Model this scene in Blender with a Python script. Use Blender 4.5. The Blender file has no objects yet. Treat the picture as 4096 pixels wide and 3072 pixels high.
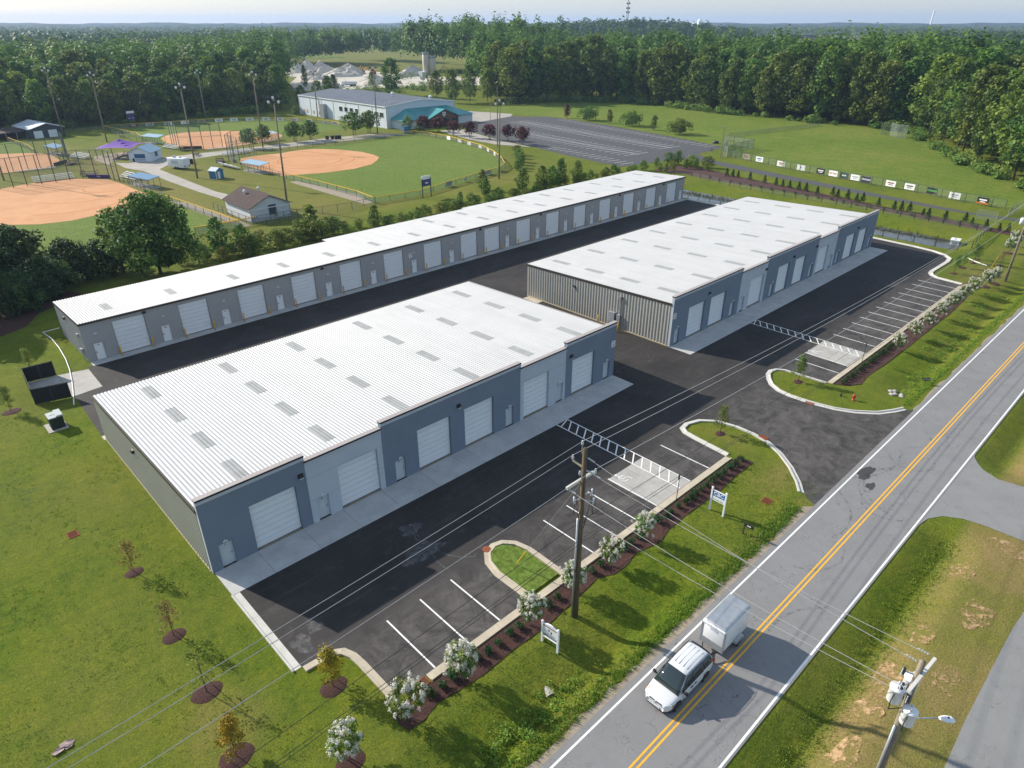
import bpy, math, random
import numpy as np
from mathutils import Vector, Matrix

SC = bpy.context.scene
COL = SC.collection
R = math.radians

# ---------------------------------------------------------------- camera
cam_d = bpy.data.cameras.new('camera'); cam = bpy.data.objects.new('camera', cam_d); COL.objects.link(cam)
cam_d.sensor_width = 36; cam_d.lens = 24; cam_d.clip_start = 0.5; cam_d.clip_end = 30000
cam.location = (0, 0, 35.22); cam.rotation_euler = (R(90 - 27.93), 0, R(-43.70))
SC.camera = cam

# ---------------------------------------------------------------- sky and sun
SUN_EL, SUN_AZ = R(29.4), math.atan2(-0.319, 0.948)          # azimuth measured from +Y towards +X
sun_dir = Vector((math.sin(SUN_AZ) * math.cos(SUN_EL), math.cos(SUN_AZ) * math.cos(SUN_EL), math.sin(SUN_EL)))
W = bpy.data.worlds.new('World'); SC.world = W; W.use_nodes = True
wn = W.node_tree.nodes; wl = W.node_tree.links
sky = wn.new('ShaderNodeTexSky'); sky.sky_type = 'NISHITA'; sky.sun_disc = False
sky.sun_elevation = SUN_EL; sky.sun_rotation = SUN_AZ; sky.air_density = 1.2; sky.dust_density = 0.7; sky.ozone_density = 2.5
bg = wn['Background']; veil = wn.new('ShaderNodeMix'); veil.data_type = 'RGBA'; veil.inputs[0].default_value = 0.58; veil.inputs[7].default_value = (2.45, 2.95, 3.6, 1)   # thin even haze over the whole clear sky
wl.new(sky.outputs[0], veil.inputs[6]); wl.new(veil.outputs[2], bg.inputs[0]); bg.inputs[1].default_value = 0.12
sun_d = bpy.data.lights.new('sun', 'SUN'); sun = bpy.data.objects.new('sun', sun_d); COL.objects.link(sun)
sun_d.energy = 4.2; sun_d.angle = R(0.6); sun_d.color = (1.0, 0.92, 0.80)
sun.rotation_euler = sun_dir.to_track_quat('Z', 'Y').to_euler(); sun.location = (0, 60, 120)
SC.view_settings.view_transform = 'Standard'; SC.view_settings.look = 'None'
SC.view_settings.exposure = 0.82; SC.view_settings.gamma = 1.0; SC.view_settings.use_curve_mapping = False
SC.cycles.max_bounces = 5; SC.cycles.diffuse_bounces = 2; SC.cycles.glossy_bounces = 2
SC.cycles.transparent_max_bounces = 24; SC.cycles.transmission_bounces = 2; SC.cycles.volume_bounces = 0
SC.cycles.caustics_reflective = False; SC.cycles.caustics_refractive = False
SC.cycles.sample_clamp_indirect = 6.0

rng = np.random.default_rng(7)
random.seed(7)

# ---------------------------------------------------------------- materials
MATS = {}
def nodes(name):
    m = bpy.data.materials.new(name); m.use_nodes = True
    nt = m.node_tree; b = nt.nodes['Principled BSDF']; MATS[name] = m
    return m, nt, b
def N(nt, t, **kw):
    n = nt.nodes.new(t)
    for k, v in kw.items():
        if k in n.inputs: n.inputs[k].default_value = v
        else: setattr(n, k, v)
    return n
def noise(nt, co, scale, detail=4, rough=0.6, dist=0.0):
    n = N(nt, 'ShaderNodeTexNoise', Scale=scale, Detail=detail, Roughness=rough, Distortion=dist)
    if co is not None: nt.links.new(co, n.inputs['Vector'])
    return n.outputs['Fac']
def ramp(nt, fac, stops):
    r = nt.nodes.new('ShaderNodeValToRGB'); e = r.color_ramp.elements
    while len(e) < len(stops): e.new(0.5)
    for el, (p, c) in zip(e, stops):
        el.position = p; el.color = (*c, 1) if len(c) == 3 else c
    nt.links.new(fac, r.inputs[0]); return r.outputs[0]
def mixc(nt, fac, a, b, mode='MIX'):
    m = nt.nodes.new('ShaderNodeMix'); m.data_type = 'RGBA'; m.blend_type = mode
    for s, v in ((0, fac), (6, a), (7, b)):
        if isinstance(v, bpy.types.NodeSocket): nt.links.new(v, m.inputs[s])
        else: m.inputs[s].default_value = v if s == 0 else ((*v, 1) if len(v) == 3 else v)
    return m.outputs[2]
def bump(nt, b, h, strength, dist=0.05):
    n = N(nt, 'ShaderNodeBump', Strength=strength, Distance=dist); nt.links.new(h, n.inputs['Height'])
    nt.links.new(n.outputs[0], b.inputs['Normal'])
def pos(nt):
    return nt.nodes.new('ShaderNodeNewGeometry').outputs['Position']
def simple(name, col, rough=0.6, metal=0.0, var=0.12, scale=1.5, bmp=0.0, bscale=30, spec=0.4, obj_rand=0.0):
    m, nt, b = nodes(name)
    p = pos(nt); f = noise(nt, p, scale, 5, 0.65)
    lo = tuple(c * (1 - var) for c in col); hi = tuple(min(1, c * (1 + var)) for c in col)
    c = ramp(nt, f, [(0.3, lo), (0.7, hi)])
    if obj_rand:
        oi = nt.nodes.new('ShaderNodeObjectInfo')
        hs = N(nt, 'ShaderNodeHueSaturation'); nt.links.new(c, hs.inputs['Color'])
        mr = N(nt, 'ShaderNodeMapRange'); mr.inputs[3].default_value = 1 - obj_rand; mr.inputs[4].default_value = 1 + obj_rand
        nt.links.new(oi.outputs['Random'], mr.inputs[0]); nt.links.new(mr.outputs[0], hs.inputs['Value']); c = hs.outputs[0]
    nt.links.new(c, b.inputs['Base Color'])
    b.inputs['Roughness'].default_value = rough; b.inputs['Metallic'].default_value = metal
    b.inputs['Specular IOR Level'].default_value = spec
    if bmp: bump(nt, b, noise(nt, p, bscale, 3), bmp)
    return m

simple('concrete', (0.42, 0.42, 0.41), 0.85, var=0.14, scale=0.7, bmp=0.15, bscale=40)
simple('concrete_pad', (0.37, 0.352, 0.325), 0.85, var=0.16, scale=0.9, bmp=0.15, bscale=40)
simple('curb_concrete', (0.44, 0.385, 0.295), 0.85, var=0.16, scale=0.8, bmp=0.15)
simple('curb_white', (0.50, 0.485, 0.445), 0.8, var=0.12, scale=0.8)
simple('path_concrete', (0.33, 0.305, 0.265), 0.9, var=0.15, scale=0.25)
simple('white_paint', (0.72, 0.72, 0.70), 0.6, var=0.08, scale=6)
simple('yellow_paint', (0.72, 0.38, 0.03), 0.6, var=0.14, scale=5)
simple('old_line', (0.62, 0.62, 0.60), 0.8, var=0.2, scale=1.2)
simple('stucco_dark', (0.17, 0.205, 0.26), 0.85, var=0.06, scale=0.5, bmp=0.12, bscale=60)
simple('stucco_light', (0.46, 0.50, 0.55), 0.85, var=0.05, scale=0.5, bmp=0.12, bscale=60)
simple('cornice', (0.44, 0.47, 0.51), 0.8, var=0.05)
simple('coping', (0.36, 0.32, 0.30), 0.5, var=0.06)
simple('bronze_trim', (0.045, 0.036, 0.03), 0.45, var=0.1)
simple('black', (0.012, 0.012, 0.014), 0.5, var=0.1)
simple('wall_metal', (0.40, 0.385, 0.345), 0.45, var=0.05, scale=0.4)
simple('wall_metal_c', (0.33, 0.33, 0.335), 0.5, var=0.05, scale=0.4)
simple('base_trim', (0.50, 0.42, 0.26), 0.6)
simple('door_white', (0.72, 0.74, 0.76), 0.45, var=0.03)
simple('door_grey', (0.50, 0.54, 0.57), 0.45, var=0.03)
simple('skylight', (0.30, 0.31, 0.31), 0.7, var=0.1, scale=1.0, spec=0.1)
simple('threshold', (0.22, 0.19, 0.15), 0.9, var=0.25, scale=3)
simple('white_metal', (0.74, 0.75, 0.76), 0.4, var=0.05)
simple('grey_metal', (0.33, 0.35, 0.37), 0.4, metal=0.3, var=0.08)
simple('galv', (0.42, 0.44, 0.46), 0.4, metal=0.6, var=0.12, scale=2)
simple('dark_metal', (0.03, 0.035, 0.035), 0.5, var=0.1)
simple('fence_green', (0.025, 0.06, 0.05), 0.5, var=0.1)
simple('bollard_yellow', (0.72, 0.40, 0.02), 0.5, var=0.08, scale=3)
simple('rail_yellow', (0.70, 0.42, 0.03), 0.5, var=0.1)
simple('rust', (0.22, 0.065, 0.03), 0.9, var=0.3, scale=6)
simple('red_paint', (0.42, 0.03, 0.02), 0.4)
simple('blue_roof', (0.24, 0.36, 0.46), 0.5, var=0.08, scale=0.4)
simple('blue_dark', (0.03, 0.10, 0.19), 0.5, var=0.1)
simple('blue_shed', (0.05, 0.16, 0.29), 0.6, var=0.1)
simple('purple_cloth', (0.17, 0.07, 0.36), 0.8, var=0.06, scale=0.8)
simple('purple_pad', (0.07, 0.03, 0.16), 0.7, var=0.1)
simple('teal_roof', (0.05, 0.26, 0.26), 0.4, var=0.1, scale=0.3)
simple('gym_roof', (0.085, 0.095, 0.115), 0.55, var=0.22, scale=0.22)
simple('gym_wall', (0.60, 0.65, 0.70), 0.6, var=0.04, scale=0.2)
simple('brick', (0.16, 0.085, 0.055), 0.9, var=0.25, scale=4)
simple('shingle', (0.055, 0.036, 0.033), 0.95, var=0.3, scale=1.3, bmp=0.3, bscale=8)
simple('white_brick', (0.55, 0.57, 0.60), 0.85, var=0.1, scale=2.5, bmp=0.25, bscale=9)
simple('shed_roof', (0.45, 0.50, 0.54), 0.5, var=0.1, scale=0.3)
simple('shed_wall', (0.045, 0.055, 0.07), 0.7, var=0.1)
simple('wood_dark', (0.06, 0.042, 0.032), 0.9, var=0.3, scale=3)
simple('wood_pale', (0.38, 0.33, 0.24), 0.85, var=0.2, scale=2)
simple('glass_dark', (0.02, 0.026, 0.03), 0.12, var=0.1, spec=0.8)
simple('insulator', (0.55, 0.58, 0.62), 0.25, var=0.05)
simple('wire_metal', (0.42, 0.41, 0.40), 0.5, metal=0.3, var=0.1)
simple('black_cable', (0.02, 0.02, 0.022), 0.6)
simple('arm_fibre', (0.55, 0.53, 0.49), 0.6, var=0.1)
simple('gravel_pile', (0.52, 0.47, 0.39), 0.95, var=0.25, scale=0.5, bmp=0.5, bscale=1.5)
simple('gravel_yard', (0.46, 0.42, 0.35), 0.95, var=0.15, scale=0.05)
simple('silo', (0.55, 0.48, 0.40), 0.7, var=0.08)
simple('orange_paint', (0.55, 0.13, 0.02), 0.5)
simple('bark', (0.09, 0.07, 0.055), 0.95, var=0.3, scale=4, bmp=0.4, bscale=12)
simple('bark_pale', (0.24, 0.19, 0.14), 0.9, var=0.3, scale=4)
simple('blossom', (0.68, 0.66, 0.56), 0.8, var=0.12, scale=9)
simple('privacy_mesh', (0.014, 0.017, 0.016), 0.8, var=0.25, scale=5)
simple('tyre', (0.018, 0.018, 0.019), 0.85)
simple('alloy', (0.5, 0.51, 0.52), 0.35, metal=0.7, var=0.05)
simple('lamp_glass', (0.6, 0.62, 0.62), 0.2, var=0.03)
simple('brown_cloth', (0.30, 0.22, 0.21), 0.9, var=0.35, scale=9)
simple('stone', (0.36, 0.34, 0.31), 0.9, var=0.25, scale=2)

# utility pole timber with streaks running along it
m, nt, b = nodes('pole_wood'); p = pos(nt)
mp = N(nt, 'ShaderNodeMapping'); mp.inputs['Scale'].default_value = (14, 14, 0.7); nt.links.new(p, mp.inputs[0])
f = noise(nt, mp.outputs[0], 1.0, 6, 0.7); nt.links.new(ramp(nt, f, [(0.3, (0.03, 0.022, 0.015)), (0.55, (0.13, 0.09, 0.05)), (0.75, (0.22, 0.16, 0.09))]), b.inputs['Base Color'])
b.inputs['Roughness'].default_value = 0.9; bump(nt, b, f, 0.4)
m, nt, b = nodes('pole_wood_grey'); p = pos(nt)
mp = N(nt, 'ShaderNodeMapping'); mp.inputs['Scale'].default_value = (9, 9, 0.5); nt.links.new(p, mp.inputs[0])
f = noise(nt, mp.outputs[0], 1.0, 6, 0.7); nt.links.new(ramp(nt, f, [(0.3, (0.11, 0.09, 0.07)), (0.7, (0.32, 0.27, 0.20))]), b.inputs['Base Color'])
b.inputs['Roughness'].default_value = 0.9

# white ribbed roof steel: faint panel-to-panel change, dust streaks down the slope
m, nt, b = nodes('roof_metal'); p = pos(nt)
mp = N(nt, 'ShaderNodeMapping'); mp.inputs['Scale'].default_value = (1.1, 0.05, 0.2); nt.links.new(p, mp.inputs[0])
f = noise(nt, mp.outputs[0], 1.0, 4, 0.6); f2 = noise(nt, p, 0.25, 5, 0.7)
c = ramp(nt, f, [(0.3, (0.41, 0.415, 0.42)), (0.7, (0.48, 0.482, 0.485))])
c = mixc(nt, 0.35, c, ramp(nt, f2, [(0.3, (0.41, 0.41, 0.405)), (0.7, (0.53, 0.532, 0.535))]))
nt.links.new(c, b.inputs['Base Color']); b.inputs['Roughness'].default_value = 0.55; b.inputs['Specular IOR Level'].default_value = 0.25

# new asphalt: near black, dusty scuffs and tyre arcs
m, nt, b = nodes('asphalt'); p = pos(nt)
f = noise(nt, p, 0.16, 6, 0.65, 0.6); f2 = noise(nt, p, 40, 2); f3 = noise(nt, p, 0.9, 6, 0.75, 1.2)
mp = N(nt, 'ShaderNodeMapping'); mp.inputs['Scale'].default_value = (0.12, 1.6, 1); mp.inputs['Rotation'].default_value = (0, 0, R(12)); nt.links.new(p, mp.inputs[0])
f4 = noise(nt, mp.outputs[0], 1.0, 5, 0.7, 0.3)
c = ramp(nt, f, [(0.35, (0.022, 0.0200, 0.0195)), (0.70, (0.043, 0.038, 0.036))])
c = mixc(nt, 0.8, c, ramp(nt, f3, [(0.55, (0, 0, 0)), (0.80, (0.050, 0.046, 0.042))]), 'ADD')
c = mixc(nt, 0.7, c, ramp(nt, f4, [(0.56, (0, 0, 0)), (0.8, (0.045, 0.042, 0.038))]), 'ADD')
sep = nt.nodes.new('ShaderNodeSeparateXYZ'); nt.links.new(p, sep.inputs[0])
mr = N(nt, 'ShaderNodeMapRange'); nt.links.new(sep.outputs[1], mr.inputs[0])
for i, v in ((1, 31.0), (2, 27.5), (3, 0.0), (4, 1.0)): mr.inputs[i].default_value = v
f5 = noise(nt, p, 0.55, 7, 0.78, 0.8)                                       # paler dust trodden into the parking bays
dust = ramp(nt, f5, [(0.36, (0, 0, 0)), (0.75, (0.095, 0.088, 0.080))])
c = mixc(nt, mr.outputs[0], c, mixc(nt, 1.0, c, dust, 'ADD'))
nt.links.new(c, b.inputs['Base Color']); b.inputs['Roughness'].default_value = 0.8; b.inputs['Specular IOR Level'].default_value = 0.3
bump(nt, b, f2, 0.25, 0.02)

# old grey road with crack web
def old_asphalt(name, base, crack_amt=1.0, tint=(1, 1, 1)):
    m, nt, b = nodes(name); p = pos(nt)
    f = noise(nt, p, 0.35, 6, 0.65); f2 = noise(nt, p, 30, 3, 0.7)
    c = ramp(nt, f, [(0.3, tuple(base * 0.86 * t for t in tint)), (0.7, tuple(base * 1.1 * t for t in tint))])
    c = mixc(nt, 0.35, c, ramp(nt, f2, [(0.3, (base * 0.7,) * 3), (0.7, (base * 1.3,) * 3)]))
    wob = N(nt, 'ShaderNodeTexNoise', Scale=1.3, Detail=4); nt.links.new(p, wob.inputs['Vector'])
    add = mixc(nt, 0.9, p, wob.outputs['Color'], 'ADD')
    for sc, wid, thr in ((0.85, 0.011, 0.53), (2.3, 0.020, 0.56)):
        v = N(nt, 'ShaderNodeTexVoronoi', feature='DISTANCE_TO_EDGE', Scale=sc); nt.links.new(add, v.inputs['Vector'])
        line = ramp(nt, v.outputs['Distance'], [(0.0, (1, 1, 1)), (wid, (0, 0, 0))])
        msk = ramp(nt, noise(nt, p, 0.3 * sc, 3), [(thr - 0.05, (0, 0, 0)), (thr + 0.08, (1, 1, 1))])
        mm = mixc(nt, 1.0, line, msk, 'MULTIPLY')
        c = mixc(nt, mm, c, tuple(base * (1 - 0.75 * crack_amt) for _ in range(3)))
    st = ramp(nt, noise(nt, p, 0.45, 6, 0.75, 1.5), [(0.60, (0, 0, 0)), (0.80, (0.5, 0.5, 0.5))])
    c = mixc(nt, st, c, (base * 0.35,) * 3)
    nt.links.new(c, b.inputs['Base Color']); b.inputs['Roughness'].default_value = 0.85; b.inputs['Specular IOR Level'].default_value = 0.3
    bump(nt, b, f2, 0.2, 0.02)
old_asphalt('road_asphalt', 0.205, 1.0, (1.0, 0.98, 0.98))
old_asphalt('old_lot', 0.075, 0.5, (0.98, 0.98, 1.05))
old_asphalt('drive_asphalt', 0.215, 0.7, (1.0, 1.0, 0.98))

# grass: three hues by noise, a painted 'dry' amount per vertex, fine blades as relief
def grass(name, lush, mid, yellow, dry, k=1.0, attr=True, bscale=9.0):
    m, nt, b = nodes(name); p = pos(nt)
    f1 = noise(nt, p, 0.09 * k, 5, 0.65); f2 = noise(nt, p, 0.7 * k, 6, 0.7); f3 = noise(nt, p, bscale, 4, 0.75)
    f4 = noise(nt, p, 2.6 * k, 5, 0.75, 0.8)
    c = ramp(nt, f1, [(0.38, lush), (0.50, mid), (0.63, yellow)])
    c = mixc(nt, 0.55, c, ramp(nt, f2, [(0.36, lush), (0.50, mid), (0.66, yellow)]))
    c = mixc(nt, 0.40, c, ramp(nt, f4, [(0.30, tuple(v * 0.55 for v in lush)), (0.52, mid), (0.78, tuple(v * 1.25 for v in yellow))]))
    if attr:
        a = nt.nodes.new('ShaderNodeAttribute'); a.attribute_name = 'dry'
        f5 = noise(nt, p, 0.45, 6, 0.7)
        mul = N(nt, 'ShaderNodeMath', operation='MULTIPLY'); nt.links.new(a.outputs['Fac'], mul.inputs[0])
        nt.links.new(ramp(nt, f5, [(0.25, (0.35,) * 3), (0.7, (1.25,) * 3)]), mul.inputs[1])
        c = mixc(nt, mul.outputs[0], c, dry)
    g = ramp(nt, f3, [(0.25, (0.42,) * 3), (0.5, (0.95,) * 3), (0.78, (1.55,) * 3)])
    c = mixc(nt, 1.0, c, g, 'MULTIPLY')
    nt.links.new(c, b.inputs['Base Color']); b.inputs['Roughness'].default_value = 0.95; b.inputs['Specular IOR Level'].default_value = 0.1
    h = mixc(nt, 0.5, f3, f4); bump(nt, b, h, 0.9, 0.12)
grass('grass', (0.046, 0.092, 0.008), (0.105, 0.148, 0.010), (0.190, 0.188, 0.018), (0.235, 0.175, 0.068))
grass('grass_field', (0.075, 0.130, 0.016), (0.125, 0.178, 0.024), (0.205, 0.200, 0.050), (0.22, 0.17, 0.07), k=0.35, attr=False, bscale=2.5)
grass('grass_outfield', (0.085, 0.145, 0.022), (0.125, 0.180, 0.032), (0.175, 0.195, 0.048), (0.22, 0.17, 0.07), k=0.5, attr=False, bscale=2.5)
grass('crop_field', (0.06, 0.14, 0.02), (0.12, 0.17, 0.03), (0.26, 0.24, 0.05), (0.22, 0.17, 0.07), k=0.02, attr=False, bscale=0.4)

# infield clay with dragged rings
m, nt, b = nodes('clay'); p = pos(nt)
f = noise(nt, p, 0.12, 6, 0.65, 0.8); f2 = noise(nt, p, 1.2, 5, 0.7)
c = ramp(nt, f, [(0.3, (0.42, 0.19, 0.07)), (0.55, (0.50, 0.245, 0.105)), (0.75, (0.55, 0.295, 0.14))])
c = mixc(nt, 0.25, c, ramp(nt, f2, [(0.3, (0.42, 0.19, 0.07)), (0.7, (0.64, 0.34, 0.16))]))
nt.links.new(c, b.inputs['Base Color']); b.inputs['Roughness'].default_value = 0.95
m, nt, b = nodes('sand'); p = pos(nt)
c = ramp(nt, noise(nt, p, 1.4, 6, 0.7), [(0.3, (0.20, 0.165, 0.12)), (0.7, (0.33, 0.275, 0.20))])
nt.links.new(c, b.inputs['Base Color']); b.inputs['Roughness'].default_value = 0.95; bump(nt, b, noise(nt, p, 20, 4), 0.3)
m, nt, b = nodes('mulch'); p = pos(nt)
f = noise(nt, p, 11, 5, 0.8)
c = ramp(nt, f, [(0.3, (0.022, 0.009, 0.007)), (0.5, (0.060, 0.022, 0.017)), (0.72, (0.135, 0.055, 0.04))])
nt.links.new(c, b.inputs['Base Color']); b.inputs['Roughness'].default_value = 0.95; bump(nt, b, f, 1.0, 0.1)
m, nt, b = nodes('water'); p = pos(nt)
b.inputs['Base Color'].default_value = (0.05, 0.055, 0.05, 1); b.inputs['Roughness'].default_value = 0.08
bump(nt, b, noise(nt, p, 1.5, 3), 0.06)
m, nt, b = nodes('chain_link')                       # woven wire: mostly open
t = nt.nodes.new('ShaderNodeBsdfTransparent'); mx = nt.nodes.new('ShaderNodeMixShader'); mx.inputs[0].default_value = 0.16
b.inputs['Base Color'].default_value = (0.22, 0.24, 0.24, 1); b.inputs['Roughness'].default_value = 0.6
nt.links.new(t.outputs[0], mx.inputs[1]); nt.links.new(b.outputs[0], mx.inputs[2]); nt.links.new(mx.outputs[0], nt.nodes['Material Output'].inputs[0])
m, nt, b = nodes('chain_link_dense')
t = nt.nodes.new('ShaderNodeBsdfTransparent'); mx = nt.nodes.new('ShaderNodeMixShader'); mx.inputs[0].default_value = 0.30
b.inputs['Base Color'].default_value = (0.20, 0.23, 0.23, 1); b.inputs['Roughness'].default_value = 0.6
nt.links.new(t.outputs[0], mx.inputs[1]); nt.links.new(b.outputs[0], mx.inputs[2]); nt.links.new(mx.outputs[0], nt.nodes['Material Output'].inputs[0])
m, nt, b = nodes('car_paint'); b.inputs['Base Color'].default_value = (0.60, 0.61, 0.62, 1); b.inputs['Roughness'].default_value = 0.4; b.inputs['Coat Weight'].default_value = 0.25; b.inputs['Coat Roughness'].default_value = 0.08
m, nt, b = nodes('car_glass'); b.inputs['Base Color'].default_value = (0.020, 0.032, 0.034, 1); b.inputs['Roughness'].default_value = 0.06; b.inputs['Specular IOR Level'].default_value = 0.8
m, nt, b = nodes('amber'); b.inputs['Base Color'].default_value = (0.6, 0.16, 0.02, 1); b.inputs['Roughness'].default_value = 0.2
m, nt, b = nodes('tail_red'); b.inputs['Base Color'].default_value = (0.4, 0.02, 0.02, 1); b.inputs['Roughness'].default_value = 0.2

def flat(name, col, rough=0.6):
    if name in MATS: return MATS[name]
    m, nt, b = nodes(name); b.inputs['Base Color'].default_value = (*col, 1); b.inputs['Roughness'].default_value = rough
    return m

# leaves: per-leaf tone from the mesh, per-plant tone from the object, some light through
def leaf(name, dark, mid, light, hue=0.03, val=0.22, trans=0.36):
    m, nt, b = nodes(name)
    a = nt.nodes.new('ShaderNodeAttribute'); a.attribute_name = 'tone'
    c = ramp(nt, a.outputs['Fac'], [(0.1, dark), (0.5, mid), (0.95, light)])
    oi = nt.nodes.new('ShaderNodeObjectInfo')
    hs = N(nt, 'ShaderNodeHueSaturation'); nt.links.new(c, hs.inputs['Color'])
    for sock, lo, hi in (('Value', 1 - val, 1 + val), ('Hue', 0.5 - hue, 0.5 + hue)):
        mr = N(nt, 'ShaderNodeMapRange'); mr.inputs[3].default_value = lo; mr.inputs[4].default_value = hi
        src = oi.outputs['Random']
        if sock == 'Hue':
            ml = N(nt, 'ShaderNodeMath', operation='MULTIPLY'); nt.links.new(src, ml.inputs[0]); ml.inputs[1].default_value = 7.31
            fr = N(nt, 'ShaderNodeMath', operation='FRACT'); nt.links.new(ml.outputs[0], fr.inputs[0]); src = fr.outputs[0]
        nt.links.new(src, mr.inputs[0]); nt.links.new(mr.outputs[0], hs.inputs[sock])
    nt.links.new(hs.outputs[0], b.inputs['Base Color']); b.inputs['Roughness'].default_value = 0.6; b.inputs['Specular IOR Level'].default_value = 0.25
    tr = nt.nodes.new('ShaderNodeBsdfTranslucent'); nt.links.new(hs.outputs[0], tr.inputs[0])
    mx = nt.nodes.new('ShaderNodeMixShader'); mx.inputs[0].default_value = trans
    nt.links.new(b.outputs[0], mx.inputs[1]); nt.links.new(tr.outputs[0], mx.inputs[2]); nt.links.new(mx.outputs[0], nt.nodes['Material Output'].inputs[0])
leaf('leaf_forest', (0.042, 0.087, 0.018), (0.097, 0.177, 0.029), (0.220, 0.291, 0.046))
leaf('leaf_far', (0.031, 0.061, 0.021), (0.060, 0.105, 0.030), (0.105, 0.155, 0.042), val=0.3)
leaf('leaf_oak', (0.047, 0.096, 0.021), (0.108, 0.190, 0.032), (0.227, 0.300, 0.053), val=0.15)
leaf('leaf_dark', (0.019, 0.045, 0.014), (0.039, 0.081, 0.022), (0.090, 0.139, 0.033), val=0.2)
leaf('leaf_shrub', (0.019, 0.048, 0.019), (0.038, 0.088, 0.032), (0.088, 0.160, 0.048), val=0.2)
leaf('leaf_hedge', (0.062, 0.094, 0.021), (0.125, 0.177, 0.032), (0.270, 0.270, 0.053), hue=0.05, val=0.3)
leaf('leaf_young', (0.064, 0.120, 0.024), (0.136, 0.208, 0.035), (0.272, 0.304, 0.064), hue=0.04, val=0.2)
leaf('leaf_yellow', (0.132, 0.108, 0.012), (0.288, 0.216, 0.018), (0.504, 0.360, 0.036), hue=0.02, val=0.1)
leaf('leaf_brown', (0.120, 0.078, 0.024), (0.228, 0.156, 0.054), (0.288, 0.264, 0.084), hue=0.02, val=0.15)
leaf('leaf_red', (0.026, 0.016, 0.016), (0.078, 0.026, 0.029), (0.169, 0.046, 0.039), hue=0.02, val=0.2)
leaf('leaf_weed', (0.072, 0.152, 0.019), (0.144, 0.256, 0.032), (0.264, 0.368, 0.056), val=0.15)
leaf('reed', (0.060, 0.066, 0.024), (0.120, 0.120, 0.042), (0.192, 0.192, 0.060), val=0.2)

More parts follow.
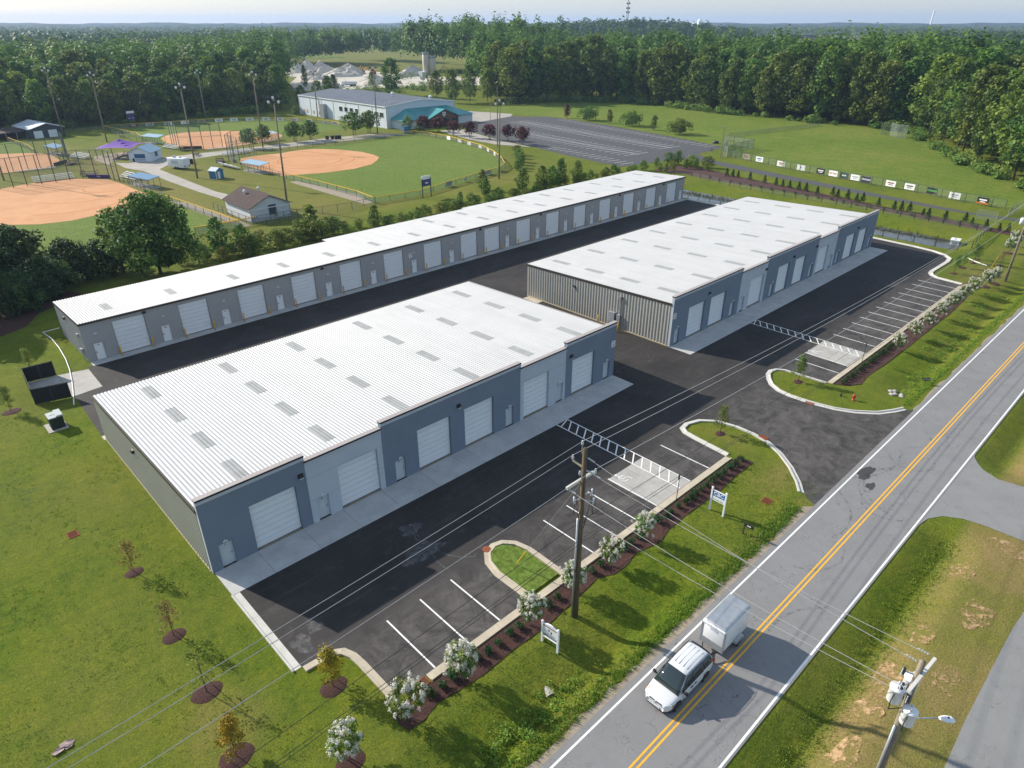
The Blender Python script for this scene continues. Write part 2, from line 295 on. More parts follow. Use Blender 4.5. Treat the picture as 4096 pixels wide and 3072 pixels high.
# ---------------------------------------------------------------- mesh helpers
def link(o, parent=None):
    COL.objects.link(o)
    if parent is not None: o.parent = parent
    return o
def tag(o, label=None, cat=None, group=None, kind=None):
    if label: o['label'] = label
    if cat: o['category'] = cat
    if group: o['group'] = group
    if kind: o['kind'] = kind
    return o
def empty(name, loc=(0, 0, 0), rz=0.0, label=None, cat=None, group=None):
    o = bpy.data.objects.new(name, None); o.empty_display_size = 0.3; link(o)
    o.location = loc; o.rotation_euler = (0, 0, rz)
    return tag(o, label, cat, group)
class MB:
    def __init__(s): s.v = []; s.f = []; s.m = []
    def add(s, vs, fs, mi=0):
        n = len(s.v); s.v += [tuple(map(float, p)) for p in vs]; s.f += [tuple(n + i for i in f) for f in fs]; s.m += [mi] * len(fs); return s
    def box(s, x0, x1, y0, y1, z0, z1, mi=0):
        return s.add([(x0, y0, z0), (x1, y0, z0), (x1, y1, z0), (x0, y1, z0), (x0, y0, z1), (x1, y0, z1), (x1, y1, z1), (x0, y1, z1)],
                     [(3, 2, 1, 0), (4, 5, 6, 7), (0, 1, 5, 4), (1, 2, 6, 5), (2, 3, 7, 6), (3, 0, 4, 7)], mi)
    def obox(s, c, size, mat=None, mi=0):
        hx, hy, hz = size[0] / 2, size[1] / 2, size[2] / 2
        M = mat if mat is not None else Matrix.Identity(3)
        vs = [Vector(c) + M @ Vector((x, y, z)) for x, y, z in [(-hx, -hy, -hz), (hx, -hy, -hz), (hx, hy, -hz), (-hx, hy, -hz), (-hx, -hy, hz), (hx, -hy, hz), (hx, hy, hz), (-hx, hy, hz)]]
        return s.add(vs, [(3, 2, 1, 0), (4, 5, 6, 7), (0, 1, 5, 4), (1, 2, 6, 5), (2, 3, 7, 6), (3, 0, 4, 7)], mi)
    def beam(s, p, q, w, h, mi=0):
        p, q = Vector(p), Vector(q); d = q - p; L = d.length; d.normalize()
        up = Vector((0, 0, 1)) if abs(d.z) < 0.98 else Vector((0, 1, 0))
        sx = d.cross(up).normalized(); uz = sx.cross(d)
        return s.obox((p + q) / 2, (L, w, h), Matrix((d, sx, uz)).transposed(), mi)
    def tube(s, p, q, r0, r1=None, n=8, mi=0, caps=True):
        r1 = r0 if r1 is None else r1
        p, q = Vector(p), Vector(q); d = (q - p).normalized()
        a = d.orthogonal().normalized(); b = d.cross(a)
        vs = []
        for c, r in ((p, r0), (q, r1)):
            for i in range(n):
                t = 2 * math.pi * i / n; vs.append(c + (a * math.cos(t) + b * math.sin(t)) * r)
        fs = [(i, (i + 1) % n, n + (i + 1) % n, n + i) for i in range(n)]
        if caps: fs += [tuple(range(n - 1, -1, -1)), tuple(range(n, 2 * n))]
        return s.add(vs, fs, mi)
    def path(s, pts, r, n=6, mi=0):
        pts = [Vector(p) for p in pts]; rs = r if isinstance(r, (list, tuple)) else [r] * len(pts)
        vs = []; fs = []; ref = None
        for i, p in enumerate(pts):
            d = (pts[min(i + 1, len(pts) - 1)] - pts[max(i - 1, 0)]).normalized()
            a = d.orthogonal().normalized() if ref is None else (ref - d * ref.dot(d)).normalized()
            ref = a; b = d.cross(a)
            for k in range(n):
                t = 2 * math.pi * k / n; vs.append(p + (a * math.cos(t) + b * math.sin(t)) * rs[i])
        for i in range(len(pts) - 1):
            for k in range(n):
                fs.append((i * n + k, i * n + (k + 1) % n, (i + 1) * n + (k + 1) % n, (i + 1) * n + k))
        fs += [tuple(range(n - 1, -1, -1)), tuple((len(pts) - 1) * n + k for k in range(n))]
        return s.add(vs, fs, mi)
    def prism(s, poly, z0, z1, mi=0):
        a = sum(p[0] * q[1] - q[0] * p[1] for p, q in zip(poly, poly[1:] + poly[:1]))
        if a < 0: poly = poly[::-1]
        n = len(poly)
        vs = [(x, y, z0) for x, y in poly] + [(x, y, z1) for x, y in poly]
        return s.add(vs, [tuple(range(n - 1, -1, -1)), tuple(range(n, 2 * n))] + [(i, (i + 1) % n, n + (i + 1) % n, n + i) for i in range(n)], mi)
    def sheet(s, poly, z, mi=0):
        a = sum(p[0] * q[1] - q[0] * p[1] for p, q in zip(poly, poly[1:] + poly[:1]))
        if a < 0: poly = poly[::-1]
        return s.add([(x, y, z) for x, y in poly], [tuple(range(len(poly)))], mi)
    def lathe(s, prof, c=(0, 0, 0), n=12, mi=0, axis='z'):
        vs = []; fs = []
        for r, z in prof:
            for k in range(n):
                t = 2 * math.pi * k / n; x, y = r * math.cos(t), r * math.sin(t)
                vs.append((c[0] + x, c[1] + y, c[2] + z) if axis == 'z' else ((c[0] + x, c[1] + z, c[2] + y) if axis == 'y' else (c[0] + z, c[1] + x, c[2] + y)))
        for i in range(len(prof) - 1):
            for k in range(n): fs.append((i * n + k, i * n + (k + 1) % n, (i + 1) * n + (k + 1) % n, (i + 1) * n + k))
        fs += [tuple(range(n - 1, -1, -1)), tuple((len(prof) - 1) * n + k for k in range(n))]
        return s.add(vs, fs, mi)
    def mesh(s, name, mats, smooth=False):
        me = bpy.data.meshes.new(name); me.from_pydata(s.v, [], s.f)
        mats = [mats] if isinstance(mats, str) else mats
        for k in mats: me.materials.append(MATS[k])
        if len(mats) > 1: me.polygons.foreach_set('material_index', s.m)
        if smooth: me.polygons.foreach_set('use_smooth', [True] * len(me.polygons))
        me.update(); return me
    def build(s, name, mats, parent=None, smooth=False, loc=None):
        o = bpy.data.objects.new(name, s.mesh(name, mats, smooth)); link(o, parent)
        if loc: o.location = loc
        return o
def use(name, me, parent=None, loc=(0, 0, 0), rz=0.0, scale=None):
    o = bpy.data.objects.new(name, me); link(o, parent); o.location = loc; o.rotation_euler = (0, 0, rz)
    if scale is not None: o.scale = scale if isinstance(scale, (tuple, list)) else (scale,) * 3
    return o
def smooth_obj(o, bevel=0.0, sub=0, seg=2):
    if bevel:
        b = o.modifiers.new('bevel', 'BEVEL'); b.width = bevel; b.segments = seg; b.limit_method = 'ANGLE'
    if sub:
        u = o.modifiers.new('sub', 'SUBSURF'); u.levels = sub; u.render_levels = sub
    o.data.polygons.foreach_set('use_smooth', [True] * len(o.data.polygons)); return o
FRAMES = {'-y': (R(90), 0, 0), '+x': (R(90), 0, R(90)), '-x': (R(90), 0, R(-90)), '+y': (R(90), 0, R(180)), 'z': (0, 0, 0)}
TXT = {}
def text(body, size, loc, rot, mat, parent, name='lettering', align='CENTER', depth=0.004, bold=0.0, squeeze=1.0):
    key = (body, size, mat, align, depth, bold)
    if key not in TXT:
        c = bpy.data.curves.new(name, 'FONT'); c.body = body; c.size = size; c.extrude = depth; c.align_x = align; c.align_y = 'CENTER'; c.offset = bold
        c.resolution_u = 2; t = bpy.data.objects.new('t', c); me = bpy.data.meshes.new_from_object(t); me.name = name
        bpy.data.objects.remove(t); bpy.data.curves.remove(c); me.materials.clear(); me.materials.append(MATS[mat]); TXT[key] = me
    o = bpy.data.objects.new(name, TXT[key]); link(o, parent); o.location = loc
    o.rotation_euler = FRAMES[rot] if isinstance(rot, str) else rot; o.scale = (squeeze, 1, 1)
    return o
def struct(name, mb, mats, label=None):
    o = mb.build(name, mats); o['kind'] = 'structure'
    if label: o['label'] = label
    return o
# ================================================================ GROUND
def sstep(a, b, x):
    t = np.clip((x - a) / (b - a), 0, 1); return t * t * (3 - 2 * t)
def gz(x, y):
    x = np.asarray(x, float); y = np.asarray(y, float)
    z = np.zeros(np.broadcast(x, y).shape)
    # ditch beyond the road, broken by the side drive
    k = np.maximum(1 - sstep(52.0, 54.6, x), sstep(65.0, 67.5, x))
    z = z - 0.75 * k * np.where(y > 6.2, np.clip((8.40 - y) / 2.2, 0, 1), np.clip((y - 3.9) / 2.3, 0, 1)) * (y < 8.4) * (y > 3.9)
    # ditch on the lot side
    k = np.maximum(1 - sstep(24.0, 40.0, x), 0.75 * sstep(72.0, 76.0, x))
    yb = 17.7
    z = z - 0.65 * k * np.where(y > yb, np.clip((20.8 - y) / 3.1, 0, 1), np.clip((y - 16.0) / 1.7, 0, 1)) * (y < 20.8) * (y > 16.0)
    # storm pond
    ky = sstep(28.5, 33.0, y) * (1 - sstep(93.0, 99.0, y))
    z = z - 1.15 * ky * np.clip(np.minimum((x - 136.6) / 2.2, (152.5 - x) / 9.5), 0, 1)
    return z
xs = np.concatenate([[-8000, -3000, -1200, -500, -200, -90, -45], np.arange(-24, 176, 1.0), [180, 190, 205, 225, 260, 320, 420, 600, 1000, 2000, 4000, 9000]])
ys = np.concatenate([[-8000, -3000, -1000, -300, -100, -40, -18], np.arange(-9, 31, 0.45), np.arange(31, 126, 1.4), [130, 140, 155, 180, 220, 280, 360, 500, 800, 1500, 3500, 9000]])
GX_, GY_ = np.meshgrid(xs, ys, indexing='ij')
GZ_ = gz(GX_, GY_)
nx_, ny_ = len(xs), len(ys)
V = np.stack([GX_, GY_, GZ_], -1).reshape(-1, 3)
ii = np.arange(nx_ * ny_).reshape(nx_, ny_)
Fq = np.stack([ii[:-1, :-1], ii[1:, :-1], ii[1:, 1:], ii[:-1, 1:]], -1).reshape(-1, 4)
def np_mesh(name, V, Fq, mats, tone=None, attr='tone', mi=None, smooth=False):
    me = bpy.data.meshes.new(name)
    k = Fq.shape[1]
    me.vertices.add(len(V)); me.vertices.foreach_set('co', np.asarray(V, np.float32).ravel())
    me.loops.add(Fq.size); me.loops.foreach_set('vertex_index', np.asarray(Fq, np.int32).ravel())
    me.polygons.add(len(Fq)); me.polygons.foreach_set('loop_start', np.arange(0, Fq.size, k, dtype=np.int32))
    for mm in ([mats] if isinstance(mats, str) else mats): me.materials.append(MATS[mm])
    if mi is not None: me.polygons.foreach_set('material_index', np.asarray(mi, np.int32))
    if tone is not None:
        a = me.attributes.new(attr, 'FLOAT', 'POINT'); a.data.foreach_set('value', np.asarray(tone, np.float32))
    if smooth: me.polygons.foreach_set('use_smooth', np.ones(len(Fq), bool))
    me.update(calc_edges=True); me.validate(); return me
X_, Y_ = V[:, 0], V[:, 1]
wob = np.sin(X_ * 0.37 + 1.3 * np.sin(Y_ * 0.21)) * 0.5 + np.sin(X_ * 0.13 - Y_ * 0.31) * 0.5
dry = 0.10 + 0.10 * wob
dry = np.maximum(dry, 1.15 * (1 - sstep(5.2, 6.4, Y_)) * sstep(-3.0, 0.3, Y_) * (0.75 + 0.25 * wob))           # verge past the ditch
dry = np.maximum(dry, 0.62 * sstep(15.0, 15.6, Y_) * (1 - sstep(16.2, 17.6, Y_)) * (0.6 + 0.6 * wob) * (X_ < 66))
dry = np.maximum(dry, (0.42 + 0.3 * wob) * sstep(18.5, 20.5, Y_) * (1 - sstep(22, 30, Y_)) * sstep(112, 122, X_) * (1 - sstep(148, 156, X_)))
dry = np.maximum(dry, (0.55 + 0.25 * wob) * np.exp(-((X_ - 52.8) ** 2 / 3 + (Y_ - 25.5) ** 2 / 9)))
dry = np.maximum(dry, (0.55) * np.exp(-((X_ - 50.5) ** 2 / 14 + (Y_ - 19.5) ** 2 / 4)))
dry = np.maximum(dry, (0.55) * np.exp(-((X_ - 5.5) ** 2 / 6 + (Y_ - 29.5) ** 2 / 10)))
dry = np.maximum(dry, (0.45 + 0.2 * wob) * sstep(110, 135, Y_) * (1 - sstep(225, 300, Y_)) * (1 - sstep(100, 180, X_)))
dry = np.where((np.abs(X_) > 400) | (Y_ > 400), 0.35, dry)
gm = np_mesh('ground', V, Fq, 'grass', dry, 'dry', smooth=True)
g_o = bpy.data.objects.new('ground', gm); link(g_o); g_o['kind'] = 'structure'; g_o['label'] = 'rough mown grass verge and lawn round the whole site'

# bare soil and worn patches
def blob(cx, cy, rx, ry, seed, n=22):
    r = random.Random(seed); ph = [r.uniform(0, 6.28) for _ in range(3)]
    return [(cx + rx * (1 + 0.16 * math.sin(3 * t + ph[0]) + 0.10 * math.sin(5 * t + ph[1]) + 0.07 * math.sin(9 * t + ph[2])) * math.cos(t),
             cy + ry * (1 + 0.16 * math.sin(3 * t + ph[0]) + 0.10 * math.sin(5 * t + ph[1]) + 0.07 * math.sin(9 * t + ph[2])) * math.sin(t)) for t in [2 * math.pi * i / n for i in range(n)]]
m, nt, b = nodes('bare_soil'); p = pos(nt)
f_ = noise(nt, p, 1.6, 6, 0.75)
c = ramp(nt, noise(nt, p, 3.0, 5, 0.7), [(0.35, (0.30, 0.20, 0.09)), (0.7, (0.52, 0.34, 0.18))])
nt.links.new(c, b.inputs['Base Color']); b.inputs['Roughness'].default_value = 0.95
t_ = nt.nodes.new('ShaderNodeBsdfTransparent'); mx = nt.nodes.new('ShaderNodeMixShader'); nt.links.new(ramp(nt, f_, [(0.47, (0, 0, 0)), (0.60, (1, 1, 1))]), mx.inputs[0])
nt.links.new(t_.outputs[0], mx.inputs[1]); nt.links.new(b.outputs[0], mx.inputs[2]); nt.links.new(mx.outputs[0], nt.nodes['Material Output'].inputs[0])
def drape(name, poly, mat, dz=0.012, label=None):
    mb = MB(); mb.sheet(poly, 0); o = mb.build(name, mat)
    import bmesh
    bm = bmesh.new(); bm.from_mesh(o.data); bmesh.ops.triangulate(bm, faces=bm.faces[:]); bmesh.ops.subdivide_edges(bm, edges=bm.edges[:], cuts=2, use_grid_fill=True)
    for v in bm.verts: v.co.z = float(gz(v.co.x, v.co.y)) + dz
    bm.to_mesh(o.data); bm.free(); o['kind'] = 'structure'
    if label: o['label'] = label
    return o
for i, (cx, cy, rx, ry) in enumerate([(35.9, 4.5, 2.0, 1.0), (33.6, 4.7, 1.3, 0.7), (41.2, 4.4, 1.2, 0.6), (29.4, 4.4, 1.4, 0.7), (49.75, 4.5, 1.0, 0.8), (54.8, 2.5, 0.9, 1.6), (45.5, 2.5, 1.5, 0.9), (38.5, 2.2, 1.3, 0.7)]):
    drape('bare_soil_patch', blob(cx, cy, rx, ry, i), 'bare_soil', 0.035)

# ---------------------------------------------------------------- the road
ROAD_Z = 0.024
road = struct('road', MB().sheet([(-500, 8.5), (900, 8.5), (900, 15.35), (-500, 15.35)], ROAD_Z), 'road_asphalt', 'grey cracked two-lane road with double yellow centre line')
for y0, y1, k in ((14.84, 14.97, 'white_paint'), (8.62, 8.75, 'white_paint'), (11.95, 12.07, 'yellow_paint'), (11.66, 11.78, 'yellow_paint')):
    MB().sheet([(-300, y0), (600, y0), (600, y1), (-300, y1)], ROAD_Z + 0.005).build('edge_line' if k == 'white_paint' else 'centre_line', k, road)
sh = []
r_ = random.Random(3); xx = -60.0
while xx < 49.0:
    sh.append((xx, 15.75 + r_.uniform(-0.22, 0.35))); xx += r_.uniform(0.7, 1.6)
struct('road_shoulder', MB().sheet([(-60, 15.3)] + [(49.0, 15.3)] + sh[::-1], 0.016), 'sand', 'sandy worn shoulder between the road and the verge')
sh = []; xx = 72.0
while xx < 240.0:
    sh.append((xx, 15.45 + r_.uniform(-0.12, 0.2))); xx += r_.uniform(0.8, 1.8)
struct('road_shoulder', MB().sheet([(71.5, 15.3), (240, 15.3)] + sh[::-1], 0.016), 'sand')
struct('side_drive', MB().sheet([(52.4, 8.52), (53.05, 8.45), (54.06, 8.28), (55.3, 7.57), (56.1, 6.3), (56.4, 5.0), (56.5, 2.2), (56.5, -60), (64.8, -60), (64.6, 4.07), (64.25, 5.9), (64.9, 7.2), (65.6, 7.8), (66.6, 8.4), (67.3, 8.52)], 0.015), 'drive_asphalt', 'pale patched driveway opposite the lot entrance')
struct('corner_lot', MB().sheet([(-60, -60), (56.4, -60), (56.4, -0.2), (48.3, 0.35), (45.9, 0.5), (36.2, 0.52), (32.3, 0.40), (-60, 0.4)], 0.010), 'drive_asphalt', 'grey asphalt beyond the dry verge in the near corner')
# dark patches and tyre scrubs on the road at the entrance
m, nt, b = nodes('tar'); b.inputs['Base Color'].default_value = (0.045, 0.042, 0.042, 1); b.inputs['Roughness'].default_value = 0.8
for i, (cx, cy, rx, ry) in enumerate([(56.9, 14.3, 1.3, 0.55), (55.2, 13.2, 0.6, 0.35), (50.6, 15.6, 0.7, 0.3)]):
    struct('tar_patch', MB().sheet(blob(cx, cy, rx, ry, 40 + i, 30), ROAD_Z + 0.003 if cy < 15 else 0.022), 'tar')
def arc_strip(cx, cy, r, a0, a1, w, z, n=14):
    mb = MB(); vs = []
    for i in range(n + 1):
        t = R(a0 + (a1 - a0) * i / n); vs += [(cx + (r - w / 2) * math.cos(t), cy + (r - w / 2) * math.sin(t), z), (cx + (r + w / 2) * math.cos(t), cy + (r + w / 2) * math.sin(t), z)]
    mb.add(vs, [(2 * i, 2 * i + 1, 2 * i + 3, 2 * i + 2) for i in range(n)]); return mb
m, nt, b = nodes('rubber_mark'); p = pos(nt)
t_ = nt.nodes.new('ShaderNodeBsdfTransparent'); mx = nt.nodes.new('ShaderNodeMixShader')
nt.links.new(ramp(nt, noise(nt, p, 2.5, 5, 0.8), [(0.45, (0, 0, 0)), (0.75, (0.5,) * 3)]), mx.inputs[0])
b.inputs['Base Color'].default_value = (0.05, 0.05, 0.05, 1); nt.links.new(t_.outputs[0], mx.inputs[1]); nt.links.new(b.outputs[0], mx.inputs[2]); nt.links.new(mx.outputs[0], nt.nodes['Material Output'].inputs[0])
for (cx, cy, r, a0, a1) in [(56, 10.0, 4.2, 20, 150), (56.6, 9.6, 4.4, 40, 170), (48, 17.5, 5.2, 250, 330), (60, 19.5, 6.6, 215, 290), (53.5, 11.2, 2.0, 60, 250), (62, 12.2, 1.8, 100, 300), (35, 6.5, 5, 40, 100), (44, 14, 3.0, 190, 300), (66, 14.2, 2.2, 200, 330)]:
    struct('tyre_mark', arc_strip(cx, cy, r, a0, a1, 0.20, ROAD_Z + 0.004), 'rubber_mark')

# ---------------------------------------------------------------- the lot asphalt
AS_Z = 0.012
lot = [(13.3, 84.9), (135.3, 84.9), (135.3, 79.0), (134.6, 60), (133.6, 43.6), (133.1, 36.5), (132.6, 33.4), (131.6, 31.2), (130.1, 30.0), (128.15, 29.71), (121.0, 29.8), (119.7, 29.6), (118.6, 29.0), (117.8, 28.0), (117.5, 26.0), (117.3, 24.24),
       (71.42, 24.24), (71.2, 27.3), (71.05, 28.9), (70.5, 29.8), (69.5, 30.2), (68.4, 29.95), (67.3, 29.3), (66.2, 28.4), (65.4, 27.1), (65.15, 25.6), (65.25, 23.9), (65.45, 22.7), (65.85, 21.0), (66.75, 19.25), (68.25, 17.5), (69.9, 16.5), (71.25, 15.9), (72.0, 15.33),
       (49.2, 15.33), (49.6, 16.2), (50.17, 16.7), (51.46, 17.6), (53.1, 19.1), (54.5, 20.8), (55.5, 22.6), (55.9, 24.4), (55.9, 26.2), (55.45, 28.2), (54.2, 29.65), (52.6, 30.2), (51.4, 30.0), (50.8, 29.2), (50.62, 28.0), (50.3, 24.24),
       (28.6, 24.24), (28.66, 27.9), (28.35, 29.2), (27.6, 30.05), (26.7, 30.3), (25.7, 29.95), (24.95, 29.0), (24.62, 27.6), (24.66, 24.24),
       (13.82, 24.24), (13.8, 27.6), (13.72, 28.6), (13.4, 29.45), (12.9, 29.77), (11.84, 29.92), (10.7, 30.0), (10.65, 38.7), (10.3, 41.4), (10.3, 66.3), (9.95, 67.8), (10.3, 78.1), (13.14, 78.54)]
lot_o = struct('parking_lot', MB().sheet(lot, AS_Z), 'asphalt', 'new black asphalt lot round the storage buildings')
# paint
def line(x0, y0, x1, y1, w, name='bay_line', mat='white_paint', z=AS_Z + 0.006):
    d = Vector((x1 - x0, y1 - y0)); d.normalize(); n = Vector((-d.y, d.x)) * w / 2
    MB().sheet([(x0 + n.x, y0 + n.y), (x1 + n.x, y1 + n.y), (x1 - n.x, y1 - n.y), (x0 - n.x, y0 - n.y)], z).build(name, mat, lot_o)
for x in (16.62, 19.36, 22.08, 31.62, 34.36, 37.05, 39.72, 47.52, 74.5, 77.0, 84.9, 87.75, 90.5, 93.2, 95.95, 98.65, 101.4, 104.1, 106.85, 109.5, 112.3, 114.9):
    line(x, 29.45, x, 24.27, 0.11, z=AS_Z + 0.006 if x not in (39.72, 77.0) else AS_Z + 0.03)
for xa in (43.1, 80.55):
    pz = AS_Z + 0.03
    line(xa, 38.7, xa, 24.3, 0.11, 'crossing_line', z=pz); line(xa + 1.52, 38.7, xa + 1.52, 24.3, 0.11, 'crossing_line', z=pz)
    yy = 38.3
    while yy > 24.6:
        line(xa + 0.06, yy - 0.15, xa + 1.46, yy + 0.75 if yy < 38 else yy + 0.35, 0.12, 'crossing_bar', z=pz + 0.002); yy -= 0.97
def hc_symbol(cx, cy):
    # seated figure on a wheel, drawn with painted strips, head towards the kerb
    z = AS_Z + 0.036; mb = arc_strip(cx, cy, 0.40, 20, 300, 0.07, z, 16)
    def bar(a, b_, w):
        d = Vector((b_[0] - a[0], b_[1] - a[1])); d.normalize(); n = Vector((-d.y, d.x)) * w / 2
        mb.sheet([(a[0] + n.x, a[1] + n.y), (b_[0] + n.x, b_[1] + n.y), (b_[0] - n.x, b_[1] - n.y), (a[0] - n.x, a[1] - n.y)], z + 0.001)
    bar((cx - 0.1, cy + 0.55), (cx - 0.1, cy - 0.1), 0.08); bar((cx - 0.1, cy - 0.04), (cx + 0.42, cy - 0.04), 0.08); bar((cx + 0.40, cy), (cx + 0.62, cy - 0.5), 0.08); bar((cx - 0.1, cy + 0.25), (cx + 0.3, cy + 0.25), 0.06)
    vs = [(cx - 0.1 + 0.13 * math.cos(t), cy + 0.75 + 0.13 * math.sin(t)) for t in [i * math.pi / 6 for i in range(12)]]; mb.sheet(vs, z)
    o = mb.build('wheelchair_symbol', 'white_paint', lot_o); return o
for x0, x1 in ((39.62, 44.56), (76.9, 81.95)):
    pad = struct('accessible_bay_pad', MB(), 'concrete_pad', 'pale concrete accessible parking bay')
    pad.data = MB().mesh('pad', 'concrete_pad')
    xm = (x0 + x1) / 2; ym = 26.8
    for a, b2, c2, d2 in ((x0, xm, 24.25, ym), (xm, x1, 24.25, ym), (x0, xm, ym, 29.4), (xm, x1, ym, 29.4)):
        MB().box(a + 0.012, b2 - 0.012, c2 + 0.012, d2 - 0.012, -0.1, AS_Z + 0.022).build('slab', 'concrete_pad', pad)
    hc_symbol(x0 + 1.1, 28.55 if x0 < 60 else 28.6)

# ---------------------------------------------------------------- concrete aprons before the doors
def slabs(name, x_edges, y0, y1, z, mat, label):
    root = struct(name, MB().box(x_edges[0], x_edges[-1], y0 + 0.02, y1, -0.05, z - 0.02), 'threshold', label)
    for a, b2 in zip(x_edges, x_edges[1:]):
        if b2 - a > 0.05: MB().box(a + 0.012, b2 - 0.012, y0, y1, -0.06, z).build('slab', mat, root)
    return root
slabs('apron', [10.15, 13.4, 17.15, 20.7, 24.45, 28.45, 32.15, 33.75, 37.45, 41.35, 45.1, 48.5, 52.1, 55.55], 38.72, 41.75, 0.035, 'concrete', 'concrete apron before the six front doors of the near building')
slabs('apron', [66.5, 69.9, 73.7, 75.0, 78.7, 82.2, 84.9, 88.7, 92.7, 96.2, 98.0, 101.4, 105.6, 109.2, 112.4, 115.7, 119.4, 120.8, 124.1, 127.6], 38.66, 41.70, 0.035, 'concrete', 'concrete apron before the eight doors of the farther building')
ce = [13.9]
for i in range(16):
    u = 13.85 + 7.6 * i; ce += ([u + 2.6, u + 3.4, u + 5.2, u + 6.9] if i < 8 else [u + 1.0, u + 2.8, u + 4.5, u + 5.4])
ce = sorted(set(round(v, 2) for v in ce)) + [135.3]
slabs('apron', ce, 84.72, 85.98, 0.035, 'concrete', 'narrow concrete strip along the doors of the long rear building')
MB().box(65.3, 66.4, 63.2, 66.0, -0.05, 0.03).build('door_stoop', 'curb_concrete')['kind'] = 'structure'
MB().box(9.9, 10.3, 66.6, 67.5, -0.05, 0.03).build('door_stoop', 'curb_concrete')['kind'] = 'structure'

# ---------------------------------------------------------------- kerbs, laid in sections
def sweep_curb(name, pts, side, mat='curb_concrete', label=None, gut=0.46, cw=0.17, h=0.13, step=3.0, round_end=False):
    P = [Vector(p) for p in pts]
    L = [0]
    for a, b2 in zip(P, P[1:]): L.append(L[-1] + (b2 - a).length)
    def at(s):
        for i in range(len(P) - 1):
            if s <= L[i + 1] or i == len(P) - 2:
                t = (s - L[i]) / max(1e-6, L[i + 1] - L[i]); return P[i].lerp(P[i + 1], max(0, min(1, t)))
    nrm = []
    for i in range(len(P)):
        a = (P[i] - P[i - 1]).normalized() if i > 0 else None; b2 = (P[i + 1] - P[i]).normalized() if i < len(P) - 1 else None
        n1 = Vector((-a.y, a.x)) if a else Vector((-b2.y, b2.x)); n2 = Vector((-b2.y, b2.x)) if b2 else n1
        n = (n1 + n2).normalized(); n = n / max(0.55, n.dot(n1)); nrm.append(n * side)
    prof = [(0, -0.05), (0, 0.022), (gut, 0.026), (gut + 0.05, h), (gut + cw, h + 0.004), (gut + cw, -0.08)]
    root = struct(name, MB(), mat, label)
    sl = []; cur = 0.0
    cuts = np.linspace(0, L[-1], max(1, round(L[-1] / step)) + 1)
    for s0, s1 in zip(cuts, cuts[1:]):
        ss = [s0 + 0.008] + [l for l in L if s0 + 0.05 < l < s1 - 0.05] + [s1 - 0.008]
        vs = []; fs = []; k = len(prof)
        for s in ss:
            p = at(s); i = 0
            while i < len(L) - 2 and s > L[i + 1]: i += 1
            t = (s - L[i]) / max(1e-6, L[i + 1] - L[i]); n = nrm[i].lerp(nrm[i + 1], max(0, min(1, t)))
            vs += [(p.x + n.x * d, p.y + n.y * d, z) for d, z in prof]
        for j in range(len(ss) - 1):
            for q in range(k - 1):
                f = (j * k + q, j * k + q + 1, (j + 1) * k + q + 1, (j + 1) * k + q); fs.append(f if side > 0 else f[::-1])
        fs += [tuple(range(k)), tuple((len(ss) - 1) * k + q for q in range(k))]
        MB().add(vs, fs).build('kerb_section', mat, root)
    return root
sweep_curb('kerb', [(13.9, 24.24), (13.82, 24.24), (13.8, 27.6), (13.72, 28.6), (13.4, 29.45), (12.9, 29.77), (11.84, 29.92), (10.75, 30.0)][1:], 1, label='curved tan kerb round the grass corner beside the nearest bays', gut=0.38)
sweep_curb('kerb', [(10.66, 38.7), (10.69, 30.0)], -1, 'curb_white', 'straight pale kerb closing the near end of the lot', gut=0.44)
sweep_curb('kerb', [(15.9, 24.24), (24.6, 24.24)], -1, label='tan kerb and gutter along the first three bays')
sweep_curb('kerb', [(28.6, 24.24), (28.66, 27.9), (28.35, 29.2), (27.6, 30.05), (26.7, 30.3), (25.7, 29.95), (24.95, 29.0), (24.62, 27.6), (24.66, 24.24)], 1, label='kerb looped round the small grass island between the bays', gut=0.34)
sweep_curb('kerb', [(24.62, 24.24), (50.28, 24.24)], -1, label='tan kerb and gutter between the island and the entrance')
sweep_curb('kerb', [(50.3, 24.24), (50.62, 28.0), (50.8, 29.2), (51.4, 30.0), (52.6, 30.2), (54.2, 29.65), (55.45, 28.2), (55.9, 26.2), (55.9, 24.4), (55.5, 22.6), (54.5, 20.8), (53.1, 19.1), (51.46, 17.6), (50.17, 16.7)], -1, 'curb_white', 'white kerb curving round the near side of the entrance', gut=0.30, cw=0.2)
sweep_curb('kerb', [(71.42, 24.24), (71.2, 27.3), (71.05, 28.9), (70.5, 29.8), (69.5, 30.2), (68.4, 29.95), (67.3, 29.3), (66.2, 28.4), (65.4, 27.1), (65.15, 25.6), (65.25, 23.9), (65.45, 22.7), (65.85, 21.0), (66.75, 19.25), (68.25, 17.5), (69.9, 16.5), (71.25, 15.9)], 1, 'curb_white', 'white kerb curving round the far side of the entrance', gut=0.30, cw=0.2)
sweep_curb('kerb', [(71.42, 24.24), (117.3, 24.24)], -1, label='long tan kerb along the bays of the farther building')
sweep_curb('kerb', [(117.3, 24.24), (117.5, 26.0), (117.8, 28.0), (118.6, 29.0), (119.7, 29.6), (121.0, 29.8), (128.15, 29.71), (130.1, 30.0), (131.6, 31.2), (132.6, 33.4), (133.1, 36.5), (133.6, 43.6), (134.6, 60), (135.3, 79.0), (135.3, 84.9)], -1, 'curb_white', 'white kerb round the far end of the lot beside the pond', gut=0.4, cw=0.25)
MB().prism([(28.0, 24.5), (28.05, 27.8), (27.75, 28.9), (27.2, 29.5), (26.6, 29.7), (25.95, 29.45), (25.4, 28.7), (25.15, 27.5), (25.2, 24.5)], -0.05, 0.115).build('island_lawn', 'grass_outfield')['kind'] = 'structure'

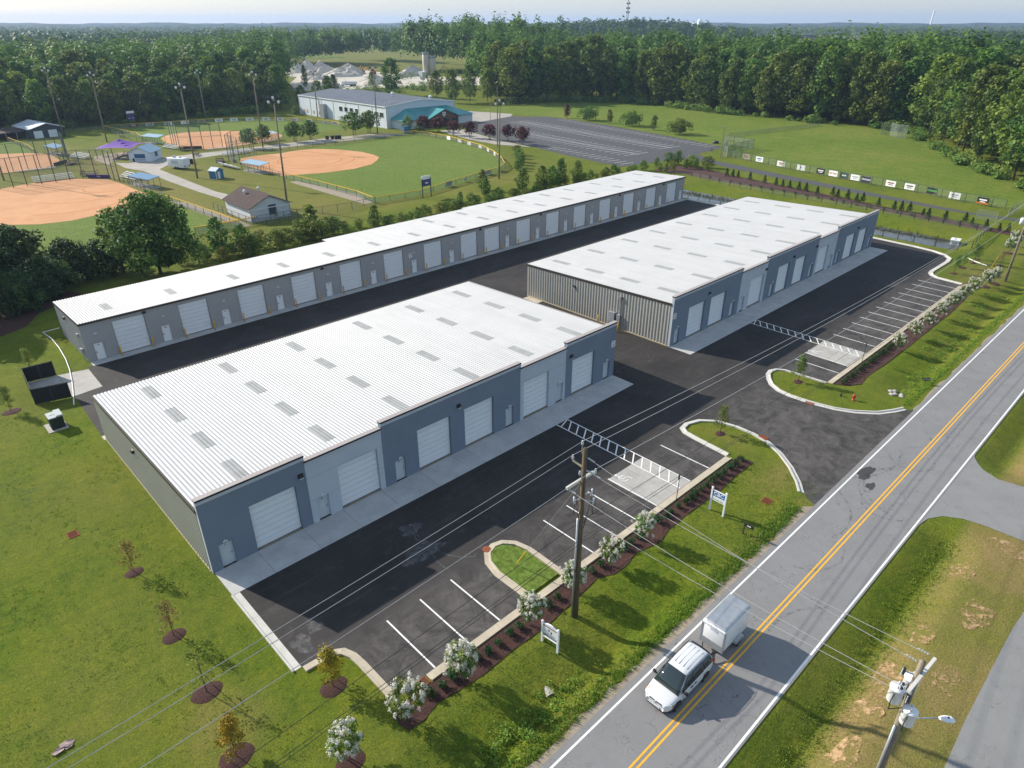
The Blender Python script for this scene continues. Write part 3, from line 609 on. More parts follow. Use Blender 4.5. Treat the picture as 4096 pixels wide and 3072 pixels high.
# mulch beds
def bed(poly, label):
    o = struct('mulch_bed', MB(), 'mulch', label)
    import bmesh
    bm = bmesh.new(); f = bm.faces.new([bm.verts.new((x, y, 0)) for x, y in poly]); bmesh.ops.triangulate(bm, faces=[f])
    bmesh.ops.subdivide_edges(bm, edges=bm.edges[:], cuts=3, use_grid_fill=True)
    for v in bm.verts: v.co.z = 0.045 + 0.03 * math.sin(v.co.x * 5.1) * math.cos(v.co.y * 6.3)
    bm.normal_update()
    for f in bm.faces:
        if f.normal.z < 0: f.normal_flip()
    bm.to_mesh(o.data); bm.free(); o.data.materials.append(MATS['mulch']); return o
bed([(13.6, 23.55), (12.94, 23.41), (12.75, 22.6), (12.92, 21.92), (14.01, 21.85), (15.19, 22.2), (16.48, 22.0), (18.5, 21.8), (21, 21.9), (24, 21.75), (27, 22.0), (29.8, 22.3), (31.0, 21.7), (32.4, 21.65), (33.9, 22.0), (36.2, 21.45), (38, 21.85), (41, 21.9), (45, 21.75), (48, 21.95), (51.2, 21.95), (51.1, 23.45), (40, 23.55), (28, 23.55)], 'brown mulch bed along the near row of bays')
bed([(71.4, 23.55), (72.2, 22.2), (73.6, 21.4), (76, 21.7), (80, 21.5), (84.7, 21.5), (90, 21.4), (96, 21.5), (104, 21.5), (112, 21.9), (117.6, 22.4), (118.6, 23.5)], 'brown mulch bed along the far row of bays')
bed([(157.9, 106.6), (160.1, 102.3), (158.2, 92.5), (158.9, 76.0), (158.4, 65), (157.6, 58), (156.3, 50), (155.2, 39), (153.9, 24.2), (157.0, 24.5), (158.6, 39), (160.2, 52), (161.9, 60), (164.4, 74), (166.6, 89), (169.5, 100), (171.5, 106), (166, 111.5), (158, 110.5)], 'dark mulch bed with young evergreens beside the access lane')
# dumpster pad
pad = struct('bin_pad', MB(), 'concrete_pad', 'concrete pad running into the fenced bin enclosure')
for poly in ([(6.95, 79.15), (10.3, 78.2), (10.25, 84.9), (7.35, 85.15)], [(10.33, 78.2), (13.12, 78.55), (13.25, 84.2), (10.28, 84.9)]):
    MB().prism(poly, -0.05, 0.03).build('slab', 'concrete_pad', pad)
# grates and covers
def grate(name, x0, x1, y0, y1, z, label, mat='rust', bars=9, alongx=True):
    r = empty(name, ((x0 + x1) / 2, (y0 + y1) / 2, 0), 0, label, 'drain')
    cx, cy = (x0 + x1) / 2, (y0 + y1) / 2
    MB().box(x0 - cx, x1 - cx, y0 - cy, y1 - cy, -0.2, z - 0.03).build('frame', 'black', r)
    mb = MB()
    for k in range(4):
        a = [(x0, x1, y0, y0 + 0.06), (x0, x1, y1 - 0.06, y1), (x0, x0 + 0.06, y0, y1), (x1 - 0.06, x1, y0, y1)][k]
        mb.box(a[0] - cx, a[1] - cx, a[2] - cy, a[3] - cy, z - 0.04, z + 0.002 * (k < 2))
    mb.build('rim', mat, r)
    for k in range(bars):
        t = (k + 0.5) / bars
        if alongx:
            yy = y0 + (y1 - y0) * t; MB().box(x0 + 0.05 - cx, x1 - 0.05 - cx, yy - 0.018 - cy, yy + 0.018 - cy, z - 0.04, z - 0.004).build('bar', mat, r)
        else:
            xx = x0 + (x1 - x0) * t; MB().box(xx - 0.018 - cx, xx + 0.018 - cx, y0 + 0.05 - cy, y1 - 0.05 - cy, z - 0.04, z - 0.004).build('bar', mat, r)
grate('drain_grate', 14.9, 15.78, 23.62, 24.22, 0.05, 'rusty slotted drain grate in the kerb beside the nearest bays', alongx=False)
grate('drain_grate', 3.55, 4.3, 53.1, 54.0, 0.04, 'rusty square drain grate in the side lawn')
grate('drain_grate', 55.35, 56.05, 23.0, 23.9, 0.05, 'rusty drain grate in the near entrance kerb', alongx=False)
grate('drain_grate', 65.15, 65.95, 23.0, 23.85, 0.05, 'rusty drain grate in the far entrance kerb', alongx=False)
grate('drain_grate', 116.6, 117.25, 23.6, 24.35, 0.05, 'rusty drain grate where the far row of bays ends')
grate('drain_grate', 133.2, 134.2, 33.4, 34.5, 0.06, 'rusty drain grate in the kerb by the pond')
grate('drain_grate', 46.4, 47.3, 18.0, 18.7, 0.03, 'rusty square drain grate in the verge near the road sign')
mh = MB().lathe([(0.30, 0), (0.33, 0.0), (0.33, 0.02), (0.0, 0.025)], n=20).build('manhole_cover', 'rust'); mh.location = (26.05, 30.05, 0.03); tag(mh, 'round rusty manhole cover at the tip of the grass island', 'manhole cover')
mh = MB().lathe([(0.12, 0), (0.12, 0.018), (0.0, 0.02)], n=14).build('valve_cover', 'dark_metal'); mh.location = (23.25, 35.86, AS_Z); tag(mh, 'small dark valve cover amid pale water stains on the asphalt', 'valve cover')
# pale dried-slurry streaks round the valve cover
m, nt, b = nodes('slurry'); p = pos(nt)
t_ = nt.nodes.new('ShaderNodeBsdfTransparent'); mx = nt.nodes.new('ShaderNodeMixShader')
nt.links.new(ramp(nt, noise(nt, p, 2.6, 6, 0.8, 0.5), [(0.42, (0.05,) * 3), (0.75, (0.8,) * 3)]), mx.inputs[0])
b.inputs['Base Color'].default_value = (0.20, 0.20, 0.20, 1); nt.links.new(t_.outputs[0], mx.inputs[1]); nt.links.new(b.outputs[0], mx.inputs[2]); nt.links.new(mx.outputs[0], nt.nodes['Material Output'].inputs[0])
def ribbon(pts, w, z, mat):
    mb = MB(); vs = []; P = [Vector(p) for p in pts]
    for i, p in enumerate(P):
        d = (P[min(i + 1, len(P) - 1)] - P[max(0, i - 1)]).normalized(); n = Vector((-d.y, d.x)) * w / 2
        vs += [(p.x + n.x, p.y + n.y, z), (p.x - n.x, p.y - n.y, z)]
    mb.add(vs, [(2 * i, 2 * i + 1, 2 * i + 3, 2 * i + 2) for i in range(len(P) - 1)]); return mb
MB().sheet(blob(23.3, 35.9, 0.95, 0.7, 60, 30), AS_Z + 0.004).build('water_stain', 'slurry', lot_o)
MB().sheet(blob(22.3, 33.2, 1.7, 0.9, 61, 30), AS_Z + 0.004).build('water_stain', 'slurry', lot_o)
for k, pts in enumerate([[(23.2, 35.5), (22.9, 34.6), (23.1, 33.8), (22.8, 32.6), (22.5, 31.4), (22.6, 30.2)], [(23.3, 35.4), (23.2, 34.4), (23.4, 33.6), (23.3, 32.6), (23.6, 31.5), (24.2, 30.6), (24.9, 30.1), (25.2, 30.3)], [(23.4, 35.5), (23.7, 34.7), (23.6, 33.9), (23.9, 33.2)]]):
    ribbon(pts, 0.09, AS_Z + 0.005, 'slurry').build('water_stain', 'slurry', lot_o)
MB().sheet(blob(11.6, 31.6, 0.6, 0.9, 62, 26), AS_Z + 0.004).build('water_stain', 'slurry', lot_o)
MB().sheet(blob(12.9, 32.3, 0.5, 0.5, 63, 26), AS_Z + 0.004).build('water_stain', 'slurry', lot_o)
# pond water
struct('pond_water', MB().sheet([(136.9, 31.5), (145.6, 31.5), (145.9, 48), (146.5, 70), (146.6, 96), (136.8, 96)], -0.72), 'water', 'still grey pond water behind the fence')
# ================================================================ STORAGE BUILDINGS
RIB = 0.3048
def rib_profile(x0, x1, pitch=RIB, h=0.055, top=0.032, foot=0.118):
    # trapezoid ribs along a run: list of (x, offset)
    n = max(1, round((x1 - x0) / pitch)); p = (x1 - x0) / n; out = []
    for i in range(n):
        c = x0 + (i + 0.5) * p
        out += [(c - foot, 0.0), (c - top, h), (c + top, h), (c + foot, 0.0)]
    return [(x0, 0.0)] + out + [(x1, 0.0)]
def ribbed_roof(x0, x1, ya, za, yb, zb, th=0.05):
    # sheet sloping from (ya,za) to (yb,zb), ribs running down the slope
    mb = MB(); pr = rib_profile(x0, x1); vs = []
    for x, o in pr: vs += [(x, ya, za + o), (x, yb, zb + o)]
    fs = [(2 * i, 2 * i + 2, 2 * i + 3, 2 * i + 1) for i in range(len(pr) - 1)]
    mb.add(vs, fs)
    mb.add([(x0, ya, za - th), (x1, ya, za - th), (x1, yb, zb - th), (x0, yb, zb - th)], [(0, 3, 2, 1)])
    for (p, q) in (((x0, ya, za), (x0, yb, zb)), ((x1, yb, zb), (x1, ya, za)), ((x0, yb, zb), (x1, yb, zb)), ((x1, ya, za), (x0, ya, za))):
        mb.add([p, q, (q[0], q[1], q[2] - th), (p[0], p[1], p[2] - th)], [(0, 1, 2, 3)])
    return mb
def ribbed_wall(p0, p1, z0, z1a, z1b, out, pitch=RIB, h=0.03):
    # vertical ribbed wall from p0 to p1 (xy), top z1a at p0 and z1b at p1, ribs pushed along out
    mb = MB(); a = Vector(p0); d = Vector(p1) - a; L = d.length; d.normalize(); o = Vector(out)
    pr = rib_profile(0, L, pitch, h, pitch * 0.16, pitch * 0.33); vs = []
    for s, k in pr:
        q = a + d * s + o * k; zt = z1a + (z1b - z1a) * s / L
        vs += [(q.x, q.y, z0), (q.x, q.y, zt)]
    fs = [(2 * i, 2 * i + 2, 2 * i + 3, 2 * i + 1) for i in range(len(pr) - 1)]
    if (Vector((d.y, -d.x)).dot(o)) < 0: fs = [f[::-1] for f in fs]
    return mb.add(vs, fs)

PANEL_MESH = {}
def door_panel_mesh(w, h, mat='door_white'):
    k = (round(w, 2), round(h, 3), mat)
    if k not in PANEL_MESH:
        mb = MB(); z = 0.012; n = 4; hh = (h - 0.024) / n; ys = []
        pr = []
        for i in range(n):
            a = z + i * hh; pr += [(a, 0.0), (a + hh * 0.25, -0.012), (a + hh * 0.75, -0.012), (a + hh, 0.0)]
        vs = []
        for zz, yy in pr: vs += [(-w / 2, yy, zz), (w / 2, yy, zz)]
        fs = [(2 * i, 2 * i + 1, 2 * i + 3, 2 * i + 2) for i in range(len(pr) - 1)]
        m_ = len(vs); vs += [(-w / 2, 0.04, z), (w / 2, 0.04, z), (-w / 2, 0.04, pr[-1][0]), (w / 2, 0.04, pr[-1][0])]
        fs += [(0, m_, m_ + 1, 1), (len(pr) * 2 - 2, len(pr) * 2 - 1, m_ + 3, m_ + 2)]
        mb.add(vs, fs); PANEL_MESH[k] = mb.mesh('door_panel', mat)
    return PANEL_MESH[k]
def roll_door(parent, x0, x1, yf, h, rec, base=0.0):
    # parent part: backing board; children: horizontal door panels and threshold
    w = x1 - x0 - 0.06
    o = MB().box(-w / 2, w / 2, 0.045, 0.09, base, h).build('roll_up_door', 'dark_metal', parent, loc=((x0 + x1) / 2, yf + rec, 0))
    n = 8; ph = (h - base - 0.10) / n
    for i in range(n): use('door_panel', door_panel_mesh(w, ph), o, (0, 0, base + 0.10 + i * ph))
    MB().box(-w / 2 - 0.03, w / 2 + 0.03, -rec + 0.003, 0.035, -0.02, base + 0.075).build('threshold', 'threshold', o)
    return o
HANDLE = None
def person_door(parent, x0, x1, yf, h, rec, num, hinge_right=False, lamp=True, mat='door_grey'):
    w = x1 - x0
    o = MB().box(-w / 2 + 0.04, w / 2 - 0.04, 0, 0.05, 0.03, h - 0.05).build('door', mat, parent, loc=((x0 + x1) / 2, yf + rec, 0))
    fr = MB(); fr.box(-w / 2, -w / 2 + 0.045, -0.02, 0.05, 0.0, h); fr.box(w / 2 - 0.045, w / 2, -0.02, 0.05, 0.0, h); fr.box(-w / 2 + 0.045, w / 2 - 0.045, -0.02, 0.05, h - 0.05, h)
    fr.build('frame', mat, o)
    hx = (-w / 2 + 0.13) if hinge_right else (w / 2 - 0.13)
    hb = MB(); hb.box(hx - 0.025, hx + 0.025, -0.02, 0, 0.92, 1.12); hb.box(min(hx, hx + (0.14 if hinge_right else -0.14)), max(hx, hx + (0.14 if hinge_right else -0.14)), -0.06, -0.035, 1.0, 1.035); hb.box(hx - 0.02, hx + 0.02, -0.05, -0.02, 1.0, 1.04)
    hb.build('handle', 'grey_metal' if mat == 'door_grey' else 'black', o)
    for z in (0.3, 1.05, 1.8):
        s = (w / 2 - 0.06) if hinge_right else (-w / 2 + 0.02)
        MB().box(s, s + 0.04, -0.012, 0.0, z, z + 0.11).build('hinge', 'galv', o)
    text(str(num), 0.26, (0, -0.004, h - 0.28), '-y', 'black', o, 'number', bold=0.006)
    return o
def twin_lamp(parent, x, yf, z):
    o = MB().box(-0.06, 0.06, -0.05, 0, -0.05, 0.05).build('security_light', 'white_metal', parent, loc=(x, yf, z))
    for s in (-1, 1):
        MB().lathe([(0.0, -0.07), (0.055, -0.06), (0.06, 0.02), (0.03, 0.05)], (s * 0.11, -0.09, -0.02), 10).build('lamp_head', 'white_metal', o)
def wall_pack(parent, x, yf, z, rot=0.0):
    o = bpy.data.objects.new('wall_lamp', None); link(o, parent); o.location = (x, yf, z); o.rotation_euler = (0, 0, rot)
    MB().add([(-0.22, 0, -0.16), (0.22, 0, -0.16), (0.22, 0, 0.16), (-0.22, 0, 0.16), (-0.20, -0.22, -0.13), (0.20, -0.22, -0.13), (0.16, -0.14, 0.13), (-0.16, -0.14, 0.13)],
             [(0, 3, 2, 1), (4, 5, 6, 7), (0, 1, 5, 4), (1, 2, 6, 5), (2, 3, 7, 6), (3, 0, 4, 7)]).build('housing', 'black', o)
    MB().box(-0.17, 0.17, -0.215, -0.06, -0.20, -0.135).build('lens', 'lamp_glass', o)
def unit_sign(parent, x, yf, z, l1, l2):
    o = MB().box(-0.30, 0.30, -0.025, 0, -0.36, 0.36).build('unit_sign', 'white_metal', parent, loc=(x, yf, z))
    text(l1, 0.21, (0, -0.028, 0.17), '-y', 'black', o, bold=0.008); text(l2, 0.34, (0, -0.028, -0.15), '-y', 'black', o, bold=0.01)

def facade(parent, x0, x1, yf, top, mat, rolls, peeps):
    """One stepped section of the front wall, 0.30 deep, with its door openings cut through."""
    th = 0.30; ops = sorted([(a, b2, 4.2) for a, b2 in rolls] + [(a, b2, 2.13) for a, b2, *_ in peeps])
    mb = MB(); cur = x0
    for a, b2, h in ops:
        if a > cur: mb.box(cur, a, yf, yf + th, -0.05, top - 0.12)
        mb.box(a, b2, yf, yf + th, h, top - 0.12); cur = b2
    if cur < x1: mb.box(cur, x1, yf, yf + th, -0.05, top - 0.12)
    o = mb.build('front_wall', mat, parent)
    MB().box(x0, x1, yf - 0.07, yf - 0.002, top - 0.42, top - 0.13).build('cornice', 'cornice', o)
    MB().box(x0 - 0.03, x1 + 0.03, yf - 0.12, yf + th + 0.06, top - 0.13, top - 0.035).build('coping_edge', 'black', o)
    MB().box(x0 - 0.035, x1 + 0.035, yf - 0.06, yf + th + 0.08, top - 0.033, top).build('coping', 'coping', o)
    jn = MB()
    for zj in (2.16, 4.28):
        cur = x0 + 0.01
        for a, b2, h in [q for q in ops if q[2] > zj]:
            if a - cur > 0.05: jn.box(cur, a, yf - 0.002, yf + 0.01, zj, zj + 0.018)
            cur = b2
        if x1 - cur > 0.05: jn.box(cur, x1 - 0.01, yf - 0.002, yf + 0.01, zj, zj + 0.018)
    jn.build('control_joint', 'stucco_dark', o)
    for a, b2 in rolls: roll_door(o, a, b2, yf, 4.2, 0.24)
    for a, b2, num, hr in peeps:
        person_door(o, a, b2, yf, 2.13, 0.20, num, hr); twin_lamp(o, (a + b2) / 2, yf - 0.002, 2.35)
    return o
SKY_PR = None
def skylights(parent, pts, ya, za, yb, zb, ln=3.05, n=3):
    sl = (zb - za) / (yb - ya)
    mb = MB(); w = RIB * n; pr = rib_profile(-w / 2, w / 2); vs = []
    for x, o in pr: vs += [(x, -ln / 2, o - sl * ln / 2), (x, ln / 2, o + sl * ln / 2)]
    mb.add(vs, [(2 * i, 2 * i + 2, 2 * i + 3, 2 * i + 1) for i in range(len(pr) - 1)])
    for e, (x, o) in ((0, pr[0]), (1, pr[-1])): pass
    me = mb.mesh('skylight', 'skylight')
    for x, y in pts:
        k = round((x - parent['rx0']) / RIB - n / 2); xs_ = parent['rx0'] + (k + n / 2) * parent['rp']
        use('skylight', me, parent, (xs_, y, za + sl * (y - ya) + 0.014))

def storage(name, label, X0, X1, YF, YR, sections, lamps, signs, rows, cols):
    root = empty(name, (0, 0, 0), 0, label, 'building')
    za, zb = 5.55, 4.72; ya, yb = YF + 0.33, YR + 0.12
    for (a, b2, dark, rolls, peeps) in sections:
        facade(root, a, b2, YF, 6.52 if dark else 5.98, 'stucco_dark' if dark else 'stucco_light', rolls, peeps)
    # exposed flanks where a tall section steps up over a low one
    w = ribbed_wall((X0 + 0.03, YR), (X0 + 0.03, YF + 0.31), 0.12, zb - 0.10, za - 0.10, (-1, 0), 0.46, 0.085).build('side_wall', 'wall_metal', root)
    MB().box(X0 - 0.06, X0 + 0.06, YF + 0.31, YR, -0.05, 0.12).build('base_trim', 'base_trim', w)
    MB().add([(X0 - 0.09, ya - 0.02, za - 0.24), (X0 + 0.05, ya - 0.02, za - 0.24), (X0 + 0.05, ya - 0.02, za + 0.045), (X0 - 0.09, ya - 0.02, za + 0.045),
              (X0 - 0.09, yb, zb - 0.24), (X0 + 0.05, yb, zb - 0.24), (X0 + 0.05, yb, zb + 0.045), (X0 - 0.09, yb, zb + 0.045)],
             [(0, 1, 2, 3), (7, 6, 5, 4), (0, 3, 7, 4), (1, 5, 6, 2), (0, 4, 5, 1), (3, 2, 6, 7)]).build('rake_trim', 'bronze_trim', w)
    w2 = ribbed_wall((X1 - 0.03, YF + 0.31), (X1 - 0.03, YR), 0.0, za - 0.10, zb - 0.10, (1, 0)).build('side_wall', 'wall_metal', root)
    MB().add([(X1 - 0.05, ya - 0.02, za - 0.24), (X1 + 0.09, ya - 0.02, za - 0.24), (X1 + 0.09, ya - 0.02, za + 0.045), (X1 - 0.05, ya - 0.02, za + 0.045),
              (X1 - 0.05, yb, zb - 0.24), (X1 + 0.09, yb, zb - 0.24), (X1 + 0.09, yb, zb + 0.045), (X1 - 0.05, yb, zb + 0.045)],
             [(0, 1, 2, 3), (7, 6, 5, 4), (0, 3, 7, 4), (1, 5, 6, 2), (0, 4, 5, 1), (3, 2, 6, 7)]).build('rake_trim', 'coping', w2)
    ribbed_wall((X1 - 0.05, YR), (X0 + 0.05, YR), 0.0, zb - 0.06, zb - 0.06, (0, 1)).build('rear_wall', 'wall_metal', root)
    rx0, rx1 = X0 + 0.06, X1 - 0.06
    roof = ribbed_roof(rx0, rx1, ya, za, yb, zb).build('roof', 'roof_metal', root)
    n = max(1, round((rx1 - rx0) / RIB)); roof['rx0'] = rx0; roof['rp'] = (rx1 - rx0) / n
    skylights(roof, [(x, y) for x in cols for y in rows], ya, za, yb, zb)
    MB().box(X0, X1, yb + 0.005, yb + 0.10, zb - 0.16, zb + 0.0).build('gutter', 'bronze_trim', root)
    for x, z in lamps: wall_pack(root, x, YF - 0.003, z)
    for x, z, l1, l2 in signs: unit_sign(root, x, YF - 0.003, z, l1, l2)
    return root
ROWS = (45.2, 51.2, 57.25, 63.4)
A_SEC = [(10.08, 18.15, 1, [(13.5, 17.22)], [(10.86, 11.88, 1, False)]),
         (18.152, 25.02, 0, [(20.8, 24.55)], [(18.7, 19.73, 2, False)]),
         (25.022, 41.03, 1, [(28.6, 32.28), (33.9, 37.5)], [(26.13, 27.17, 3, False), (39.05, 40.08, 4, True)]),
         (41.032, 47.56, 0, [(41.48, 45.08)], [(46.18, 47.22, 5, True)]),
         (47.562, 55.66, 1, [(48.6, 52.18)], [(53.8, 54.85, 6, True)])]
bA = storage('storage_building', 'nearest grey storage building with six white roll-up doors and white ribbed roof', 10.08, 55.66, 41.75, 66.5, A_SEC,
             [(17.72, 4.87), (33.25, 4.85), (48.35, 4.78)], [(55.30, 3.95, '1-6', 'A')], ROWS, (14.15, 21.6, 28.95, 37.2, 44.4, 51.7))
B_SEC = [(66.52, 82.24, 1, [(70.0, 73.68), (75.0, 78.68)], [(67.33, 68.33, 7, False), (80.15, 81.2, 8, True)]),
         (82.242, 89.2, 0, [(84.95, 88.63)], [(82.85, 83.88, 9, False)]),
         (89.202, 105.1, 1, [(92.75, 96.2), (98.0, 101.45)], [(91.0, 92.05, 10, False), (103.3, 104.4, 11, True)]),
         (105.102, 112.0, 0, [(105.7, 109.2)], [(110.4, 111.5, 12, True)]),
         (112.002, 127.9, 1, [(115.75, 119.3), (120.75, 124.2)], [(113.0, 114.1, 13, False), (126.0, 127.1, 14, True)])]
bB = storage('storage_building', 'farther grey storage building with eight front doors and a sunlit ribbed end wall', 66.52, 127.9, 41.70, 66.4, B_SEC,
             [(74.35, 5.0), (88.9, 4.8), (97.1, 4.85), (104.6, 4.85), (119.9, 4.9)], [(66.95, 3.95, '7-14', 'B')], ROWS, (70.5, 77.95, 86.3, 93.7, 101.1, 109.3, 116.6, 124.0))
wall_pack(bB, 66.47, 57.4, 3.75, R(-90)); wall_pack(bA, 10.03, 55.8, 3.9, R(-90))
# pale stucco returns at the end of the front walls
for b_, x, y in ((bA, 10.08, 41.75), (bB, 66.52, 41.70)):
    MB().box(x - 0.012, x - 0.001, y, y + 0.31, -0.05, 6.38).build('wall_end', 'cornice', b_)
# electrical service on the end wall of the farther building
es = empty('meter_cabinet', (66.45, 49.5, 0), 0, 'grey electrical meter cabinets and conduits on the ribbed end wall', 'meter cabinet')
MB().box(-0.45, -0.02, 0.55, 1.55, 0.75, 2.15).build('cabinet', 'grey_metal', es)
MB().box(-0.35, -0.02, -0.25, 0.30, 0.70, 2.05).build('cabinet', 'galv', es)
MB().box(-0.30, -0.02, -0.20, 0.20, 4.15, 4.55).build('junction_box', 'galv', es)
for k in (-0.12, 0.0, 0.12): MB().tube((-0.14, k, 2.05), (-0.14, k, 4.15), 0.035).build('conduit', 'galv', es)
MB().tube((-0.14, 0, 0.0), (-0.14, 0, 0.7), 0.05).build('conduit', 'galv', es); MB().tube((-0.18, 1.0, 0.0), (-0.18, 1.0, 0.75), 0.05).build('conduit', 'galv', es)

# ---------------------------------------------------------------- long rear building
CX0, CX1, CYF = 13.85, 135.4, 86.0
bC = empty('storage_building', (0, 0, 0), 0, 'long low rear storage building with sixteen doors and yellow posts', 'building')
ops = []
for i in range(16):
    u = CX0 + 7.597 * i; num = 15 + i
    if i < 8: r_, p_ = (u + 3.4, u + 6.95), (u + 0.9, u + 1.9)
    else: r_, p_ = (u + 1.02, u + 4.55), (u + 5.92, u + 6.92)
    ops.append((u, r_, p_, num))
zc = 4.78
for (u, r_, p_, num) in ops:
    u1 = u + 7.597
    fr = bpy.data.objects.new('front_wall', None); link(fr, bC)
    segs = sorted([(r_[0], r_[1], 4.2), (p_[0], p_[1], 2.13)]); cur = u; mb = MB()
    def rw(a, b2, z0):
        q = ribbed_wall((a, CYF), (b2, CYF), z0, zc, zc, (0, -1), h=0.025); mb.add(q.v, q.f)
    for a, b2, h in segs:
        if a - cur > 0.05: rw(cur, a, 0.0)
        rw(a, b2, h); cur = b2
    rw(cur, u1, 0.0)
    for a, b2, h in segs:
        d = 0.12
        mb.add([(a, CYF, 0), (a, CYF + d, 0), (a, CYF + d, h), (a, CYF, h)], [(0, 1, 2, 3)]); mb.add([(b2, CYF, 0), (b2, CYF, h), (b2, CYF + d, h), (b2, CYF + d, 0)], [(0, 1, 2, 3)]); mb.add([(a, CYF, h), (a, CYF + d, h), (b2, CYF + d, h), (b2, CYF, h)], [(0, 1, 2, 3)])
    mb.build('wall_panel', 'wall_metal_c', fr)
    roll_door(fr, r_[0], r_[1], CYF, 4.2, 0.10)
    person_door(fr, p_[0], p_[1], CYF, 2.13, 0.05, num, i >= 8, mat='door_white')
    # jamb trims
    for a, b2, h in segs:
        t = MB(); t.box(a - 0.07, a, CYF - 0.045, CYF - 0.03, 0, h); t.box(b2, b2 + 0.07, CYF - 0.045, CYF - 0.03, 0, h); t.box(a - 0.07, b2 + 0.07, CYF - 0.045, CYF - 0.03, h, h + 0.07)
        t.build('door_trim', 'grey_metal', fr)
    twin_lamp(bC, (p_[0] + p_[1]) / 2, CYF - 0.03, 3.35)
for x in (20.9, 44.9, 74.8, 89.4, 112.3, 127.4): wall_pack(bC, x, CYF - 0.03, 4.35)
unit_sign(bC, 60.15, CYF - 0.032, 2.95, '15-30', 'C')
secs = [(CX0, 52.3, 97.2), (52.3, 82.0, 98.7), (82.0, CX1, 99.5)]
for a, b2, yr in secs:
    sl = (4.38 - 4.88) / (98.5 - 85.85); za = 4.88; zr = za + sl * (yr + 0.1 - 85.85)
    roof = ribbed_roof(a, b2, 85.85, za, yr + 0.1, zr).build('roof', 'roof_metal', bC); n = max(1, round((b2 - a) / RIB)); roof['rx0'] = a; roof['rp'] = (b2 - a) / n
    skylights(roof, [(x, 90.1) for x in (18.1, 25.5, 33.8, 41.1, 48.4, 56.5, 63.9, 71.5, 79.0, 86.0, 93.4, 100.8, 108.1, 116.5, 123.8, 131.3) if a < x < b2] + [(x, 95.9) for x in (71.2, 79.0, 86.3, 93.3, 100.6, 107.9, 116.3, 123.7, 131.2) if a < x < b2], 85.85, za, yr + 0.1, zr, 2.9)
    ribbed_wall((b2, yr), (a, yr), 0, zr - 0.06, zr - 0.06, (0, 1)).build('rear_wall', 'wall_metal_c', bC)
    MB().box(a, b2, 85.76, 85.845, za - 0.22, za + 0.02).build('eave_trim', 'bronze_trim', bC)
    MB().box(a - 0.02, b2, yr + 0.105, yr + 0.16, zr - 0.12, zr + 0.0).build('gutter', 'bronze_trim', bC)
zr0 = 4.88 - 0.0395 * (97.2 - 85.85)
w = ribbed_wall((CX0 + 0.01, 97.2), (CX0 + 0.01, CYF), 0.0, zr0 - 0.1, 4.76, (-1, 0)).build('side_wall', 'wall_metal_c', bC)
MB().add([(CX0 - 0.08, 85.8, 4.62), (CX0 - 0.005, 85.8, 4.62), (CX0 - 0.005, 85.8, 4.9), (CX0 - 0.08, 85.8, 4.9), (CX0 - 0.08, 97.3, zr0 - 0.24), (CX0 - 0.005, 97.3, zr0 - 0.24), (CX0 - 0.005, 97.3, zr0 + 0.04), (CX0 - 0.08, 97.3, zr0 + 0.04)],
         [(0, 1, 2, 3), (7, 6, 5, 4), (0, 3, 7, 4), (1, 5, 6, 2), (0, 4, 5, 1), (3, 2, 6, 7)]).build('rake_trim', 'bronze_trim', w)
ribbed_wall((CX1 - 0.01, CYF), (CX1 - 0.01, 99.5), 0.0, 4.7, 4.3, (1, 0)).build('side_wall', 'wall_metal_c', bC)
wall_pack(bC, CX0 - 0.04, 92.6, 3.7, R(-90))
es = empty('meter_box', (13.80, 87.1, 0), 0, 'small electrical boxes and conduit on the end of the long rear building', 'meter box')
MB().box(-0.25, -0.035, -0.15, 0.15, 3.0, 3.4).build('junction_box', 'galv', es); MB().tube((-0.12, 0, 1.6), (-0.12, 0, 3.0), 0.04).build('conduit', 'galv', es)
MB().box(-0.3, -0.035, -0.45, -0.15, 1.1, 1.6).build('cabinet', 'grey_metal', es); MB().box(-0.3, -0.035, 0.1, 0.4, 1.0, 1.5).build('cabinet', 'grey_metal', es); MB().tube((-0.15, -0.3, 0), (-0.15, -0.3, 1.1), 0.05).build('conduit', 'galv', es)
# bollards: one either side of each door
bol = MB().lathe([(0.0, 0.0), (0.085, 0.0), (0.085, 1.15), (0.07, 1.2), (0.0, 1.225)], n=12)
bol_me = bol.mesh('bollard', 'bollard_yellow', True)
ORD = ['first', 'second', 'third', 'fourth', 'fifth', 'sixth', 'seventh', 'eighth', 'ninth', 'tenth', 'eleventh', 'twelfth', 'thirteenth', 'fourteenth', 'fifteenth', 'sixteenth']
for (u, r_, p_, num) in ops:
    for s, x in (('left', r_[0] - 0.02), ('right', r_[1] + 0.1)):
        o = use('bollard', bol_me, None, (x, 85.45, 0.03))
        tag(o, f'yellow bollard at the {s} of the {ORD[num - 15]} roll-up door along the rear building', 'bollard', 'yellow bollards along the rear building')
for x, y, l in ((65.6, 49.0, 'yellow bollard in front of the meter cabinets, nearer the corner'), (65.6, 52.3, 'yellow bollard in front of the meter cabinets, half hidden by the near roof')):
    tag(use('bollard', bol_me, None, (x, y, 0.012), 0, (1.15, 1.15, 1.1)), l, 'bollard', 'yellow bollards guarding the meter cabinets')
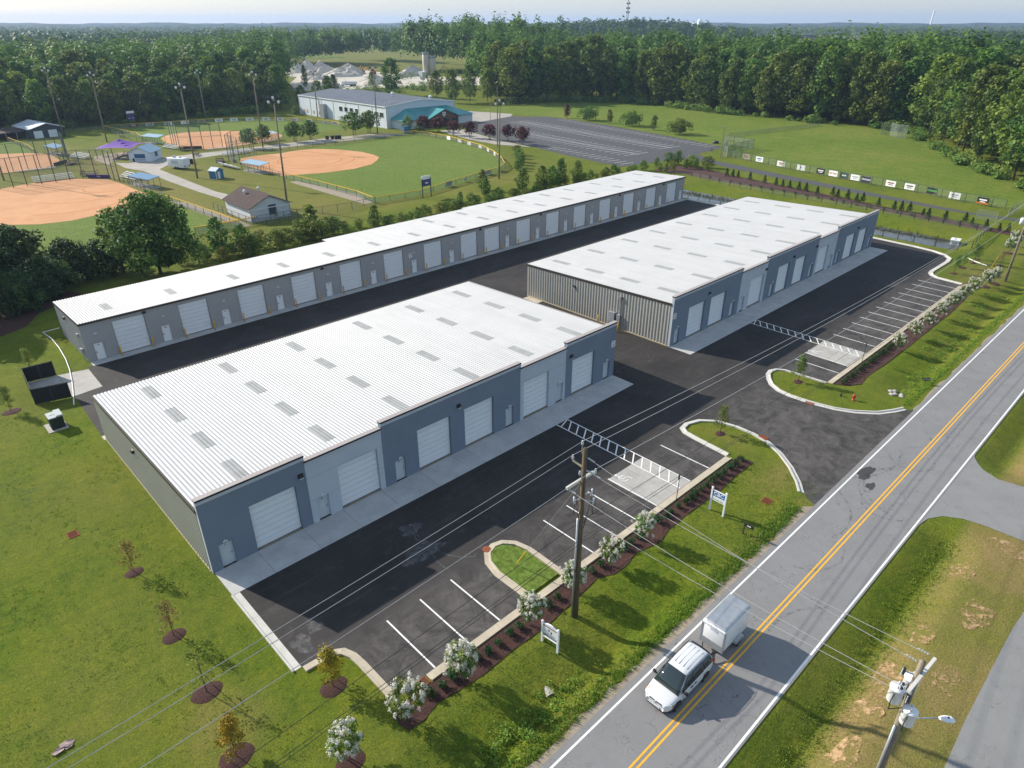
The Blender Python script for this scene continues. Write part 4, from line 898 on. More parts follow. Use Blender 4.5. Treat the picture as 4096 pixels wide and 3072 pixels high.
# ================================================================ SIGNS AND SMALL SITE THINGS
flat('sign_blue', (0.012, 0.11, 0.33)); flat('maroon', (0.14, 0.02, 0.02)); flat('navy', (0.02, 0.025, 0.06)); flat('print_grey', (0.32, 0.36, 0.42)); flat('print_white', (0.8, 0.8, 0.8)); flat('print_black', (0.015, 0.015, 0.018)); flat('print_blue', (0.05, 0.12, 0.3))
s = empty('road_sign', (42.42, 20.42, 0), 0, 'white two-post sign reading CBC in white on blue', 'sign')
for y in (-0.62, 0.62):
    p_ = MB().box(-0.065, 0.065, y - 0.065, y + 0.065, -0.2, 2.28).build('post', 'white_metal', s)
    MB().add([(-0.085, y - 0.085, 2.28), (0.085, y - 0.085, 2.28), (0.085, y + 0.085, 2.28), (-0.085, y + 0.085, 2.28), (0, y, 2.36)], [(0, 1, 4), (1, 2, 4), (2, 3, 4), (3, 0, 4), (3, 2, 1, 0)]).build('post_cap', 'white_metal', p_)
pn = MB().box(-0.03, 0.03, -0.555, 0.555, 1.12, 2.10).build('panel', 'white_metal', s)
MB().box(-0.037, -0.031, -0.54, 0.54, 1.55, 2.02).build('blue_band', 'sign_blue', pn)
text('CBC', 0.46, (-0.040, 0, 1.79), '-x', 'print_white', pn, bold=0.006)
text('252-752-4220', 0.155, (-0.034, 0, 1.25), '-x', 'print_grey', pn, bold=0.004)
for k in range(11): MB().box(-0.036, -0.031, 0.50 - k * 0.095, 0.54 - k * 0.095 - 0.09 + 0.02, 1.42, 1.455).build('small_print', 'print_grey', pn)
s = empty('road_sign', (22.97, 20.54, 0), R(6), 'white framed two-post sign with maroon band beside the utility pole', 'sign')
for y in (-0.62, 0.62):
    p_ = MB().box(-0.065, 0.065, y - 0.065, y + 0.065, -0.2, 1.76).build('post', 'white_metal', s)
    MB().lathe([(0.09, 0), (0.09, 0.04), (0.05, 0.10), (0.0, 0.12)], (0, y, 1.76), 10).build('post_cap', 'white_metal', p_)
pn = MB().box(-0.03, 0.03, -0.555, 0.555, 0.62, 1.66).build('panel', 'white_metal', s)
mb = MB(); poly = [(-0.555, 1.66), (0.555, 1.66), (0.42, 1.70), (0.2, 1.80), (0.0, 1.83), (-0.2, 1.80), (-0.42, 1.70)]
n = len(poly); mb.add([(-0.045, y, z) for y, z in poly] + [(0.045, y, z) for y, z in poly], [tuple(range(n)), tuple(range(2 * n - 1, n - 1, -1))] + [(i, n + i, n + (i + 1) % n, (i + 1) % n) for i in range(n)]); mb.build('pediment', 'white_metal', s)
MB().box(-0.06, 0.06, -0.555, 0.555, 0.56, 0.62).build('bottom_rail', 'white_metal', s)
MB().box(-0.036, -0.031, -0.54, 0.54, 1.52, 1.58).build('maroon_band', 'maroon', pn); MB().box(-0.036, -0.031, -0.53, 0.53, 0.70, 0.86).build('navy_band', 'navy', pn)
for (y0, y1, z0, z1) in ((0.05, 0.13, 1.2, 1.42), (-0.14, -0.06, 1.1, 1.3)): MB().box(-0.036, -0.031, y0, y1, z0, z1).build('emblem', 'maroon', pn)
for (y, z, w_) in ((0.36, 1.18, 0.22), (0.12, 1.05, 0.12), (-0.05, 1.02, 0.12), (-0.30, 1.02, 0.30), (0.0, 0.94, 0.7)): MB().box(-0.036, -0.031, y - w_ / 2, y + w_ / 2, z - 0.025, z + 0.025).build('print', 'print_grey', pn)
for k in range(6): MB().box(-0.038, -0.0365, 0.5 - k * 0.17, 0.5 - k * 0.17 - 0.12, 0.76, 0.80).build('print', 'print_white', pn)

mbx = empty('mailbox', (41.68, 17.59, 0), R(-90), 'black mailbox on a wooden post by the road', 'mailbox')
MB().box(-0.05, 0.05, -0.05, 0.05, -0.2, 1.15).build('post', 'wood_dark', mbx); MB().box(-0.05, 0.75, -0.04, 0.04, 0.82, 0.90).build('arm', 'wood_dark', mbx)
prof = [(-0.09, 0.0), (0.09, 0.0), (0.09, 0.13), (0.06, 0.19), (0.0, 0.215), (-0.06, 0.19), (-0.09, 0.13)]; n = len(prof)
MB().add([(0.12, a, 0.91 + b_) for a, b_ in prof] + [(0.72, a, 0.91 + b_) for a, b_ in prof], [tuple(range(n - 1, -1, -1)), tuple(range(n, 2 * n))] + [(i, (i + 1) % n, n + (i + 1) % n, n + i) for i in range(n)]).build('box', 'black', mbx)
MB().box(0.25, 0.55, 0.091, 0.096, 0.97, 1.05).build('number_plate', 'print_white', mbx); MB().box(0.25, 0.55, -0.096, -0.091, 0.97, 1.05).build('number_plate', 'print_white', mbx)
s = empty('address_sign', (78.79, 16.6, 0), R(-40), 'small black address sign on the verge reading 6776-B', 'sign')
MB().box(-0.02, 0.02, -0.02, 0.02, -0.2, 0.75).build('post', 'dark_metal', s); pl = MB().box(-0.42, 0.42, -0.035, -0.022, 0.40, 0.78).build('plate', 'print_black', s); text('6776-B', 0.26, (0, -0.04, 0.58), '-y', 'print_white', pl)
for x, y, l in ((41.49, 23.60, 'grey accessible parking sign post at the nearer pale bay'), (79.15, 23.60, 'grey accessible parking sign post at the farther pale bay')):
    s = empty('parking_sign', (x, y, 0), 0, l, 'sign'); MB().tube((0, 0, 0), (0, 0, 2.75), 0.032).build('post', 'dark_metal', s)
    pl = MB().box(-0.16, 0.16, 0.035, 0.045, 2.1, 2.6).build('plate', 'galv', s); MB().box(-0.15, 0.15, 0.0455, 0.049, 2.3, 2.59).build('blue_panel', 'sign_blue', pl)
hy = empty('fire_hydrant', (69.37, 20.55, 0), R(30), 'red fire hydrant on the grass beside the entrance', 'hydrant')
MB().lathe([(0.17, 0), (0.17, 0.05), (0.12, 0.06), (0.12, 0.48), (0.16, 0.50), (0.16, 0.54), (0.13, 0.60), (0.08, 0.68), (0.03, 0.70), (0.03, 0.75), (0.0, 0.75)], n=14).build('barrel', 'red_paint', hy, True)
for d in ((0.22, 0, 0.40), (-0.22, 0, 0.40), (0, -0.25, 0.36)): MB().tube((d[0] * 0.4, d[1] * 0.4, d[2]), d, 0.07 if d[1] else 0.055, n=10).build('outlet', 'red_paint', hy)
MB().tube((0, -0.25, 0.36), (0, -0.29, 0.36), 0.06, n=10).build('outlet_cap', 'white_metal', hy)
v = MB().lathe([(0.1, 0), (0.1, 0.28), (0.12, 0.30), (0.0, 0.33)], n=10).build('valve_post', 'dark_metal'); v.location = (69.31, 21.83, 0); tag(v, 'short dark valve post on the grass behind the red hydrant', 'valve post')

# fenced bin enclosure
en = empty('bin_enclosure', (0, 0, 0), 0, 'black slatted chain-link enclosure open towards the alley', 'enclosure')
cs = [(10.0, 78.15), (6.85, 78.95), (7.3, 85.2), (10.15, 85.02)]
for (a, b_) in zip(cs, cs[1:]):
    d = Vector(b_) - Vector(a); L = d.length; nn = 3 if L > 4 else 2
    for k in range(nn + (b_ == cs[-1])):
        q = Vector(a) + d * k / nn; MB().tube((q.x, q.y, 0), (q.x, q.y, 1.88), 0.045).build('post', 'dark_metal', en)
    MB().beam((a[0], a[1], 1.82), (b_[0], b_[1], 1.82), 0.045, 0.045).build('top_rail', 'dark_metal', en)
    pn = MB().beam((a[0], a[1], 0.92), (b_[0], b_[1], 0.92), 0.018, 1.70).build('slat_screen', 'privacy_mesh', en)
    t = MB(); k = 0.12
    while k < L:
        q = Vector(a) + d.normalized() * k; t.beam((q.x, q.y, 0.10), (q.x, q.y, 1.75), 0.034, 0.05); k += 0.12
    o = t.build('slats', 'privacy_mesh', en); o['kind'] = 'stuff'
# pad-mounted transformer
tf = empty('pad_transformer', (7.4, 72.35, 0), 0, 'dark green transformer cabinet with pale lid on a concrete pad in the lawn', 'transformer')
MB().box(-1.0, 0.72, -0.85, 1.25, -0.1, 0.06).build('pad', 'concrete_pad', tf)
flat('xf_green', (0.008, 0.018, 0.016), 0.5); flat('xf_lid', (0.36, 0.40, 0.40), 0.5)
MB().box(-0.62, 0.55, -0.50, 0.75, 0.06, 1.30).build('body', 'xf_green', tf); MB().box(-0.66, 0.03, -0.62, 0.80, 1.303, 1.40).build('lid', 'xf_lid', tf); MB().box(0.035, 0.60, -0.54, 0.92, 1.303, 1.47).build('lid', 'xf_lid', tf)
MB().box(-0.02, 0.0, -0.515, -0.502, 0.1, 1.28).build('door_seam', 'black', tf); MB().box(-0.45, 0.0, 0.02, 0.10, 1.402, 1.412).build('lift_slot', 'black', tf)
ho = MB().path([(14.0, 99.9, 0.06), (13.0, 99.8, 0.06), (12.05, 99.7, 0.06), (12.2, 98.6, 0.06), (12.4, 96.9, 0.06), (12.35, 93.05, 0.06), (12.06, 88.9, 0.06), (11.62, 85.4, 0.09), (11.0, 81.9, 0.10), (10.32, 78.7, 0.08), (9.7, 76.1, 0.06)], 0.055, 8).build('drain_hose', 'white_metal', None, True)
tag(ho, 'long white hose curving over the lawn and the bin pad', 'hose')
lt = MB(); r_ = random.Random(5)
for k in range(9):
    a = r_.uniform(0, 6.28); c = (r_.uniform(-0.35, 0.35), r_.uniform(-0.2, 0.2)); w_ = r_.uniform(0.15, 0.35)
    lt.add([(c[0] + w_ * math.cos(a + q), c[1] + w_ * 0.6 * math.sin(a + q), 0.03 + 0.12 * r_.random()) for q in (0, 1.2, 2.4, 3.6, 4.9)], [(0, 1, 2, 3, 4)])
o = lt.build('crumpled_cloth', 'brown_cloth'); o.location = (-1.44, 34.2, 0); tag(o, 'crumpled pale cloth lying on the near lawn', 'cloth')
# culverts
for nm, loc, rz, l in (('culvert_pipe', (20.75, 18.6, -1.24), R(75), 'pale concrete culvert mouth in the weedy ditch'), ('culvert_pipe', (54.35, 6.2, -0.98), R(0), 'dark culvert mouth under the side driveway')):
    c = empty(nm, loc, rz, l, 'culvert'); n = 16; vs = []
    for x, r2 in ((-0.35, 0.42), (1.3, 0.42), (1.3, 0.34), (-0.35, 0.34)):
        vs += [(x, r2 * math.cos(2 * math.pi * k / n), 0.42 + r2 * math.sin(2 * math.pi * k / n)) for k in range(n)]
    fs = [(i * n + k, i * n + (k + 1) % n, ((i + 1) % 4) * n + (k + 1) % n, ((i + 1) % 4) * n + k) for i in (0, 2, 3) for k in range(n)]
    MB().add(vs, fs).build('pipe', 'stone' if 'pale' in l else 'dark_metal', c); MB().tube((1.0, 0, 0.42), (1.05, 0, 0.42), 0.35, n=16).build('dark_end', 'black', c)
for i, (x, y) in enumerate([(74.4, 18.1), (74.9, 17.6), (74.2, 17.4), (75.2, 18.4), (74.7, 18.7), (73.9, 18.3)]):
    mb = MB(); r_ = random.Random(i); mb.lathe([(0.02, -0.1), (0.22, -0.02), (0.24, 0.08), (0.1, 0.18)], n=7); mb.v = [(a * r_.uniform(0.8, 1.3), b_ * r_.uniform(0.8, 1.3), c_) for a, b_, c_ in mb.v]
    o = mb.build('rip_rap_stone', 'stone'); o.location = (x, y, float(gz(x, y)) + 0.04); tag(o, ['largest', 'second', 'third', 'farthest', 'middle', 'nearest'][i] + ' pale rubble stone in the ditch beyond the entrance', 'stone', 'rubble stones at the ditch end')
wb = empty('pump_cabinet', (143.4, 32.6, 0), R(8), 'white utility cabinet on the bank at the end of the pond', 'cabinet')
zz = float(gz(143.4, 32.6)); wb.location.z = zz - 0.1
MB().box(-0.9, 0.9, -0.7, 0.7, 0, 1.25).build('body', 'white_metal', wb); MB().box(-0.98, 0.98, -0.78, 0.78, 1.252, 1.36).build('lid', 'white_metal', wb); MB().box(-0.35, 0.35, -0.1, 0.2, 1.362, 1.372).build('hatch', 'rust', wb); MB().box(-0.92, -0.901, -0.45, 0.35, 0.55, 0.95).build('louvre', 'galv', wb); MB().box(-0.5, 0.5, -0.72, -0.701, 0.62, 0.92).build('louvre', 'galv', wb)

# ================================================================ UTILITY POLES AND WIRES
def insulator(parent, p, h=0.30, r=0.09, nm='insulator'):
    MB().lathe([(0.03, -0.08), (0.03, 0.0), (r, 0.02), (r * 0.6, 0.10), (r * 0.9, 0.13), (r * 0.55, 0.2), (r * 0.7, 0.24), (r * 0.3, h)], p, 10).build(nm, 'insulator', parent, True)
PA = Vector((25.98, 21.06, 0)); PAH = 13.4
pa = empty('utility_pole', PA, 0, 'brown timber utility pole with pale crossarm and grey conduit beside the bays', 'utility pole')
MB().tube((0, 0, -0.3), (0, 0, PAH), 0.20, 0.135, 14).build('pole', 'pole_wood', pa, True)
MB().tube((-0.20, 0.12, 0), (-0.16, 0.10, 8.3), 0.075, n=10).build('conduit', 'galv', pa, True)
MB().beam((-1.22, 0.22, 11.05), (1.18, 0.22, 11.05), 0.16, 0.17).build('crossarm', 'arm_fibre', pa)
MB().tube((-0.05, 0.16, 13.0), (-0.05, 0.17, 13.62), 0.03).build('pole_top_pin', 'galv', pa); insulator(pa, (-0.05, 0.17, 13.62))
MB().beam((0, 0.1, 12.05), (-0.1, 0.82, 12.25), 0.09, 0.09).build('bracket', 'wood_pale', pa); insulator(pa, (-0.1, 0.80, 12.35))
MB().beam((0.05, -0.1, 11.9), (0.1, -0.80, 11.95), 0.07, 0.07).build('bracket', 'galv', pa); insulator(pa, (0.1, -0.80, 12.05))
insulator(pa, (-0.35, 0.0, 11.75), 0.2, 0.08); MB().tube((0, 0, 11.75), (-0.35, 0, 11.75), 0.02).build('bracket', 'galv', pa)
for k, (x, y, z) in enumerate([(0.55, -0.25, 10.1), (0.35, -0.55, 9.7), (-0.45, 0.2, 9.8)]):
    MB().beam((0, 0, z), (x, y, z), 0.06, 0.07).build('bracket', 'galv', pa); c = MB().tube((x, y, z - 0.25), (x * 1.1, y * 1.1, z + 0.25), 0.075, 0.06, 10).build('fuse_cutout', 'insulator', pa, True)
    MB().tube((x + 0.1, y - 0.1, z - 0.3), (x + 0.12, y - 0.05, z + 0.2), 0.02).build('fuse_tube', 'dark_metal', c)
mb = MB()
for k in range(4): mb.path([(-0.42 + 0.05 * math.sin(k), 0.02 * k + 0.30 * math.cos(t), 4.0 + 0.36 * math.sin(t)) for t in [2 * math.pi * i / 16 for i in range(17)]], 0.03, 6)
mb.build('cable_coil', 'black_cable', pa)
for (a, b_) in (((0.5, -0.2, 10.3), (0.15, -0.12, 7.9)), ((0.3, -0.5, 9.6), (0.15, -0.1, 7.5)), ((-0.4, 0.2, 9.6), (-0.12, 0.1, 8.3))):
    MB().path([a, (a[0] * 1.2, a[1] * 1.2, a[2] - 0.8), (b_[0] * 2, b_[1] * 2, b_[2] + 0.8), b_], 0.022, 6).build('jumper', 'black_cable', pa)
# pole with three transformers beyond the road
PT = Vector((27.85, 2.55, 0)); PTt = Vector((-0.55, 0, 10.5))
pt = empty('utility_pole', PT, 0, 'weathered pole with three white transformers and a street lamp', 'utility pole')
MB().tube((0, 0, -0.3), PTt, 0.19, 0.13, 14).build('pole', 'pole_wood_grey', pt, True)
ax = lambda z: PTt * (z / 10.5)
q = ax(9.75); MB().beam(q + Vector((-1.35, -0.05, 0)), q + Vector((1.35, -0.25, 0)), 0.14, 0.15).build('crossarm', 'arm_fibre', pt)
for (dx, dy, z) in ((-0.55, 0.45, 7.9), (0.42, 0.18, 7.95), (-0.52, -0.30, 7.0)):
    q = ax(z) + Vector((dx, dy, 0)); t = MB().lathe([(0.0, -0.02), (0.26, 0.0), (0.30, 0.06), (0.30, 0.82), (0.33, 0.84), (0.33, 0.88), (0.16, 0.98), (0.0, 1.0)], q, 16).build('transformer', 'white_metal', pt, True)
    for s_ in (-1, 1): MB().lathe([(0.04, 0.0), (0.06, 0.02), (0.035, 0.07), (0.055, 0.09), (0.03, 0.14), (0.05, 0.16), (0.02, 0.24)], q + Vector((0.15 * s_, 0.02 * s_, 0.90)), 8).build('bushing', 'insulator', t, True)
    MB().beam(ax(z + 0.4), q + Vector((0, 0, 0.4)), 0.07, 0.1).build('bracket', 'galv', pt)
    MB().path([q + Vector((-0.3, 0, 0.7)), q + Vector((-0.5, 0.02, 0.4)), q + Vector((-0.42, 0.0, -0.2)), ax(z - 0.6)], 0.025, 6).build('jumper', 'black_cable', pt)
for (dx, dy, z) in ((-0.75, 0.28, 9.25), (-0.15, 0.5, 9.55), (-0.75, -0.1, 8.75)):
    q = ax(z) + Vector((dx, dy, 0)); MB().beam(ax(z), q, 0.05, 0.05).build('bracket', 'galv', pt); c = MB().tube(q + Vector((0, 0, -0.18)), q + Vector((0, 0, 0.2)), 0.06, n=8).build('fuse_cutout', 'dark_metal', pt); MB().tube(q + Vector((-0.15, 0.05, -0.2)), q + Vector((-0.12, 0.05, 0.22)), 0.022).build('fuse_tube', 'insulator', c)
MB().tube((-0.26, 0.08, 0), ax(6.1) + Vector((-0.22, 0.06, 0)), 0.06, n=10).build('conduit', 'galv', pt, True); MB().tube((0.22, -0.06, 0), ax(6.3) + Vector((0.2, -0.05, 0)), 0.05, n=10).build('conduit', 'galv', pt, True)
lamp_p = ax(6.4); q2 = lamp_p + Vector((0.95, -1.25, 0.45))
MB().path([lamp_p, lamp_p + Vector((0.4, -0.52, 0.25)), q2], 0.035, 8).build('lamp_arm', 'galv', pt, True)
dv = Vector((0.95, -1.25, 0)).normalized(); sv = Vector((-dv.y, dv.x, 0)); prof = [(0, 0.05, 0.05), (0.1, 0.13, 0.08), (0.3, 0.19, 0.11), (0.55, 0.19, 0.10), (0.68, 0.12, 0.05)]
vs = []; nn = 10
for d_, w_, h_ in prof:
    for k in range(nn): t = 2 * math.pi * k / nn; vs.append(q2 + dv * d_ + sv * (w_ * math.cos(t)) + Vector((0, 0, h_ * math.sin(t) * (1 if math.sin(t) > 0 else 0.6))))
MB().add(vs, [(i * nn + k, i * nn + (k + 1) % nn, (i + 1) * nn + (k + 1) % nn, (i + 1) * nn + k) for i in range(4) for k in range(nn)] + [tuple(range(nn - 1, -1, -1)), tuple(40 + k for k in range(nn))]).build('lamp_head', 'white_metal', pt, True)
MB().lathe([(0.04, 0), (0.04, 0.06), (0.0, 0.07)], q2 + dv * 0.4 + Vector((0, 0, 0.10)), 8).build('photocell', 'purple_pad', pt)
# far pole at the end of the lot
PR_ = Vector((124.44, 20.1, 0))
pr = empty('utility_pole', PR_, 0, 'grey leaning utility pole by the verge at the far end of the lot', 'utility pole')
MB().tube((0, 0, -0.3), (0.9, 0.1, 12.6), 0.19, 0.13, 12).build('pole', 'pole_wood_grey', pr, True)
MB().lathe([(0.0, 0), (0.30, 0.02), (0.30, 0.85), (0.15, 0.98), (0, 1.0)], (0.15, 0.5, 8.6), 14).build('transformer', 'white_metal', pr, True); MB().beam((0.62, 0.05, 9.0), (0.2, 0.5, 9.0), 0.06, 0.1).build('bracket', 'galv', pr)
MB().beam((-0.4, 0.05, 11.9), (2.1, 0.1, 11.9), 0.12, 0.13).build('crossarm', 'wood_dark', pr)
def wire(name, a, b_, sag, r, label, mat='wire_metal', n=24, group='overhead wires along the lot'):
    a, b_ = Vector(a), Vector(b_)
    pts = [a.lerp(b_, i / n) - Vector((0, 0, 4 * sag * (i / n) * (1 - i / n))) for i in range(n + 1)]
    o = MB().path(pts, r, 5).build(name, mat); tag(o, label, 'wire', group); return o
W1, W2, W3 = PA + Vector((-0.05, 0.17, 13.85)), PA + Vector((-0.1, 0.80, 12.62)), PA + Vector((0.1, -0.80, 12.32))
far = [PR_ + Vector((0.9, 0.15, 12.6)), PR_ + Vector((0.9, 0.9, 11.6)), PR_ + Vector((0.9, -0.7, 11.6))]
left = [Vector((-62, 21.4, 13.4)), Vector((-62, 22.0, 12.2)), Vector((-62, 20.3, 12.2))]
for nm, a, f_, l_ in (('top', W1, far[0], left[0]), ('inner', W2, far[1], left[1]), ('outer', W3, far[2], left[2])):
    wire('power_line', a, f_, 1.2, 0.017, f'{nm} power line from the brown pole towards the far pole'); wire('power_line', a, l_, 1.0, 0.017, f'{nm} power line from the brown pole over the near lawn')
for k, z in enumerate((7.8, 6.9, 6.6)):
    nm = ('upper', 'middle', 'lower')[k]; yo = -0.25 if k else 0.2
    wire('cable_line', PA + Vector((0.1, yo, z)), PR_ + Vector((0.6, yo, z - 0.6)), 0.9, 0.016, f'{nm} dark communication cable towards the far pole', 'black_cable'); wire('cable_line', PA + Vector((-0.1, yo, z)), (-62, 21 + yo, z), 0.8, 0.016, f'{nm} dark communication cable over the near lawn', 'black_cable')
for k, (a, b_) in enumerate([((0.08, -0.15, 12.8), (-0.4, 0.2, 10.2)), ((1.1, 0.15, 10.95), (0.9, 0.0, 9.75)), ((-1.1, 0.15, 10.95), (-1.75, 0.1, 9.75)), ((0.05, -0.15, 8.6), (-0.5, 0.1, 8.2))]):
    nm = ('highest', 'second', 'third', 'lowest')[k]; A_, B_ = PA + Vector(a), PT + Vector(b_)
    wire('power_line', A_, B_, 0.35, 0.016, f'{nm} wire crossing the road between the two near poles', 'wire_metal', 18, 'wires crossing the road')
    d = (B_ - A_).normalized()
    if k < 3:
        for P_, s_, par in ((A_, 1, pa), (B_, -1, pt)):
            p0 = P_ + d * s_ * 0.03; m_ = MB()
            for j in range(9): c = p0 + d * s_ * (0.06 * j); m_.tube(c, c + d * 0.03, 0.055 if j % 2 else 0.03, n=8)
            o = m_.build('strain_insulator', 'insulator', par); o.location = -Vector(par.location)
g = empty('guy_wire', (26.45, 27.3, 0.1), 0, 'guy wire with yellow guard anchored in the grass island', 'guy wire')
top = PA + Vector((0, 0.15, 10.9)) - Vector((26.45, 27.3, 0.1)); MB().path([(0, 0, 0), top], 0.012, 5).build('strand', 'galv', g); MB().path([top * 0.02, top * 0.19], 0.035, 8).build('guard', 'bollard_yellow', g)
g = empty('guy_wire', (129.5, 23.4, 0), 0, 'yellow guy guard slanting up from the far verge', 'guy wire')
top = Vector((125.3, 20.2, 11.5)) - Vector((129.5, 23.4, 0)); MB().path([(0, 0, 0), top], 0.012, 5).build('strand', 'galv', g); MB().path([top * 0.02, top * 0.2], 0.04, 8).build('guard', 'bollard_yellow', g)
o = MB().path([(132.9, 27.8, 0.05), (131.6, 26.2, 0.05), (130.5, 24.2, 0.05)], 0.06, 8).build('ground_pipe', 'white_metal'); tag(o, 'white pipe lying on the grass by the far saplings', 'pipe')

# ================================================================ VAN AND TRAILER
def wheel(parent, c, r, w, side):
    t = MB().lathe([(r * 0.62, -w / 2), (r * 0.94, -w / 2), (r, -w * 0.36), (r, w * 0.36), (r * 0.94, w / 2), (r * 0.62, w / 2)], c, 24, axis='y').build('wheel', 'tyre', parent, True)
    s = 1 if side > 0 else -1
    rm = MB().lathe([(0.0, 0.0), (r * 0.2, 0.0), (r * 0.25, -0.02 * s), (r * 0.6, -0.01 * s), (r * 0.66, 0.012 * s), (r * 0.66, -0.1 * s), (0.0, -0.1 * s)], (c[0], c[1] + s * w * 0.48, c[2]), 24, axis='y').build('rim', 'alloy', t)
    for k in range(5):
        a = 2 * math.pi * k / 5 + 0.3; MB().obox((c[0] + r * 0.42 * math.cos(a), c[1] + s * (w * 0.48 + 0.004), c[2] + r * 0.42 * math.sin(a)), (r * 0.16, 0.012, r * 0.22), Matrix.Rotation(-a, 3, 'Y')).build('spoke_gap', 'black', rm)
    return t
van = empty('minivan', (26.42, 13.22, ROAD_Z), R(180), 'white minivan driving along the road, towing a trailer', 'van')
# body: lofted sections, front towards +x
ST = [(-2.40, 0.80, 0.42, 0.95), (-2.34, 0.90, 0.34, 1.04), (-1.9, 0.97, 0.27, 1.06), (-1.0, 0.98, 0.24, 1.04), (0.0, 0.98, 0.24, 1.02), (0.9, 0.98, 0.24, 1.00), (1.30, 0.965, 0.25, 0.99), (1.70, 0.94, 0.26, 0.93), (2.06, 0.89, 0.25, 0.86), (2.28, 0.76, 0.25, 0.77), (2.39, 0.60, 0.28, 0.62)]
vs = []; fs = []; NP = 12
for x, w_, zb, zt in ST:
    hh = zt - zb
    half = [(0.0, zb), (w_ * 0.86, zb), (w_ * 0.98, zb + 0.10 * hh), (w_, zb + 0.45 * hh), (w_ * 0.985, zb + 0.80 * hh), (w_ * 0.90, zt - 0.02), (w_ * 0.45, zt + 0.015)]
    ring = half + [(-a, b_) for a, b_ in half[:0:-1]]
    ring = half + [(0.0, zt + 0.03)] + [(-a, b_) for a, b_ in half[:0:-1]]
    NP = len(ring); vs += [(x, a, b_) for a, b_ in ring]
for i in range(len(ST) - 1):
    for k in range(NP): fs.append((i * NP + k, i * NP + (k + 1) % NP, (i + 1) * NP + (k + 1) % NP, (i + 1) * NP + k))
fs += [tuple(range(NP)), tuple((len(ST) - 1) * NP + k for k in range(NP - 1, -1, -1))]
body = smooth_obj(MB().add(vs, [f[::-1] for f in fs]).build('body', 'car_paint', van), 0, 2)
GB = dict(bf=(1.36, 0.88, 0.965), br=(-2.30, 0.90, 1.02), tf=(0.42, 0.665, 1.675), tr=(-1.98, 0.69, 1.70))
# cabin shell with a gently arched roof
cs_ = []
for x, w0, z0, w1, z1 in ((1.36, 0.88, 0.94, 0.86, 0.97), (0.92, 0.90, 0.95, 0.77, 1.36), (0.42, 0.915, 0.95, 0.665, 1.675), (0.1, 0.92, 0.96, 0.68, 1.725), (-0.8, 0.925, 0.98, 0.70, 1.755), (-1.6, 0.92, 0.99, 0.70, 1.745), (-1.98, 0.91, 1.0, 0.69, 1.70), (-2.18, 0.90, 1.0, 0.78, 1.36), (-2.33, 0.88, 1.0, 0.86, 1.03)):
    half = [(0, z0), (w0, z0), (w1, z1 - 0.05 if z1 > 1.5 else z1 - 0.01), (w1 * 0.90, z1), (w1 * 0.45, z1 + (0.02 if z1 > 1.5 else 0.005))]
    cs_.append((x, half + [(0, z1 + (0.03 if z1 > 1.5 else 0.005))] + [(-a, b_) for a, b_ in half[:0:-1]]))
vs = []; fs = []; NP = len(cs_[0][1])
for x, ring in cs_: vs += [(x, a, b_) for a, b_ in ring]
for i in range(len(cs_) - 1):
    for k in range(NP): fs.append((i * NP + k, i * NP + (k + 1) % NP, (i + 1) * NP + (k + 1) % NP, (i + 1) * NP + k))
fs += [tuple(range(NP - 1, -1, -1)), tuple((len(cs_) - 1) * NP + k for k in range(NP))]
roof_o = smooth_obj(MB().add(vs, fs).build('roof', 'car_paint', van), 0, 1)
for y in (-0.42, -0.14, 0.14, 0.42): MB().box(-1.7, 0.05, y - 0.010, y + 0.010, 1.70, 1.782 if abs(y) < 0.3 else 1.768).build('roof_bead', 'car_paint', roof_o)
for s_ in (-1, 1): MB().path([(0.40, s_ * 0.66, 1.685), (-0.3, s_ * 0.69, 1.735), (-1.5, s_ * 0.70, 1.74), (-2.0, s_ * 0.69, 1.70)], 0.013, 6).build('roof_rail', 'black', roof_o)
def pane(name, quad, off, mat='car_glass', parent=van, nu=6, bow=0.0):
    a, b_, c, d = [Vector(p) for p in quad]; nrm = (b_ - a).cross(d - a).normalized(); vs = []
    for i in range(nu + 1):
        for j in range(3):
            u, v_ = i / nu, j / 2; p = a.lerp(b_, u).lerp(d.lerp(c, u), v_); vs.append(p + nrm * (off + bow * (1 - (2 * u - 1) ** 2)))
    fs = [(i * 3 + j, (i + 1) * 3 + j, (i + 1) * 3 + j + 1, i * 3 + j + 1) for i in range(nu) for j in range(2)]
    n0 = len(vs); vs += [v_ - nrm * 0.02 for v_ in vs]; rim = [(i * 3, i * 3 + 3) for i in range(nu)] + [(i * 3 + 5, i * 3 + 2) for i in range(nu)] + [(0 + j + 1, j) for j in range(2)] + [(nu * 3 + j, nu * 3 + j + 1) for j in range(2)]
    fs += [(p, n0 + p, n0 + q_, q_) for p, q_ in rim]
    return MB().add(vs, fs).build(name, mat, parent, True)
ws = pane('windscreen', [(1.40, -0.86, 0.97), (1.40, 0.86, 0.97), (0.40, 0.645, 1.69), (0.40, -0.645, 1.69)], 0.03, bow=0.06)
pane('rear_window', [(-2.31, 0.76, 1.10), (-2.31, -0.76, 1.10), (-2.03, -0.60, 1.62), (-2.03, 0.60, 1.62)], 0.05, bow=0.03)
